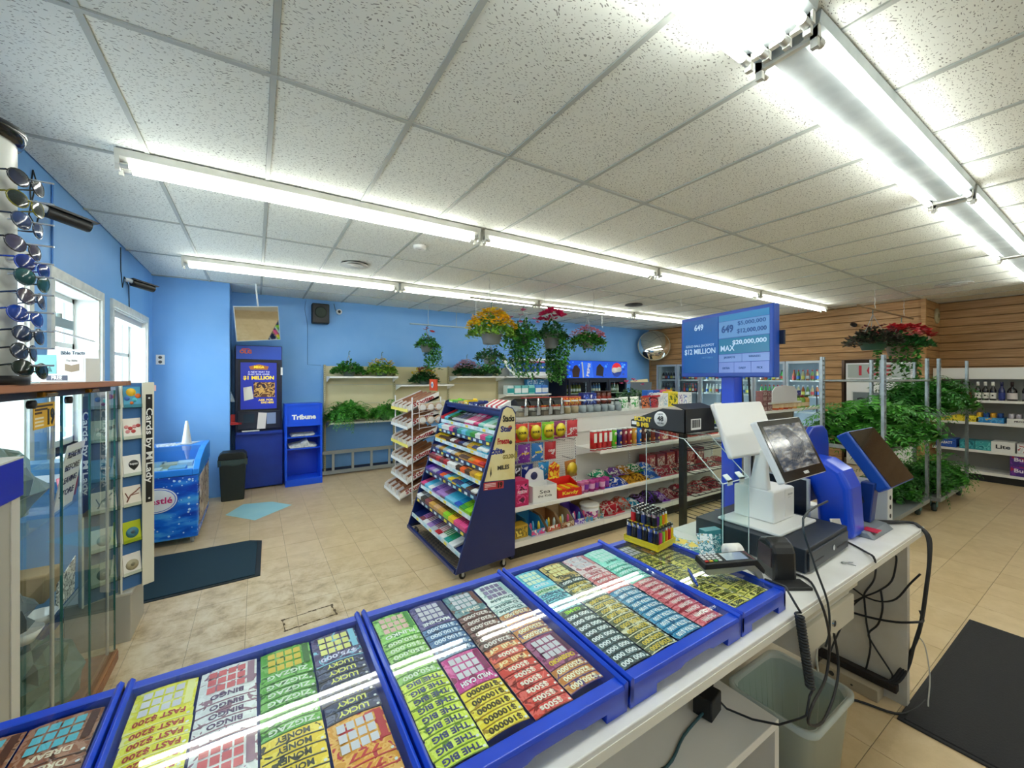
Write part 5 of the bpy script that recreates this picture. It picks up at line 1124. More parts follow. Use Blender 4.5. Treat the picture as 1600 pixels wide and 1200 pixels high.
# ---------------------------------------------------------------- wire rack of brown bread bags
ww = mat('eceef0', .3, .1); wr_ = thing('wire_rack', 'white wire rack of slanting white trays with brown bags', 'rack', (1.95, 5.58, 0))
def Wk(nm, bm, m, par=None, **k): return bm.obj(nm, m, par or wr_, (-1.95, -5.58, 0) if par is None else (0, 0, 0), **k)
for x in (1.74, 2.14):
    for y in (5.20, 5.96): Wk('post', B().tube([(x, y, .0), (x, y, 1.42)], .009, 6), ww)
for z in (.06, .45, .85, 1.2):
    for y in (5.20, 5.96): Wk('side_wire', B().tube([(1.74, y, z), (2.14, y, z+.06)], .005, 5), ww)
    Wk('back_wire', B().tube([(2.14, 5.2, z+.06), (2.14, 5.96, z+.06)], .005, 5), ww)
TZ = [1.26, 1.03, .79, .545, .31, .115]
for k, z in enumerate(TZ):
    x0 = 1.68 if k < 5 else 1.58; d = .44; rise = .17
    tr_ = Wk('tray', B().prism([(x0, z-.03), (x0+d, z+rise-.03), (x0+d, z+rise), (x0+d*.98, z+rise), (x0+.01, z-.02)], 1, 5.215, 5.945), mat('f1f1ee', .5))
    Wk('front_lip', B().prism([(x0-.006, z-.035), (x0, z-.035), (x0+.002, z+.005), (x0-.004, z+.005)], 1, 5.2, 5.96), mat('e9dc6a' if k in (0, 2) else 'e6e8e6', .5), )
    for y in (5.215, 5.935):
        bd = Wk('side_board', B().prism([(x0, z-.03), (x0+d, z+rise-.03), (x0+d, z+rise+.06), (x0+.05, z+.075), (x0, z+.04)], 1, y, y+.008), mat('f4f2ee', .45))
    aa = math.atan2(rise, d)
    text("S'chotten", .075, mat('a0242c', .4), wr_, (x0+d*.5-1.95, 5.2135-5.58, z+rise*.5+.025), (R(90), -aa, 0), bold=.04, fit=.30)
    for q in range(3):
        yy = 5.40+.18*q
        Wk('divider', B().prism([(x0, z-.02), (x0+.14, z+.04), (x0+.10, z+.10), (x0, z+.045)], 1, yy, yy+.005), mat('f0f0ee', .5))
    bag = B()
    NX, NY = 6, 5; vs = []
    for i in range(NX+1):
        for j in range(NY+1):
            u, v_ = i/NX, j/NY
            vs.append((x0+.03+(d-.05)*u, -.072+.144*v_, z+rise*u+.01+.05*(math.sin(math.pi*v_)**.6)*(1-.15*u)))
    bag.add(vs, [(i*(NY+1)+j, (i+1)*(NY+1)+j, (i+1)*(NY+1)+j+1, i*(NY+1)+j+1) for i in range(NX) for j in range(NY)], 0, True)
    bag.box(x0+.03, -.07, z-.01, x0+.05, .07, z+.04, 1)
    for q in range(4):
        me = bag.mesh('brown_bag', [mat('7d4c30', .35, var=('8f5c3a', 25)), mat('c9b8a4', .4)]) if q == 0 else me
        o = tag(link('brown_bag', me, None, (0, 5.308+.18*q, 0)), f'brown bag in the {ORD[k]} tray of the white wire rack, {ORD[q]} from the camera side', 'bag', 'brown bags in the white wire rack')
sgn = Wk('header_sign', B().box(2.10, 5.25, 1.50, 2.115, 5.52, 1.66), mat('d8481e', .4))
B().lathe([(.001, -.004), (.022, -.004), (.022, -.003)], 12, axis=0).obj('badge_mark', mat('2a6ac0', .4), wr_, (2.09-1.95, 5.385-5.58, 1.58))
B().lathe([(.001, -.002), (.045, -.002), (.045, 0)], 16, axis=0).obj('badge', WHITE, wr_, (2.09-1.95, 5.385-5.58, 1.58))
for q in range(5): Wk('basket_wire', B().tube([(1.80, 5.10, 1.02+.08*q), (2.16, 5.10, 1.05+.08*q)], .004, 5), ww)
for x in (1.80, 2.16): Wk('basket_wire', B().tube([(x, 5.19, 1.0), (x, 5.10, 1.0), (x, 5.10, 1.38), (x, 5.19, 1.38)], .004, 5), ww)
for r_ in range(2):
    for q in range(3):
        o = B().lathe([(.001, -.02), (.05, -.018), (.058, 0), (.05, .018), (.001, .02)], 14, axis=1).lathe([(.03, -.024), (.042, -.024), (.042, -.019)], 12, axis=1, m=1).obj('pretzel_pack', [mat('c9a890', .3), mat('e8e4e0', .3)], None, (1.86+.115*q, 5.15, 1.12+.17*r_))
        tag(o, f'clear round pack in the wire rack side basket, {["lower","upper"][r_]} row, {ORD[q]} from the tray fronts', 'pack', 'round packs in the wire basket')
# ---------------------------------------------------------------- gondola facing the counter
gw_ = mat('efefea', .4); gk = mat('0f1416', .5); gbk = mat('e6e4dc', .5)
GX0, GX1, GY, GB = 1.99, 5.9, 3.12, 3.58
gd = thing('shelf_gondola', 'long white gondola shelving stocked with sweets and crisps facing the counter', 'shelving', (3.9, 3.5, 0))
def G(nm, bm, m, par=None, **k): return bm.obj(nm, m, par or gd, (-3.9, -3.5, 0) if par is None else (0, 0, 0), **k)
G('kick_plate', B().box(GX0, GY+.04, 0, GX1, GB+.5, .12), gk)
bays = [1.99, 3.14, 4.06, 4.98, 5.9]
for i in range(4):
    a, c = bays[i], bays[i+1]
    bs = G('base_shelf', B().box(a+.002, GY, .12, c-.002, GB, .165).prism([(GY-.006, .118), (GY, .118), (GY, .168), (GY-.006, .168)], 0, a+.002, c-.002), gw_)
    G('middle_shelf', B().box(a+.004, GY+.01, .445, c-.004, GB, .475).prism([(GY+.0, .445), (GY+.012, .44), (GY+.012, .478), (GY+.0, .478)], 0, a+.004, c-.004), gw_)
    if i: G('upper_shelf', B().box(a+.004, GY+.06, .865, c-.004, GB, .89).box(a+.004, GY+.05, .858, c-.004, GY+.06, .892).prism([(GY+.15, .865), (GB, .865), (GB, .78)], 0, a+.004, a+.012), gw_)
    bp = G('back_panel', B().box(a, GB, .12, c, GB+.02, 1.25), gw_ if i == 0 else gbk)
    if i == 0:
        hb = B()
        for u in range(44):
            for v in range(30):
                x, z = a+.02+.0256*u, .49+.0256*v
                hb.quad((x-.0035, GB-.0006, z-.0035), (x+.0035, GB-.0006, z-.0035), (x+.0035, GB-.0006, z+.0035), (x-.0035, GB-.0006, z+.0035))
        stuff(hb.obj('peg_holes', mat('6a665e', .8), bp, (0, 0, 0)))
    if i == 0: pass
for x in bays:
    up = G('upright', B().box(x-.013, GB-.012, .12, x+.013, GB+.02, 1.26), gw_)
    sl_ = B()
    for v in range(34): sl_.quad((x-.003, GB-.0126, .2+.031*v), (x+.003, GB-.0126, .2+.031*v), (x+.003, GB-.0126, .216+.031*v), (x-.003, GB-.0126, .216+.031*v))
    stuff(sl_.obj('slots', mat('3c3a36', .7), up))
G('top_deck', B().box(GX0, GB-.02, 1.235, GX1, GB+.55, 1.25).box(GX0, GB-.028, 1.215, GX1, GB-.02, 1.262), mat('cfd0cc', .35))
G('rear_deck', B().box(2.7, GB+.55, .9, GX1, GB+1.0, 1.285).box(2.7, GB+.545, 1.285, GX1, GB+1.0, 1.30), mat('e4e4de', .45))
G('fascia', B().box(3.14, GB-.024, 1.05, GX1, GB-.014, 1.215), gw_)
PL = lambda b: b
# hanging peg bags
def pillow(w, h, th, name, mats, top=.12):
    NX, NY = 5, 8; bm = B()
    for sgn_ in (-1, 1):
        vs = []
        for j in range(NY+1):
            for i in range(NX+1):
                u, v = i/NX, j/NY
                e_ = math.sin(math.pi*u)**.7*math.sin(math.pi*min(1, max(0, (v-.06)/.88)))**.6
                vs.append((-w/2+w*u+(.004 if j in (0, NY) and i % 2 else 0), sgn_*th*e_, h*v))
        f_ = [(j*(NX+1)+i, j*(NX+1)+i+1, (j+1)*(NX+1)+i+1, (j+1)*(NX+1)+i) for j in range(NY) for i in range(NX)]
        bm.add(vs, f_ if sgn_ < 0 else [q[::-1] for q in f_], 0, True)
        for q in range(len(f_)):
            j = q//NX
            if j >= NY-1 or j == 0: bm.m[-len(f_)+q] = 1
    return bm.mesh(name, mats)
def badge_bag(loc, w, h, th, c1, c2, c3, lab, word, wc_, rot=(0, 0, 0), disc=None, group=None, cat='bag', name='candy_bag'):
    o = link(name, pillow(w, h, th, name, [printed(c1, c2, c3, 18, .3), mat(c1, .3)]), None, loc, rot)
    tag(o, lab, cat, group)
    if disc:
        B().lathe([(.001, -.002), (1, -.002), (1, 0)], 14, axis=1).obj('badge', mat(disc, .3), o, (0, -th*.98, h*.5)).scale = (w*.45, 1, h*.40)
        for c in o.children: c.scale = (w*.45, 1, h*.40)
    if word: text(word, h*.17, mat(wc_, .35), o, (0, -th-.0035, h*.5), FRONT, bold=.04, fit=w*.62)
    return o
hook_m = mat('5a5c60', .35, .7)
def hook(x, z): return B().tube([(x-3.9, GB-3.5, z), (x-3.9, GB-.17-3.5, z), (x-3.9, GB-.18-3.5, z+.012)], .003, 5).obj('peg_hook', hook_m, gd)
r1 = [(2.13, '3a2a8c', 'purple and yellow'), (2.29, 'd8341e', 'red and yellow'), (2.46, 'c4201e', 'scarlet and yellow'), (2.63, '7cc81e', 'lime and yellow'), (2.79, '8f2a6c', 'plum and yellow')]
for k, (x, c, nm) in enumerate(r1):
    hook(x, 1.215); badge_bag((x, 3.43, 1.025), .155, .19, .022, c, c, 'e8d020', f'{nm} sour candy bag in the top peg row, {ORD[k]} from the candy rack', 'SOUR', '3a2a1a', disc='ecd826', group='candy bags on the pegboard')
hook(2.97, 1.21); badge_bag((2.97, 3.43, 1.03), .15, .185, .022, 'c8323c', 'c8323c', 'f0e4e4', 'red and white candy bag ending the top peg row', 'RIPS', 'f4f0f0', group='candy bags on the pegboard')
r2 = [(2.16, '5a2a8c', 'purple bag with yellow badge', 'SOUR', '3a2a1a', 'ecd826'), (2.33, '7a2a9c', 'violet starburst bag', 'POP', 'f0c43c', None), (2.50, '2a7ac8', 'bright blue bag', 'MIX', 'f0e03c', None), (2.67, 'b82a34', 'dark red bag', 'CHEWS', 'f8e8e8', None)]
for k, (x, c, nm, wd, wc_, dc) in enumerate(r2):
    hook(x, 1.0); badge_bag((x, 3.44, .81), .15, .19, .022, c, c, 'e8e0e8', f'{nm} in the second peg row, {ORD[k]} from the candy rack', wd, wc_, disc=dc, group='candy bags on the pegboard')
for k, (x, c, nm) in enumerate(((2.22, '2a2230', 'black bag'), (2.37, '1c2c8c', 'navy blue bag'), (2.58, '2a96d8', 'sky blue bag'))):
    hook(x, .79); badge_bag((x, 3.44, .60), .14, .19, .02, c, c, 'd8d8e0', f'{nm} hanging in the third peg row behind the counter displays', None, None, group='candy bags on the pegboard')
hook(2.95, .79); badge_bag((2.95, 3.42, .585), .16, .19, .025, 'b8742a', 'b8742a', '6a3a1a', 'orange-brown peanut bag hanging alone near the gondola upright', None, 'f0d850', disc='e8c832', group='candy bags on the pegboard', rot=(0, R(-6), 0))
hook(2.84, 1.0); hook(2.98, 1.0)
# goods standing on the shelves
def carton(loc, w, d, h, c1, art, lab, word=None, wc_='f4f4f0', cat='box', name='product_box', group=None, rot=0, flap=True):
    o = tag(link(name, B().box(-w/2, 0, 0, w/2, d, h).mesh(name, pc(c1) if c1 in PAL else mat(c1, .4)), None, loc, (0, 0, R(rot)), .003), lab, cat, group)
    if art: B().box(-w*.42, -.0012, h*.12, w*.42, 0, h*.86).obj('front_print', art, o)
    if flap: B().prism([(0, h), (d, h), (d, h+.003), (0, h+.001)], 0, -w/2, 0).obj('flap', mat('d8d0c0' if c1 == 'white' else (PAL.get(c1, c1)), .45), o)
    if word: text(word, min(h*.3, .04), mat(wc_, .35), o, (0, -.002, h*.55), FRONT, bold=.03, fit=w*.7)
    return o
carton((2.12, 3.16, .475), .15, .16, .24, 'c01a5c', printed('c01a5c', 'e85a9c', '4a1a3a', 20), 'tall magenta carton on the middle gondola shelf beside the candy rack', 'FUSION', 'f8e0ec')
db = thing('display_carton', 'white open display carton with raised header on the middle shelf', 'box', (2.38, 3.15, .475), R(-4))
B().box(-.14, 0, 0, .14, .004, .16).box(-.14, .0, 0, -.136, .18, .16).box(.136, 0, 0, .14, .18, .16).box(-.14, .176, 0, .14, .18, .16).box(-.14, 0, 0, .14, .18, .004).obj('tray', WHITE, db)
B().prism([(-.13, .16), (.10, .16), (.09, .26), (.02, .30), (-.07, .29), (-.12, .24)], 1, .17, .174).obj('header', mat('f0eef0', .4), db)
B().lathe([(.001, -.001), (.04, -.001), (.04, 0)], 16, axis=1).obj('header_badge', mat('2a2a5a', .4), db, (-.02, .169, .22))
text('Sea', .05, mat('2a2a2a', .4), db, (0, -.001, .1), FRONT, fit=.12); text('the Kids', .035, mat('2a2a2a', .4), db, (0, -.001, .06), FRONT, fit=.16)
rb = thing('display_carton', 'red and yellow display carton with sloping header on the middle shelf', 'box', (2.70, 3.15, .475), R(-3))
B().prism([(0, 0), (.2, 0), (.2, .15), (0, .08)], 0, -.15, -.146).prism([(0, 0), (.2, 0), (.2, .15), (0, .08)], 0, .146, .15).box(-.15, 0, 0, .15, .004, .08).box(-.15, .196, 0, .15, .2, .16).box(-.15, 0, 0, .15, .2, .004).obj('tray', mat('d81e1e', .35), rb)
B().prism([(-.14, .15), (.0, .15), (.01, .28), (-.06, .33), (-.13, .29)], 1, .19, .196).obj('header', printed('e8b81e', 'd8301e', 'f0d83c', 16), rb)
text('Kandy', .045, mat('c41e1e', .4), rb, (-.06, .186, .25), FRONT, bold=.03, fit=.11); text('Kandy', .045, mat('f4d83c', .4), rb, (0, -.002, .042), FRONT, bold=.03, fit=.2)
for q in range(5): stuff(B().box(-.13+.053*q, .02, .01, -.085+.053*q, .17, .085).obj('sachets', pc('orange' if q % 2 else 'yellow'), rb))
for q in range(6):
    o = tag(B().lathe([(.001, 0), (.034, 0), (.042, .11), (.042, .115), (.036, .115), (.034, .1), (.001, .1)], 14).lathe([(.0362, .03), (.0405, .085)], 14, m=1).obj('candy_cup', [mat('b83a8c' if q > 1 else 'c86a9c', .25), mat('7a2a9c' if q % 2 else 'd8a0c8', .3)], None, (2.72+.075*q+.16, 3.19+.012*(q % 2), .475)), f'pink and purple candy cup in the middle shelf row, {ORD[q]} from the red carton', 'cup', 'candy cups on the middle shelf')
def soft_pack(loc, w, d, h, c1, c2, lab, group=None, rz=0, word=None, cat='bag'):
    NX, NY = 6, 4; bm = B()
    for sg_ in (1, 0):
        vs = [(-w/2+w*i/NX, d*j/NY, (h*(.15+.85*(math.sin(math.pi*i/NX)*math.sin(math.pi*j/NY))**.5) if sg_ else 0)) for j in range(NY+1) for i in range(NX+1)]
        f_ = [(j*(NX+1)+i, j*(NX+1)+i+1, (j+1)*(NX+1)+i+1, (j+1)*(NX+1)+i) for j in range(NY) for i in range(NX)]
        bm.add(vs, f_ if sg_ else [q[::-1] for q in f_], 0, bool(sg_))
    n = NX+1
    top0 = 0; bot0 = (NX+1)*(NY+1)
    bm.f += [(i, bot0+i, bot0+i+1, i+1)[::-1] for i in range(NX)]; bm.m += [1]*NX; bm.s += [False]*NX
    o = tag(bm.obj('snack_bag', [printed(c1, c2, c1, 14, .25), mat(c1, .3)], None, loc, (0, 0, R(rz))), lab, cat, group)
    if word: text(word, .045, mat('f4f0e4', .3), o, (0, .02, h*.55), (R(60), 0, 0), bold=.03, fit=w*.5)
    return o
mid = [(3.30, '1f46b8', 'e8e8f0', 'royal blue cookie pack'), (3.50, '2a52c0', 'f0f0f0', 'second blue cookie pack'), (3.66, 'd8a02a', '8a5a1a', 'gold cookie pack'), (3.86, 'e0aa30', '7a4a14', 'yellow-gold cookie pack'), (4.04, '2460c8', 'c8d0e0', 'blue crisp bag'),
       (4.24, 'b82a3c', 'e8c8c8', 'red candy bag'), (4.44, 'a82438', 'f0d8c0', 'crimson candy bag'), (4.64, '8c2434', 'd8b0a0', 'maroon candy bag'), (4.86, 'b03444', 'e8d0c8', 'rose-red candy bag'), (5.08, '9c2c38', 'c89080', 'dull red candy bag'), (5.30, 'b8343c', 'f0e0d0', 'bright red candy bag'), (5.52, 'a02a34', 'd0a090', 'brick red candy bag')]
for k, (x, c1, c2, nm) in enumerate(mid):
    soft_pack((x, 3.16, .476), .19, .24, .07 if k < 4 else .10, c1, c2, f'{nm} lying on the middle gondola shelf', 'snack bags on the middle gondola shelf', random.uniform(-4, 4))
    if k < 5: soft_pack((x+.05, 3.28, .55), .19, .22, .08, ['2a9a6c', '7a4a9c', 'b8802a', '1f8a4c', '2a6ad0'][k], 'e8e8e0', ['green and white', 'violet and white', 'brown-gold', 'leaf green', 'azure'][k]+' snack bag piled at the back of the middle shelf', 'snack bags on the middle gondola shelf', random.uniform(-8, 8))
    elif k < 11: carton((x, 3.33, .58) if False else (x, 3.38, .476), .17, .12, .22, ['a8303c', '8c2a30', 'b04038', '9a3440', 'a83a30', '8a3038'][k-5], printed(['a8303c', '8c2a30', 'b04038', '9a3440', 'a83a30', '8a3038'][k-5], 'e8d8c8', 'c86a4a', 24), f'red printed carton behind the red candy bags, {ORD[k-5]} from the blue crisp bag', cat='box', group='red cartons on the middle shelf')
# crisp tubes
tubes = [('red', 'c41e24'), ('red', 'c8242a'), ('red', 'c41e24'), ('red', 'c02028'), ('lime green', '5cb81e'), ('navy', '1c2a78'), ('maroon', '7a1e3c'), ('dark red', '9c1e28'), ('gold', 'c8942a'), ('royal blue', '1e6ac8'), ('chocolate', '4a241c'), ('black', '2a1e20'), ('brick', '8a3420'), ('plum', '5a2050')]
for q, (nm, c) in enumerate(tubes):
    x = 3.10+.077*q if q < 4 else 3.10+.083*q-.02
    o = tag(B().lathe([(.001, 0), (.036, 0), (.036, .212), (.001, .212)], 16).obj('crisp_tube', mat(c, .25), None, (x, 3.235, .8905)), f'{nm} crisp tube on the upper gondola shelf, {ORD[q]} from the pegboard end', 'crisp tube', 'crisp tubes on the upper gondola shelf')
    B().lathe([(.001, .22), (.037, .219), (.038, .205), (.036, .205)], 16).obj('lid', mat('d8dcdc' if q > 3 else 'eef0f0', .3), o)
    B().lathe([(.0366, .012), (.0366, .022)], 16).obj('foot_band', mat('c8c8c0', .4), o)
    if q < 4: B().box(-.02, -.0385, .09, .02, -.036, .19).obj('label', WHITE, o)
    else:
        B().lathe([(.001, -.001), (.019, -.001), (.019, 0)], 14, axis=1).obj('face_badge', mat('f0e8d8', .3), o, (0, -.036, .165))
        B().lathe([(.001, -.001), (.014, -.001), (.014, 0)], 12, axis=1).obj('picture', mat('e0b050' if q % 2 else 'd86a2a', .3), o, (0, -.036, .06))
for q, x in enumerate((4.35, 4.55, 4.75, 4.97, 5.2, 5.45)):
    carton((x, 3.26, .8905), .16, .14, .18, ['a8343c', 'c85040', '8c3038', 'b84a34', 'a02c34', 'c04438'][q], printed('b83a3c', 'e8d0b8', '7a2020', 22), f'reddish snack carton on the upper gondola shelf, {ORD[q]} past the crisp tubes', group='reddish cartons on the upper gondola shelf')
# bottom shelf goods
carton((2.12, 3.18, .166), .16, .12, .12, 'c8a02a', printed('d0aa30', '7a6a2a', 'f0d860', 22), 'yellow jar pack at the near end of the bottom gondola shelf', cat='pack')
for k, (x, w, c, c2, nm) in enumerate(((2.31, .17, '3a9ad0', 'e8508c', 'blue and pink'), (2.50, .16, 'b88a5c', 'c83a3a', 'brown and red'), (2.68, .17, 'c8b08c', '8a4a2a', 'tan printed'), (2.84, .13, '6a4ab8', 'e8e0f0', 'violet and white'), (2.98, .13, 'a88a64', '4a9ac8', 'kraft and blue'), (3.12, .12, 'b09a7a', '2a8ab0', 'beige and teal'))):
    g = thing('open_carton', f'{nm} open sweets carton on the bottom gondola shelf', 'box', (x, 3.16, .166), R(random.uniform(-4, 4)), 'open cartons on the bottom gondola shelf')
    B().box(-w/2, 0, 0, w/2, .25, .004).prism([(0, 0), (.25, 0), (.25, .15), (.1, .14), (0, .05)], 0, -w/2, -w/2+.003).prism([(0, 0), (.25, 0), (.25, .15), (.1, .14), (0, .05)], 0, w/2-.003, w/2).box(-w/2, .247, 0, w/2, .25, .16).obj('tray', mat(c, .5), g)
    B().box(-w/2, -.001, 0, w/2, .002, .055).obj('front_panel', printed(c, c2, 'f0f0e8', 20), g)
    for q in range(3):
        stuff(B().lathe([(.001, 0), (.018, 0), (.014, .07), (.006, .1), (.001, .1)], 8).obj('sweets', mat(['e85a8c', '5ab4e0', 'e8c83a', 'd8e8e0'][(k+q) % 4], .3), g, (-w*.3+w*.3*q, .06+.03*(q % 2), .004)))
bk = thing('candy_bucket', 'white round tub with a pink label on the bottom gondola shelf', 'tub', (3.05, 3.24, .166))
B().lathe([(.001, 0), (.085, 0), (.10, .145), (.001, .145)], 24).obj('body', mat('e9e9ec', .3), bk); B().lathe([(.0862, .012), (.0955, .10)], 24).obj('label', printed('c8328c', 'f0e0f0', '7a2a8c', 16), bk)
B().lathe([(.001, .165), (.095, .163), (.107, .158), (.107, .138), (.10, .138)], 24).obj('lid', WHITE, bk)
low = [(3.26, 'b82434', 'e8c8c0', 'dark red'), (3.42, 'c82c3c', 'f0d8d0', 'red and white'), (3.58, 'a8a8a0', 'c84a3a', 'silver and red'), (3.74, '3a9ac0', 'e8f0f0', 'light blue'), (3.90, '2a2030', '8a6ab0', 'black and violet'), (4.06, '241c28', '6a3ab0', 'black'), (4.22, '7a2ab0', 'd8b8f0', 'bright purple'), (4.42, '8c2434', 'd8a8a0', 'wine red'), (4.64, 'a83040', 'e8c8c0', 'cherry red'), (4.86, '943038', 'd0a098', 'dusky red'), (5.1, 'b03a44', 'e0c0b8', 'pale red'), (5.35, '9c2c3c', 'c88c84', 'deep red')]
for k, (x, c1, c2, nm) in enumerate(low):
    soft_pack((x, 3.17, .166), .20, .28, .09+.02*(k % 3), c1, c2, f'{nm} snack bag lying on the bottom gondola shelf, {ORD[k]} from the white tub', 'snack bags on the bottom gondola shelf', random.uniform(-14, 6))
# top of the gondola: bulk bins, scoops, cartons
for q in range(4):
    x = 2.50+.17*q
    g = thing('bulk_bin', f'clear bulk bin with silver scoop on the gondola top, {ORD[q]} from the candy rack', 'bin', (x, 3.78, 1.2505), 0, 'bulk bins on the gondola top')
    B().box(-.07, -.09, 0, .07, .09, .12).obj('bin', glass('e4e6e4', .06, .9), g); B().box(-.06, -.08, .003, .06, .08, .05).obj('contents', mat(['c9b8a0', '8f8a80', 'b0a090', 'a09a90'][q], .8), g)
    B().prism([(-.09, .12), (.09, .12), (.09, .16), (.0, .20), (-.06, .17)], 0, -.075, .075).obj('lid', mat('14181a', .35), g, bev=.006)
    B().tube([(.0, -.10, .02), (.0, -.12, .12), (.01, -.11, .19), (.03, -.08, .20)], [.012, .012, .01, .008], 8).obj('scoop_handle', CHROME, g)
    B().prism([(-.02, .01), (.03, .02), (.025, .11), (-.015, .10)], 1, -.125, -.12).obj('scoop_blade', mat('c8ccd0', .2, .8), g)
for q in range(8):
    x = 3.17+.125*q; cc = ['c8a878', 'd0b48c', 'c4c8ca', 'b8bec2', 'c0c4c8', 'b4babf', 'c8ccd0', 'bcc2c6'][q]
    g = thing('clear_jar', f'clear plastic jar on the gondola top, {ORD[q]} in the row past the bulk bins', 'jar', (x, 3.76, 1.2505), 0, 'clear jars on the gondola top')
    B().lathe([(.001, 0), (.05, 0), (.055, .02), (.055, .12), (.04, .145), (.001, .145)], 16).obj('body', glass('e2e8ea', .08, 1), g)
    B().lathe([(.001, .003), (.045, .003), (.048, .07+.01*(q % 3)), (.001, .075)], 14).obj('contents', mat(cc, .6), g)
    B().lathe([(.042, .145), (.044, .16), (.001, .162)], 14).obj('lid', mat('d8dcde', .3), g)
for q, (x, c1, c2, nm) in enumerate(((4.22, 'e8ece8', '3a9a4c', 'white and green'), (4.44, 'f0f0ea', '4aa85a', 'second white and green'), (4.66, 'd87a4a', '2a1a1a', 'orange and black'), (4.86, 'b8303c', '2a1618', 'red and black'))):
    badge_bag((x, 3.80, 1.2505), .20, .17, .035, c1, c2, c1, f'{nm} snack bag standing on the gondola top', None, None, rot=(R(-8), 0, R(6)), name='snack_bag', group='bags standing on the gondola top')
    if q > 1: B().box(-.1, -.04, .15, .1, -.03, .175).obj('top_band', mat('b82a3a', .3), bpy.data.objects[[o.name for o in bpy.data.objects if o.name.startswith('snack_bag')][-1]])
for q in range(8):
    carton((2.92+.118*q, 4.2, 1.3005), .112, .10, .125, ['b83024', 'c8382a', 'd8402a', 'd04a2c', 'c04430', 'b84a38', 'b04c3c', 'b85442'][q], printed('c83a2a', 'f0c83a', '8c2018', 26), f'red and orange tea carton on the rear deck, {ORD[q]} from the candy rack end', group='red cartons on the rear deck')
for q in range(2): carton((3.90+.13*q, 4.2, 1.3005), .125, .1, .165, '1c2a78', printed('1c2a78', '4a6ad0', 'e8e8f0', 22), f'dark blue carton on the rear deck, {["nearer","farther from"][q]} {"" if q else "to "}the red tea cartons', group='blue cartons on the rear deck')
for q in range(3):
    o = tag(B().lathe([(.001, 0), (.045, 0), (.047, .01), (.047, .15), (.04, .165), (.001, .165)], 16).lathe([(.0475, .03), (.0475, .12)], 16, m=1).obj('coffee_jar', [mat('5a2a1c', .25), mat('8c3428', .35)], None, (4.16+.105*q, 4.25, 1.3005)), f'brown coffee jar with red label on the rear deck, {ORD[q]} from the blue cartons', 'jar', 'coffee jars on the rear deck')
    B().lathe([(.001, .19), (.043, .188), (.045, .165), (.03, .165)], 16).obj('lid', mat('3a1c16', .3), o)
wc1 = [('f2f2f0', 'c8d0d8', 'white'), ('f0f2f4', 'a8c4d8', 'white and pale blue'), ('e8d23a', '3a5a2a', 'yellow'), ('ead844', '5a6a2a', 'second yellow'), ('f2f0f2', '8a6ab0', 'white and violet'), ('f0f0f4', '6a8ad0', 'white and blue'), ('eef0f2', 'c0c8d0', 'plain white')]
for q, (c, c2, nm) in enumerate(wc1): carton((4.98+.115*q, 3.80, 1.2505), .11, .10, .20 if q not in (2, 3) else .22, c, printed(c, c2, c, 16), f'{nm} carton on the gondola top past the snack bags', group='cartons at the far end of the gondola top')
for q in range(4): carton((5.0+.15*q, 4.0, 1.2505), .14, .1, .24, ['2a6ac8', '1f4fb0', 'c84a7a', 'e8a02a'][q], printed(['2a6ac8', '1f4fb0', 'c84a7a', 'e8a02a'][q], 'f0f0f0', '2a2a4a', 18), ['bright blue', 'deep blue', 'pink', 'orange'][q]+' carton standing behind the white cartons on the gondola top')
# far gondola with jars, right of the first one
fg = thing('shelf_gondola', 'farther white gondola with jars and a blank header sign near the coolers', 'shelving', (7.3, 3.3, 0))
def F_(nm, bm, m, **k): return bm.obj(nm, m, fg, (-7.3, -3.3, 0), **k)
F_('kick_plate', B().box(6.3, 3.05, 0, 8.25, 3.5, .12), gk); F_('back_panel', B().box(6.3, 3.45, .12, 8.25, 3.47, 1.2), mat('b8b8b0', .5))
for nm, z in (('base_shelf', .13), ('lower_shelf', .60), ('top_shelf', 1.15)): F_(nm, B().box(6.3, 2.98, z, 8.25, 3.46, z+.03), gw_)
for x in (6.31, 8.24): F_('upright', B().box(x-.015, 3.44, .1, x+.015, 3.49, 1.45), STEEL)
F_('header_sign', B().prism([(6.55, 1.30), (7.35, 1.30), (7.35, 1.47), (7.25, 1.54), (6.95, 1.56), (6.65, 1.54), (6.55, 1.47)], 1, 3.02, 3.03), mat('f0eef4', .4))
F_('sign_rail', B().box(6.45, 3.018, 1.28, 7.5, 3.035, 1.305), gw_)
for q in range(2):
    for r_ in range(4): carton((6.42+.15*q, 3.06, 1.18+.075*r_ if True else 0), .14, .1, .073, '8a5a5a', printed('8a5a5a', 'd8c0b8', '4a2a2a', 30), f'brown can pack stacked on the far gondola, {["outer","inner"][q]} pile, {ORD[r_]} from the bottom', group='can packs on the far gondola', flap=False)
for q in range(8):
    x = 6.78+.15*q; c = ['c8542a', 'd0602c', 'b84a2a', 'c87a3a', 'd8a05a', '8fb050', '7aa848', 'c89a4a'][q]
    o = tag(B().lathe([(.001, 0), (.058, 0), (.062, .01), (.062, .14), (.045, .17), (.001, .17)], 14).lathe([(.0626, .03), (.0626, .09)], 14, m=1).obj('sauce_jar', [mat(c, .25), mat('e0c8a0', .4)], None, (x, 3.10, 1.18)), f'sauce jar on the far gondola top shelf, {ORD[q]} from the can packs', 'jar', 'sauce jars on the far gondola')
    B().lathe([(.001, .205), (.046, .203), (.048, .17), (.03, .17)], 14).obj('lid', mat('2a4a2a' if q % 3 else '7a1e1e', .3), o)
for q in range(4): carton((7.62+.16*q, 3.3, 1.18), .15, .1, .27, '2a3a9c', printed('2a3a9c', '8a3a6a', 'd8d8e8', 22), f'blue carton at the back of the far gondola top shelf, {ORD[q]} from the jars', group='blue cartons on the far gondola')
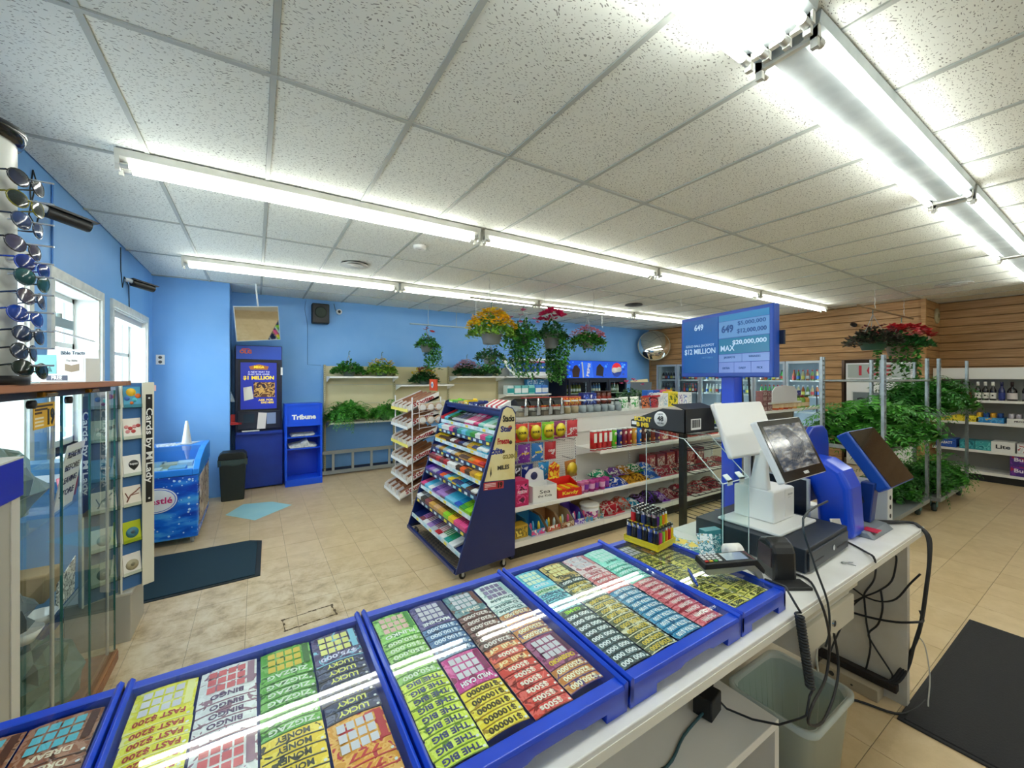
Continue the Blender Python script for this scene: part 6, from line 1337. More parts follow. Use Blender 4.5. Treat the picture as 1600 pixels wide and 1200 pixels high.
for q in range(7): carton((7.05+.17*q, 3.04, .63), .16, .14, .2, ['2a4ac0', '2440b4', '3a5ac8', '2a48b8', '8a3a8c', '2a4ac0', 'b8303c'][q], printed('2a4ac0', 'c8d0e8', '5a2a6a', 22), f'blue or purple pack on the far gondola lower shelf, {ORD[q]} from the till', group='packs on the far gondola lower shelf')
# dark wire rack behind the clear case
dw = thing('wire_stand', 'dark square-post wire stand in the aisle behind the clear case', 'stand', (4.35, 2.72, 0))
dm_ = mat('2c3032', .4, .4)
B().box(-.44, -.03, 0, -.38, .03, 1.24).obj('post', dm_, dw); B().box(.38, -.02, 0, .42, .02, 1.1).obj('post', dm_, dw)
B().box(-.42, -.12, 1.07, .42, .12, 1.08).obj('top_shelf', dm_, dw)
for z in (.18, .42, .66, .90):
    s_ = B().tube([(-.4, -.14, z), (.4, -.14, z), (.4, .14, z), (-.4, .14, z), (-.4, -.14, z)], .006, 5).obj('shelf_frame', dm_, dw)
    for q in range(6): B().tube([(-.3+.12*q, -.14, z), (-.3+.12*q, .14, z)], .0035, 4).obj('shelf_wire', dm_, s_)

tag(B().prism([(-.10, 0), (.10, 0), (.11, .08), (.06, .30), (-.06, .30), (-.11, .08)], 1, -.06, .06).box(-.111, -.062, .06, .111, -.06, .10, 1).box(-.106, -.062, .02, .106, -.06, .055, 2).prism([(-.04, .14), (.04, .15), (.03, .24), (-.01, .25)], 1, -.062, -.06, 3).obj('detergent_bag', [mat('f3f5f2', .3), mat('a6c832', .3), mat('16324f', .3), mat('4a6b5a', .4)], None, (4.70, 2.74, 1.0805), (0, 0, R(-50))), 'white bag with green and navy bands on the dark wire stand', 'bag')
# ---------------------------------------------------------------- plants
def leafmat(c1, c2):
    key = ('leaf', c1, c2)
    if key in MATS: return MATS[key]
    m, t, b = custom('leaf_'+str(len(MATS))); MATS[key] = m
    ge = t.add('ShaderNodeNewGeometry')
    r_ = t.ramp(ge.outputs['Random Per Island'], [(0, c1), (1, c2)])
    t.l.new(r_, b.inputs['Base Color']); b.inputs['Roughness'].default_value = .5
    return m
G1 = leafmat('1f5a1c', '4f9a34'); G2 = leafmat('1a4a22', '2f7030'); G3 = leafmat('4f8f24', '9ac04a'); GF = leafmat('2a7a1e', '58a834'); GFD = leafmat('1c5a20', '3c8a30'); GFC = leafmat('1f5c1a', '4c9a30')
def leaf(bm, p, rnd, s, m=0, droop=0):
    a = rnd.uniform(0, 6.283); e_ = rnd.uniform(-.6, .9)-droop
    d = Vector((math.cos(a)*math.cos(e_), math.sin(a)*math.cos(e_), math.sin(e_))); q = d.cross(Vector((rnd.uniform(-.3, .3), rnd.uniform(-.3, .3), 1))).normalized()
    p = Vector(p)
    bm.add([p, p+d*s*.5+q*s*.32, p+d*s, p+d*s*.5-q*s*.32], [(0, 1, 2, 3)], m)
def mound(w, d, h, n, s, rnd, z0=0, m=0):
    bm = B()
    for _ in range(n):
        a = rnd.uniform(0, 6.283); r = rnd.random()**.45; u = rnd.random()
        zz = z0+h*(1-r*r)*(.35+.65*u)+rnd.uniform(-.02, .01)
        leaf(bm, (w*r*math.cos(a), d*r*math.sin(a), zz), rnd, s*rnd.uniform(.7, 1.2), m)
    return bm
def flowers(pts, r, col, rnd, petals=5):
    bm = B()
    for p in pts:
        for k in range(petals):
            a = 6.283*k/petals+rnd.random(); e_ = rnd.uniform(.1, .7)
            d = Vector((math.cos(a)*math.cos(e_), math.sin(a)*math.cos(e_), math.sin(e_))); q = d.cross(Vector((0, 0, 1))).normalized()
            P0 = Vector(p); bm.add([P0, P0+d*r*.6+q*r*.4, P0+d*r, P0+d*r*.6-q*r*.4], [(0, 1, 2, 3)], 0)
    return bm
def pot(r, h, m, n=18): return B().lathe([(.001, 0), (r*.72, 0), (r*.95, h*.9), (r, h*.9), (r, h), (r*.9, h), (r*.85, h*.85), (.001, h*.85)], n)
def basket(name, loc, label, pr, ph, pm, w, h, n, s, lm_, fl=None, trail=None, hang=None, hook=False, seed=1, dy=None, group=None):
    rnd = random.Random(seed); g = thing(name, label, 'plant', loc, 0, group)
    pot(pr, ph, pm).obj('pot', pm, g)
    if name == 'hanging_basket': w *= 1.22; h *= 1.25; n = int(n*2.6); s *= 1.12; dy = dy and dy*1.2
    stuff(mound(w, dy or w, h, n, s, rnd, ph*.7).obj('foliage', lm_, g))
    if trail:
        bm = B(); nt, ln, (tx, tw) = trail
        for _ in range(int(nt*1.5)):
            a = rnd.uniform(0, 6.283); x = tx+tw*rnd.uniform(-1, 1); y = (dy or w)*.7*math.sin(a); L_ = ln*rnd.uniform(.5, 1)
            for k in range(int(L_/.028)): leaf(bm, (x+rnd.uniform(-.012, .012), y+rnd.uniform(-.012, .012), ph*.8-.028*k), rnd, s*.95, 0, .5)
        stuff(bm.obj('trailing_stems', G1, g))
    if fl:
        for (cnt, col, fr_, spread, zz) in fl:
            pts = []
            for _ in range(cnt):
                a = rnd.uniform(0, 6.283); r = rnd.random()**.5*spread
                pts.append((w*r*math.cos(a), (dy or w)*r*math.sin(a), ph*.7+h*(1-.75*r*r)+.03+zz+rnd.uniform(-.02, .04)))
            stuff(flowers(pts, fr_, col, rnd, 6).obj('flowers', mat(col, .5), g))
    if hang:
        for k in range(3):
            a = 6.283*k/3+.5; B().tube([(pr*math.cos(a), pr*math.sin(a), ph), (0, 0, hang-.05)], .004, 4).obj('hanger_wire', mat('9aa0a0', .5), g)
        B().tube([(0, 0, hang-.05), (0, 0, hang), (.012, 0, hang+.022), (.024, 0, hang+.012)], .006, 5).obj('hook', mat('55706a', .5), g)
    return g
grp = mat('6a7a74', .5); tpot = mat('b09a86', .6); gpot = mat('8a8f90', .5)
# wall shelving
ws = thing('wall_shelving', 'beige slotted wall shelving along the blue back wall with white shelves of plants', 'shelving', (3.4, 7.6, 0))
bgm = mat('cfc69c', .55, var=('d8d0aa', 2))
def W_(nm, bm, m, **k): return bm.obj(nm, m, ws, (-3.4, -7.6, 0), **k)
wb_ = [1.0, 2.2, 3.3, 4.45, 5.7]
for i in range(4):
    for j, (z0, z1) in enumerate(((.88, 1.21), (1.213, 1.55), (1.553, 1.88))): W_('panel', B().box(wb_[i]+.003, 7.64, z0, wb_[i+1]-.003, 7.655, z1), bgm if i < 3 else mat('c9ccc4', .5))
for x in wb_:
    u_ = W_('upright', B().box(x-.016, 7.60, .02, x+.016, 7.66, 1.90), mat('b8b08a', .5))
    s_ = B()
    for v in range(50): s_.quad((x-.004, 7.5994, .1+.036*v), (x+.004, 7.5994, .1+.036*v), (x+.004, 7.5994, .118+.036*v), (x-.004, 7.5994, .118+.036*v))
    stuff(s_.obj('slots', mat('3a362a', .8), u_, (0, 0, 0)))
for i, z in ((0, 1.67), (1, 1.515), (2, 1.67), (3, 1.67), (0, .89), (1, .90), (3, 1.28)):
    a, c = wb_[i]+.03, wb_[i+1]-.02
    W_('shelf', B().box(a, 7.28, z, c, 7.63, z+.03).prism([(7.30, z), (7.63, z), (7.63, z-.08)], 0, a, a+.006).prism([(7.30, z), (7.63, z), (7.63, z-.08)], 0, c-.006, c), gw_)
SP = [((1.36, 7.42, 1.70), 'bushy plain green plant with hanger on the wall shelf nearest the speaker', None, True, G1), ((1.92, 7.42, 1.70), 'green plant with small yellow flowers beside the plain bushy one', [(70, 'f0d024', .032, .95, .0)], True, G3),
      ((2.72, 7.42, 1.545), 'low yellow and bronze flowering plant on the lower wall shelf behind the wire rack', [(60, 'e8cc2a', .034, .9, 0), (44, '9a3a34', .04, .7, 0)], False, G2),
      ((3.62, 7.42, 1.70), 'mauve-pink flowering plant on the third wall shelf', [(190, 'd0a4b4', .034, 1.0, 0)], True, G2), ((4.12, 7.42, 1.70), 'dark green plant with few blooms beside the mauve one', [(10, 'c898a8', .025, .9, 0)], False, G2)]
for k, (p, lab, f_, hk, lm_) in enumerate(SP):
    g = basket('potted_plant', p, lab, .11, .08, grp, .29, .22, 1000, .06, lm_, fl=f_, seed=20+k, dy=.17, hang=.42 if hk else None, group='plants on the wall shelves')
# ferns
def frond_mesh(L_, rise, seed):
    rnd = random.Random(seed); bm = B(); n = 15; pts = []
    for i in range(n+1):
        u = i/n; pts.append(Vector((L_*u, 0, rise*math.sin(u*2.2)*1.0-.35*L_*u*u*u)))
    for i in range(n):
        bm.add([pts[i]+Vector((0, -.0015, 0)), pts[i]+Vector((0, .0015, 0)), pts[i+1]], [(0, 1, 2)], 0)
        if i < 1: continue
        s = .10*math.sin(math.pi*min(1, (i+2.5)/(n+2.5)))+.012
        for sg_ in (-1, 1):
            p = pts[i]; d = (pts[i+1]-pts[i]).normalized()
            tip = p+d*.02+Vector((0, sg_*s, -.012-rnd.uniform(0, .012)))
            bm.add([p-d*.012, p+d*.026+Vector((0, sg_*s*.45, .006)), tip+d*.03, p-d*.022+Vector((0, sg_*s*.5, -.006))], [(0, 1, 2, 3)], 0)
    return bm
FM = {}
def fern(loc, R_, nf, label, dark=False, seed=1, wall=False):
    rnd = random.Random(seed); nf = int(nf*1.35); g = thing('potted_fern', label, 'plant', loc, 0, 'ferns on shelves and plant carts')
    pot(.11, .11, grp).obj('pot', mat('3c4a3a', .6), g)
    core = mound(R_*.75, R_*(.5 if wall else .75), R_*.62, 1500, R_*.17, rnd, .06); stuff(core.obj('foliage', GFC, g))
    for k in range(nf):
        u = k/nf; key = (dark, k % 4)
        if key not in FM: FM[key] = frond_mesh(1.0, [.25, .38, .5, .62][k % 4], 50+k % 4).mesh('frond', GFD if dark else GF)
        o = link('frond', FM[key], g, (0, 0, .10)); s = R_*rnd.uniform(.72, 1.08)
        s *= (.6 if wall and math.sin(k*2.39996) > .25 else 1); o.scale = (s, s*rnd.uniform(1.2, 1.7), s*rnd.uniform(.75, 1.1)); o.rotation_euler = (R(rnd.uniform(-12, 12)), R(rnd.uniform(-24, 30)), k*2.39996)
    return g
fern((1.33, 7.34, .92), .46, 66, 'large fern on the lowest wall shelf nearer the newspaper stand', seed=1, wall=True)
fern((1.95, 7.34, .92), .38, 57, 'smaller fern with hanger on the lowest wall shelf nearer the wire rack', seed=2, wall=True)
# stepladder lying on its side along the wall
la = thing('ladder', 'aluminium ladder lying on its side along the back wall under the shelving', 'ladder', (2.0, 7.53, 0))
for z in (.02, .36): B().box(-1.05, -.03, z, 1.6, .0, z+.06).obj('rail', mat('aab4ba', .35, .7), la)
for k in range(8): B().box(-.9+.32*k, -.028, .08, -.86+.32*k, -.002, .36).obj('rung', mat('b8c2c8', .35, .7), la)
# rods and hanging baskets
rm = mat('9a9a90', .4, .4)
def rod(x0, x1, y, z, label, drops, m=rm):
    g = thing('hanging_rod', label, 'rod', ((x0+x1)/2, y, z))
    L_ = (x1-x0)/2; B().tube([(-L_, 0, 0), (L_, 0, 0)], .014, 8).obj('bar', m, g)
    for x in drops:
        c_ = B(); zz = 0.0; top = HC-z-.004; k = 0
        while zz+.05 < top: c_.tube([(x-.004*(k % 2), .004*(k % 2), zz), (x-.004*(k % 2), .004*(k % 2), min(zz+.055, top))], .003, 4); zz += .05; k += 1
        stuff(c_.obj('chain', mat('b8bab4', .4, .5), g))
    return g
rod(2.27, 3.44, 6.9, 2.62, 'short grey rod hung before the blue back wall', (-.25, .3), mat('8fa8bc', .4))
rod(2.29, 4.66, 4.6, 2.70, 'long grey rod over the gondola carrying flower baskets', (-.9, 0, .95))
rod(6.95, 9.35, 2.12, 2.67, 'brown rod near the plank wall carrying two flower baskets', (-.55, .75), mat('7a6040', .6))
basket('hanging_basket', (2.57, 6.88, 2.13), 'trailing basket with a single red bloom on the short rod', .12, .14, gpot, .17, .18, 260, .05, G1, fl=[(5, 'd83a4a', .05, .6, .05)], trail=(34, .5, (.1, .12)), hang=.45, seed=31)
b2 = basket('hanging_basket', (2.60, 4.6, 2.12), 'big yellow-flowered hanging basket on the long rod', .15, .15, gpot, .26, .24, 520, .05, G3, fl=[(230, 'ecb81a', .04, 1.05, 0), (90, 'f0dc3a', .036, 1.05, .01)], trail=(12, .2, (.16, .08)), hang=.54, seed=32)
basket('hanging_basket', (2.66, 4.75, 1.86), 'green trailing pot hanging under the yellow-flowered basket', .10, .12, gpot, .17, .12, 200, .045, G2, trail=(22, .25, (0, .14)), hang=.35, seed=33)
basket('hanging_basket', (3.10, 4.6, 2.14), 'green trailing basket with pale pink blooms beside the yellow one', .12, .14, gpot, .19, .20, 300, .05, G1, fl=[(7, 'd86a9c', .05, .9, .05)], trail=(70, .62, (0, .20)), hang=.52, seed=34)
basket('hanging_basket', (3.60, 4.6, 2.10), 'grey pot basket with crimson geraniums and long trails', .13, .22, gpot, .19, .20, 300, .055, G2, fl=[(34, 'd01e5a', .075, .85, .10)], trail=(48, .72, (.09, .12)), hang=.54, seed=35)
basket('hanging_basket', (4.30, 4.6, 2.14), 'wide pink-flowered hanging planter at the end of the long rod', .10, .10, gpot, .27, .15, 480, .05, G1, fl=[(110, 'd88aa0', .035, 1.0, .01)], trail=(40, .16, (0, .24)), hang=.52, seed=36, dy=.16)
basket('hanging_basket', (7.50, 2.12, 2.08), 'dark-leaved hanging basket on the brown rod', .17, .13, mat('4a6a5c', .5), .26, .18, 420, .065, leafmat('1c3a20', '4a3a34'), fl=[(20, '7a2a34', .035, .9, 0)], hang=.56, seed=37)
basket('hanging_basket', (8.85, 2.14, 2.03), 'clay-coloured hanging basket with red and pink geraniums on the brown rod', .22, .22, tpot, .30, .18, 420, .07, G2, fl=[(60, 'd0323c', .08, 1.0, .07), (34, 'd86a74', .07, 1.0, .05)], trail=(16, .6, (-.22, .06)), hang=.6, seed=38)
# ---------------------------------------------------------------- plant carts
ga = mat('a4acae', .38, .75, var=('8b9496', 12)); wd = mat('8f9696', .5, .4)
def cart(x0, x1, y0, y1, label, shelves, bar, hw=.03):
    g = thing('plant_cart', label, 'cart', ((x0+x1)/2, (y0+y1)/2, 0)); L_, D_ = (x1-x0)/2, (y1-y0)/2
    B().box(-L_, -D_, .15, L_, D_, .20).obj('platform', wd, g, bev=.004)
    for sx in (-1, 1):
        for sy in (-1, 1):
            bm = B(); x, y = sx*(L_-.02), sy*(D_-.02)
            for e_ in (-1, 1): bm.box(x+e_*hw-.007, y-.012, .2, x+e_*hw+.007, y+.012, 1.92)
            for k in range(31): bm.box(x-hw+.006, y-.008, .22+.055*k, x+hw-.006, y+.008, .238+.055*k)
            bm.obj('post', ga, g)
            cs_ = B().lathe([(.001, -.02), (.05, -.02), (.055, 0), (.05, .02), (.001, .02)], 14, axis=1, at=(sx*(L_-.12), sy*(D_-.08), .055)).obj('caster', mat('20302f', .5), g)
            B().box(sx*(L_-.12)-.03, sy*(D_-.08)-.03, .06, sx*(L_-.12)+.03, sy*(D_-.08)-.022, .15).box(sx*(L_-.12)-.03, sy*(D_-.08)+.022, .06, sx*(L_-.12)+.03, sy*(D_-.08)+.03, .15).obj('fork', mat('4a7a78', .4), cs_)
    for z in shelves:
        s_ = B().box(-L_, -D_, z, L_, D_, z+.012).box(-L_, -D_-.006, z-.02, L_, -D_, z+.022).box(-L_, D_, z-.02, L_, D_+.006, z+.022).box(-L_-.006, -D_, z-.02, -L_, D_, z+.022).box(L_, -D_, z-.02, L_+.006, D_, z+.022)
        s_.obj('shelf', ga, g)
    if bar:
        fr_ = B()
        for y in (-D_, D_): fr_.tube([(-L_+.02, y, bar), (L_-.02, y, bar)], .012, 6)
        for x in (-L_+.02, L_-.02): fr_.tube([(x, -D_, bar), (x, D_, bar)], .012, 6)
        fr_.obj('top_bar', ga, g)
    return g
cart(5.42, 6.98, 1.43, 2.00, 'steel plant cart nearer the till with a fern on its middle shelf', (.93,), 1.65)
cart(7.10, 8.58, 1.36, 1.94, 'steel plant cart nearer the beer shelves with ferns on two levels', (1.22,), None)
fern((5.85, 1.78, .942), .60, 63, 'bright green fern on the nearer cart, end closer to the coolers', seed=3)
fern((6.45, 1.70, .942), .60, 63, 'bright green fern on the nearer cart, end closer to the beer shelves', seed=4)
fern((7.45, 1.66, 1.232), .54, 60, 'dark fern on the upper level of the farther cart, nearer end', True, seed=5)
fern((8.15, 1.64, 1.232), .54, 60, 'dark fern on the upper level of the farther cart, far end', True, seed=6)
fern((7.42, 1.64, .2), .42, 60, 'fern on the bottom platform of the farther cart, nearer end', True, seed=7)
fern((8.1, 1.62, .2), .44, 60, 'fern on the bottom platform of the farther cart, far end', False, seed=8)
fern((6.6, 1.74, .2), .4, 54, 'fern on the bottom platform of the nearer cart', True, seed=9)
B().box(0, 0, 0, 0, 0, 0)
# ---------------------------------------------------------------- coolers in the plank wall
wc_ = thing('beverage_cooler', 'row of glass-door beverage coolers set into the plank wall', 'cooler', (9.9, 5.48, 0))
def Q(nm, bm, m, par=None, **k): return bm.obj(nm, m, par or wc_, (-9.9, -5.48, 0) if par is None else (0, 0, 0), **k)
inn = mat('c4ccd0', .5); cz = CO[2]
Q('cabinet', B().box(10.36, CO[0], 0, 10.40, CO[1], cz).box(9.66, CO[0], 0, 10.36, CO[0]+.02, cz).box(9.66, CO[1]-.02, 0, 10.36, CO[1], cz).box(9.66, CO[0], 0, 10.36, CO[1], .12).box(9.66, CO[0], cz-.05, 10.36, CO[1], cz), inn)
alum = mat('ccd4da', .3, .4); dglass = glass('f2f8fa', .02, .7, 1.4); led = mat('dff4ff', .3, emit=9)
pitch = (CO[1]-CO[0])/6
for k in range(6):
    y1 = CO[1]-pitch*k; y0 = y1-pitch
    d = Q('door', B().box(9.58, y0+.006, .10, 9.62, y0+.05, cz-.01).box(9.58, y1-.05, .10, 9.62, y1-.006, cz-.01).box(9.58, y0+.05, .10, 9.62, y1-.05, .16).box(9.58, y0+.05, cz-.06, 9.62, y1-.05, cz-.01), alum)
    B().box(9.597, y0+.05, .16, 9.603, y1-.05, cz-.06).obj('pane', dglass, d)
    B().tube([(9.565, y0+.075, .95), (9.555, y0+.075, 1.0), (9.555, y0+.075, 1.35), (9.565, y0+.075, 1.4)], .010, 6).obj('handle', mat('2a2e32', .4), d)
    Q('mullion', B().box(9.63, y0-.02, .1, 9.68, y0+.02, cz-.05), alum)
    if k: Q('light_tube', B().tube([(9.70, y0+.03, .2), (9.70, y0+.03, cz-.1)], .012, 6), led)
    sh_ = [1.60, 1.27, .94, .55]
    for r_, z in enumerate(sh_):
        s_ = Q('shelf', B().box(9.74, y0+.03, z-.012, 10.34, y1-.03, z), mat('dfe5e6', .4)); B().box(9.733, y0+.03, z-.018, 9.74, y1-.03, z+.014).obj('price_rail', WHITE, s_)
        if r_ > 1: continue
        nb_ = 7
        for q in range(nb_):
            y = y1-.075-(pitch-.15)*q/(nb_-1)
            cset = [['2a2a3a', '3a3a4a', '2c3040'], ['3a5a3a', '8a3a2a', '2a3a5a'], ['e0e0d8', 'd0d8c8', 'c8d8d0'], ['d8d8d0', 'b8c8c0', '8aa8a0'], ['c8742a', 'd08a34', '3a9a4a'], ['a8542a', '6a8a3a', 'b8a878']][k]
            if k == 4 and r_ == 1: c = ['3aa04a', '3aa04a', '3aa04a', '3aa04a', '4a7ab0', '4a7ab0', 'e8e8e8'][q]
            else: c = cset[(q+r_) % 3]
            o = tag(B().lathe([(.001, 0), (.032, 0), (.033, .005), (.033, .13), (.026, .165), (.013, .195), (.013, .215), (.001, .215)], 12).lathe([(.0336, .045), (.0336, .11)], 12, m=1).lathe([(.001, .24), (.014, .238), (.015, .212), (.012, .212)], 10, m=2).obj('drink_bottle', [mat(c, .15, coat=.3), mat(['d8d0c0', 'c83a3a', '3a6ac0', 'e8d85a'][(q+k) % 4], .4), mat(['e8e8e8', '2a2a2a', 'c82a2a'][(k+r_) % 3], .4)], None, (9.80, y, z)),
                f'bottle in cooler door {["one nearest the blue wall","two","three","four","five","six nearest the ice box"][k]}, {["upper","lower"][r_]} shelf, {ORD[q]} from the left', 'bottle', 'bottles in the coolers')
            o['label'] = f'bottle behind the {ORD[k]} cooler door from the blue wall, {["upper","lower"][r_]} shelf, {ORD[q]} from there'
# ice freezer
ic = thing('ice_freezer', 'white ice freezer with a red lettered ICE header set in the plank wall', 'freezer', (9.95, 2.65, 0))
B().box(-.3, -.47, .02, .35, .47, 1.95).obj('cabinet', WHITE, ic)
hd_ = B().box(-.33, -.47, 1.64, -.3, .47, 1.95).obj('header', mat('f0f2f2', .35), ic); B().box(-.334, -.44, 1.675, -.33, .44, 1.925).obj('header_panel', mat('b4beb8', .3), hd_)
for y, s_ in ((.25, 'I'), (.07, 'C'), (-.13, 'E')): text(s_, .24, mat('c0283a', .35), hd_, (-.336, y, 1.80), (R(90), 0, R(-90)), bold=.04)
dr_ = B().box(-.335, -.46, .1, -.3, .46, 1.62).obj('door', mat('eef0ee', .35), ic); B().box(-.339, -.36, .75, -.335, .36, 1.40).obj('window', mat('7a8486', .1), dr_)
for a in ((-.38, .73, .38, .75), (-.38, 1.40, .38, 1.42), (-.38, .75, -.36, 1.40), (.36, .75, .38, 1.40)): B().box(-.342, a[0], a[1], -.335, a[2], a[3]).obj('window_trim', mat('dfe3e2', .3), dr_)
text('2  2', .20, BLACK, dr_, (-.3405, .05, 1.22), (R(90), 0, R(-90)), bold=.02, fit=.5)
B().box(-.345, -.43, .9, -.33, -.41, 1.2).obj('handle', mat('6a7074', .4), dr_)
struct(B().box(10.45, YN+.1, 0, 10.5, CO[1], CO[2]+.2).obj('wall_inner', mat('3a3028', .8)))
# ---------------------------------------------------------------- beer shelving in the alcove
be = thing('beer_shelving', 'white shelving bay of bottles and beer cases in the plank alcove', 'shelving', (10.2, 1.2, 0))
def E_(nm, bm, m, **k): return bm.obj(nm, m, be, (-10.2, -1.2, 0), **k)
gyb = mat('a8aaa4', .5)
E_('kick_plate', B().box(9.95, -.45, 0, 10.45, 2.0, .13), gk)
for (a, c) in ((.80, 2.0), (-.42, .796)):
    E_('back_panel', B().box(10.44, a, .13, 10.455, c, 1.84), gyb); E_('header', B().box(9.94, a+.004, 1.66, 9.96, c-.004, 1.84).box(9.96, a, 1.655, 10.44, c, 1.675), gw_)
    for nm, z in (('base_shelf', .13), ('shelf', .48), ('shelf', .93), ('shelf', 1.29)):
        E_(nm, B().box(9.9, a+.004, z, 10.44, c-.004, z+.022).box(9.893, a+.004, z-.015, 9.9, c-.004, z+.026), gw_)
for y in (2.0, .798, -.42): E_('upright', B().box(10.40, y-.014, .1, 10.45, y+.014, 1.86), gw_)
spl = B()
for k in range(3): spl.lathe([(.001, -.0005), (.008, -.0005), (.008, .0005)], 8, axis=0, at=(9.939, .83, 1.71+.045*k))
E_('bolt', spl, BLACK)
bt = [(1.86, '2a1418', '6a1e24', '3a2a2a'), (1.76, '2c1618', '7a2428', '3a2020'), (1.67, '30181a', '8a2a2c', '2a1a1a'), (1.59, '2a1416', '7a2226', '201616'), (1.485, '141418', 'e8e6de', 'e8e8e4'), (1.405, '141418', 'e6e4dc', 'e6e6e2'), (1.325, '141418', 'e8e6e0', 'e8e8e4'), (1.235, '1c2460', '2a3a8a', '1a2050'), (1.13, '141216', 'd8d0d0', '2a1618'), (1.0, '1a1a20', '8a8a90', '2a2a30'), (.92, '20222a', 'c8c0a8', 'e0d8c8')]
for q, (y, c, lc, cc_) in enumerate(bt):
    wd_ = 1.5 if q == 8 else 1
    o = tag(B().lathe([(.001, 0), (.036*wd_, 0), (.036*wd_, .16), (.028*wd_, .19), (.014, .22), (.014, .245), (.001, .245)], 14).obj('liquor_bottle', mat(c, .12, coat=.5), None, (9.97, y, 1.3125)), f'dark bottle on the top beer shelf, {ORD[q]} from the cart side', 'bottle', 'bottles on the top beer shelf')
    if 3 < q < 7: o['label'] = f'black bottle with white label and cap on the top beer shelf, {["first","second","third"][q-4]} of three'
    B().lathe([(.0366*wd_, .03), (.0366*wd_, .125)], 14).obj('label', mat(lc, .4), o); B().lathe([(.001, .30), (.018, .298), (.018, .235), (.013, .235)], 10).obj('cap', mat(cc_, .35), o)
    if 3 < q < 7: B().lathe([(.001, -.0375), (.012, -.0375), (.012, -.036)], 10, axis=0, at=(0, 0, .08)).obj('label_mark', BLACK, o)
def bcase(y, w, h, z, c1, art, lab, word=None, wcol='f4f4f4', cans=None, fs=.05, dx=9.93, d=.3):
    o = tag(B().box(0, -w/2, 0, d, w/2, h).obj('beer_case', mat(c1, .4), None, (dx, y, z), bev=.003), lab, 'beer case', 'beer cases in the alcove')
    if art: B().box(-.0012, -w*.46, h*.1, 0, w*.46, h*.9).obj('front_print', art, o)
    if word: text(word, fs, mat(wcol, .35), o, (-.0018, 0, h*.5), (R(90), 0, R(-90)), bold=.03, fit=w*.62)
    if cans:
        for r_ in range(2):
            for q in range(cans[0]):
                cn_ = B().lathe([(.001, 0), (.026, 0), (.031, .008), (.031, .10), (.025, .115), (.001, .115)], 12).obj('can', mat(cans[1][q % len(cans[1])], .25, .4), o, (.04+.07*r_, w/2-.04-(w-.08)*q/(cans[0]-1), h-.04))
    return o
for k in range(3): bcase(1.88-.165*k, .16, .10, .9525, 'e8d02a', printed('e8d02a', 'f0dc4a', '8a7a1a', 26), f'low yellow beer case on the second shelf, {ORD[k]} from the carts', 'CORONADO' if False else None)
bcase(1.36, .30, .085, .9525, '2a86c8', printed('2a86c8', '5ab0e0', 'e8b03a', 18), 'blue open case with assorted cans on the second beer shelf', None, cans=(4, ['e8b83a', '2a5ab0', 'd8a02a', '1f4a90']))
bcase(.99, .38, .085, .9525, 'e6e6e0', None, 'white open case with silver cans on the second beer shelf', 'PROSELTZER', '55555a', cans=(5, ['c8c4cc', 'b8b4c0']), fs=.035)
bcase(1.84, .24, .145, .5025, '1f4fb4', printed('1f4fb4', '2a62c8', '163c90', 12), 'royal blue beer case on the third shelf nearest the carts', 'LABATT', fs=.06)
bcase(1.60, .17, .145, .5025, '2a8a98', printed('2a8a98', '4ab0b8', '1a6a7a', 14), 'teal beer case on the third shelf, next to the royal blue case'); bcase(1.425, .17, .145, .5025, '3a9aa0', printed('3a9aa0', '6ac0c0', '1f7480', 14), 'teal beer case on the third shelf, next to the Lite case')
bcase(1.22, .24, .16, .5025, 'ecece8', None, 'white beer case with dark Lite lettering on the third shelf', 'Lite', '3a3a40', fs=.085)
for k, (c, c2) in enumerate((('d8d8d8', 'b84a50'), ('d0ccd0', '8a8a90'), ('dcd8d8', 'b0404a'))): bcase(1.02-.125*k, .12, .155, .5025, c, printed(c, 'ececec', c2, 16), f'pale grey beer case on the third shelf, {ORD[k]} past the Lite case')
for k in range(2): bcase(1.04, .22, .17, .1525+.171*k, '4a2a80', printed('4a2a80', '7a3aa0', 'b82a4a', 12), ['purple beer case on the bottom shelf, lower of the stack', 'purple beer case on the bottom shelf, upper of the stack'][k], 'Bud', 'f0e8f8', fs=.08)
# ---------------------------------------------------------------- paper goods and soda cooler on the back wall
for q in range(5):
    o = tag(B().box(-.12, -.1, 0, .12, .12, .40).obj('paper_towel_pack', mat('e9eef2', .35), None, (4.82+.215*q, 7.42, 1.7005), bev=.03), f'white and blue paper towel pack on the top wall shelf, {ORD[q]} from the curved banner', 'paper towels', 'paper towel packs on the wall shelf')
    B().box(-.118, -.1015, .10, .118, -.1, .30).obj('blue_band', mat('1f5fc0', .3), o); B().box(-.118, -.1015, .30, .118, -.1, .335).obj('pink_band', mat('c83a8a', .3), o); text('Ultra', .06, WHITE, o, (0, -.103, .2), FRONT, bold=.03)
cvb = thing('curved_banner', 'curved green and blue printed banner card on the wall shelf beside the towel packs', 'banner', (4.62, 7.30, 1.7005))
B().prism([(-.28, .46), (-.22, .30), (-.05, .10), (.05, 0), (.40, 0), (.40, .02), (.1, .14), (-.1, .36), (-.24, .48)], 1, -.01, .0).obj('card', printed('e8f0ec', '3a8a6a', '2a6ac8', 10), cvb)
for q in range(6):
    o = tag(B().box(-.085, -.09, 0, .085, .1, .19).obj('tissue_pack', mat(['dfeeee', '7ac8c8', '6ac0c4', '8ad0cc', '4a8ad8', '3a7ad0'][q], .35), None, (4.62+.185*q, 7.42, 1.3105), bev=.02), f'tissue roll pack on the lower wall shelf under the towels, {ORD[q]} from the plants', 'tissue pack', 'tissue packs on the wall shelf')
    B().box(-.083, -.0915, .03, .083, -.09, .13).obj('print_band', mat(['2a9a9c', 'f0f4f4', 'e8f2f2', '2a9a9c', 'f0f4f8', 'e8f0f8'][q], .35), o)
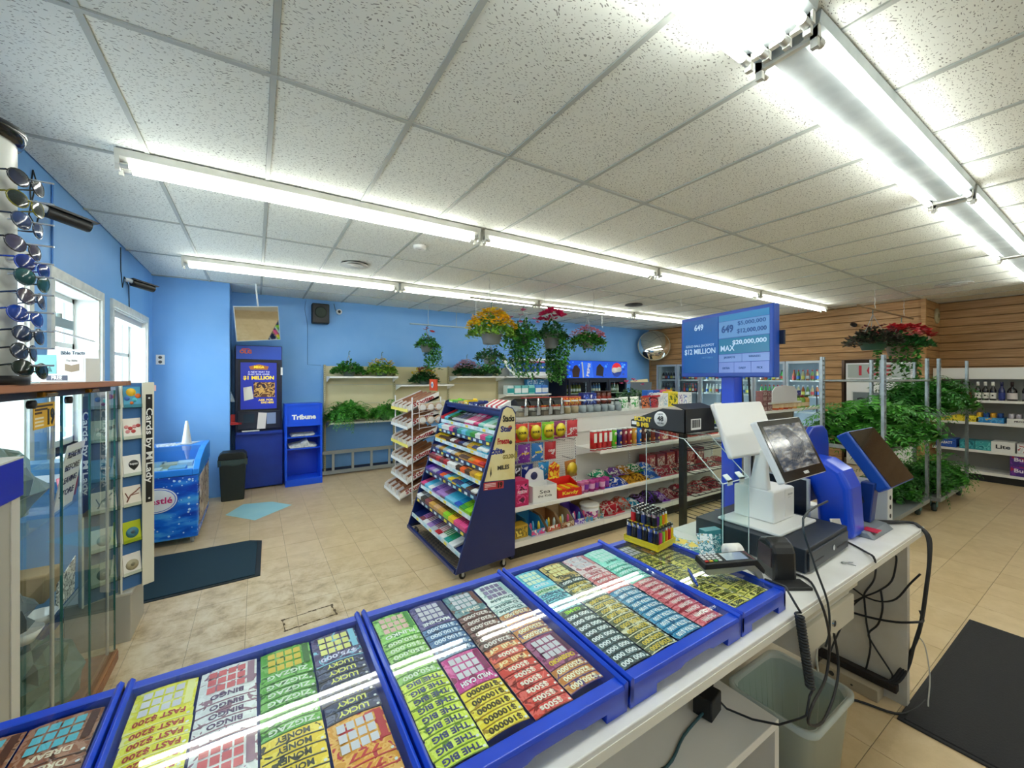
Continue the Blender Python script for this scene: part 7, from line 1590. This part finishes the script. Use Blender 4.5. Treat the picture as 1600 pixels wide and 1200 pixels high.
for q in range(3): carton((5.2+.16*q, 7.44, 1.501), .15, .12, .13, '3a8ac0', printed('3a8ac0', 'd0e4f0', '2a4a8a', 16), f'light blue box stacked above the tissue packs, {ORD[q]} from the plants')
pcx = thing('soda_cooler', 'black three-door soda cooler with a lit blue cola header', 'cooler', (6.85, 7.35, 0))
pbk = mat('0e1226', .4)
B().box(-.95, .28, 0, 1.02, .3, 2.07).box(-.95, -.33, 0, -.93, .28, 2.07).box(1.0, -.33, 0, 1.02, .28, 2.07).box(-.93, -.33, 0, 1.0, .28, .25).box(-.93, -.33, 1.62, 1.0, .28, 2.07).obj('cabinet', pbk, pcx)
ph_ = B().box(-.93, -.36, 1.66, 1.01, -.33, 2.06).obj('header', printed('0f3fb4', '1f62d8', '3a8af0', 7), pcx)
ph_.data.materials[0] = mat('154ac4', .25, emit=.35, var=None)
hp = lambda nm, poly, m, d=0: B().prism(poly, 1, -.362-d, -.36-d).obj(nm, m, ph_)
rnd = random.Random(5)
for k in range(26):
    x, z, s_ = rnd.uniform(-.88, .95), rnd.uniform(1.69, 2.03), rnd.uniform(.015, .05)
    hp('ice_print', [(x-s_, z-s_*.5), (x+s_*.6, z-s_*.8), (x+s_, z+s_*.4), (x-s_*.4, z+s_*.7)], mat(['3a8ae8', '5aa8f0', '0f3490'][k % 3], .25, emit=.3))
hp('bottle_picture', [(-.78, 1.68), (-.60, 1.68), (-.56, 1.86), (-.66, 1.96), (-.74, 1.94), (-.80, 1.82)], mat('3a241c', .3), .002); hp('can_picture', [(-.44, 1.67), (-.14, 1.67), (-.20, 2.03), (-.48, 2.03)], mat('2a62d8', .25, emit=.3), .002)
hp('can_edge', [(-.48, 1.67), (-.44, 1.67), (-.48, 2.03), (-.52, 2.03)], mat('c8d0d8', .2), .002); hp('bottle_picture', [(-.06, 1.72), (.16, 1.70), (.2, 1.9), (.06, 2.0), (-.04, 1.92)], mat('2a1a16', .3), .002)
text('PEPSI', .11, WHITE, ph_, (-.30, -.366, 1.85), (R(90), R(-80), 0), bold=.03, fit=.30)
n = 24; cxg, czg, rg = .63, 1.86, .17
up = [(cxg+rg*math.cos(a), czg+rg*math.sin(a)) for a in [math.pi*k/n*.86+.30 for k in range(n+1)]]
B().lathe([(.001, -.364), (rg, -.364), (rg, -.362)], 28, axis=1, at=(cxg, 0, czg)).obj('globe', WHITE, ph_)
hp('globe_red', up+[(cxg-.12, czg+.055), (cxg, czg+.05), (cxg+.08, czg+.075)], mat('d82a34', .3, emit=.25), .006)
lo = [(cxg+rg*math.cos(a), czg+rg*math.sin(a)) for a in [math.pi+math.pi*k/n*.86+.30 for k in range(n+1)]]
hp('globe_blue', lo+[(cxg+.12, czg-.05), (cxg+.02, czg-.06), (cxg-.09, czg-.085)], mat('1a3fb0', .3), .006)
for k in range(3):
    x0 = -.90+.635*k; x1 = x0+.62
    d = B().box(x0, -.36, .27, x0+.06, -.33, 1.62).box(x1-.06, -.36, .27, x1, -.33, 1.62).box(x0+.06, -.36, .27, x1-.06, -.33, .33).box(x0+.06, -.36, 1.56, x1-.06, -.33, 1.62).obj('door', pbk, pcx)
    B().box(x0+.06, -.347, .33, x1-.06, -.343, 1.56).obj('pane', dglass, d); B().tube([(x1-.02, -.34, .4), (x1-.02, -.34, 1.5)], .012, 6).obj('light_tube', mat('e8f4e0', .3, emit=6), pcx)
    for r_, z in enumerate((.5, .9, 1.30)):
        B().box(x0+.04, -.25, z-.012, x1-.04, .26, z).obj('shelf', mat('d0d8cc', .4), pcx)
        if r_ < 2: continue
        for q in range(5):
            c = [['6a7a2a', '8a8a3a', '5a6a2a'], ['3a6aa8', '6a9ac8', '4a7ab8'], ['7a8a6a', 'c0c8a0', '5a7a5a']][k][q % 3]
            o = tag(B().lathe([(.001, 0), (.036, 0), (.036, .13), (.026, .17), (.014, .2), (.014, .215), (.001, .215)], 12).lathe([(.0366, .05), (.0366, .11)], 12, m=1).obj('soda_bottle', [mat(c, .15, coat=.3), mat('e0e4d0', .4)], None, (6.85+x0+.13+.09*q, 7.18, z+.0005)), f'soda bottle in the cola cooler, {ORD[k]} door from the paper towels, {ORD[q]} bottle', 'bottle', 'bottles in the soda cooler')
            B().lathe([(.001, .232), (.016, .23), (.016, .208), (.012, .208)], 10).obj('cap', mat(['2a4aa0', 'd8d8d8', 'c83030'][k], .4), o)
# folding sign board
af = thing('sign_board', 'wooden A-frame sign board with grey back panel before the blue wall', 'sign board', (7.85, 6.45, 0), R(-25))
B().box(-.26, -.004, .02, .26, .004, 1.60).obj('back_panel', mat('6a7684', .6), af, (-.16, .16, 0), (R(12), 0, 0))
fr_ = B().box(-.22, -.015, 0, -.17, .015, 1.66).box(.17, -.015, 0, .22, .015, 1.66).box(-.17, -.015, 1.58, .17, .015, 1.66).box(-.17, -.015, .5, .17, .015, .56)
fr_.obj('frame', mat('d8cc9c', .5), af, (.14, -.1, 0), (R(-12), R(-6), 0)); B().box(-.17, -.006, .56, .17, .006, 1.58).obj('board', mat('2a3a34', .4), af, (.14, -.1, 0), (R(-12), R(-6), 0))
B().prism([(-.1, 1.30), (.1, 1.52), (.13, 1.52), (-.06, 1.25)], 1, -.008, -.006).prism([(-.1, 1.48), (.12, 1.48), (.12, 1.51), (-.1, 1.51)], 1, -.0085, -.0065).obj('chalk_mark', mat('d8e0d4', .6), af, (.14, -.1, 0), (R(-12), R(-6), 0))
basket('potted_plant', (4.95, 4.32, 1.3005), 'green plant with pink blooms at the far end of the gondola rear deck', .10, .09, grp, .34, .16, 420, .05, G2, fl=[(8, 'd8508a', .05, .7, .06)], seed=41, dy=.14)
# dome mirror
dmr = thing('dome_mirror', 'round convex security mirror in the corner between blue and plank walls', 'mirror', (9.15, 7.2, 2.55), 0, None, (R(-14), R(8), R(-48)))
n = 9; pr2 = [(.001, -.13)]+[(.41*math.sin(R(60)*k/n)/math.sin(R(60)), -.13+.41/math.sin(R(60))*(1-math.cos(R(60)*k/n))*.62) for k in range(1, n+1)]
B().lathe(pr2, 40, axis=1).obj('mirror_face', mat('e8e4d8', .03, 1), dmr); zr = pr2[-1][1]
B().lathe([(.405, zr-.004), (.422, zr), (.422, zr+.02), (.405, zr+.024), (.001, zr+.024)], 40, axis=1).obj('rim', mat('b8b49c', .4), dmr)
B().tube([(0, zr+.02, 0), (0, .42, .05)], .015, 6).obj('bracket', STEEL, dmr)
# pull switch, wall camera, round speaker, plate
psw = thing('pull_switch', 'white pull switch hanging from a cord before the plank wall', 'switch', (7.3, 3.36, 2.38))
B().box(-.03, -.02, 0, .03, .02, .10).obj('box', WHITE, psw, bev=.004); B().tube([(0, 0, .10), (0, 0, HC-2.38-.004)], .003, 5).obj('cord', WHITE, psw)
wsx = thing('wall_speaker', 'round pale speaker grille high in the plank alcove', 'speaker', (10.30, 2.03, 2.78), 0)
B().lathe([(.001, -.03), (.06, -.035), (.13, -.025), (.14, 0), (.001, 0)], 24, axis=1).obj('grille', mat('b8ae88', .5), wsx); B().lathe([(.001, -.04), (.035, -.038), (.04, -.03)], 14, axis=1).obj('cone', mat('8a8060', .5), wsx)
wpl = tag(B().box(-.05, -.012, -.08, .05, 0, .08).box(-.01, -.016, -.02, .01, -.012, .02, 1).obj('wall_switch', [mat('d8c8bc', .4), mat('b0a090', .4)], None, (9.80, 2.022, 2.36), bev=.003), 'pale switch plate on the plank return wall beside the flower basket', 'switch')
cmr = thing('security_camera', 'small black camera on the plank wall near the brown rod', 'camera', (9.585, 3.0, 2.66))
B().tube([(-.02, 0, .03), (-.10, -.06, .0)], .04, 10).obj('body', BLACK, cmr); B().box(-.03, -.03, -.02, 0.0, .03, .06).obj('mount', mat('c8b890', .5), cmr)
for k, (x, y, L_) in enumerate(((3.2, 6.2, .28), (6.0, 6.0, .3), (4.4, 6.4, .22), (5.6, 3.9, .2))):
    tag(B().tube([(x, y, HC-.004), (x, y, HC-L_), (x+.015, y, HC-L_-.02), (x+.02, y, HC-L_)], .003, 5).obj('ceiling_hook', mat('d8dcdc', .4), None), f'thin white hook hanging from the ceiling, {["before the short rod","near the soda cooler","between the short rod and soda cooler","beyond the long rod end"][k]}', 'hook', 'thin ceiling hooks')
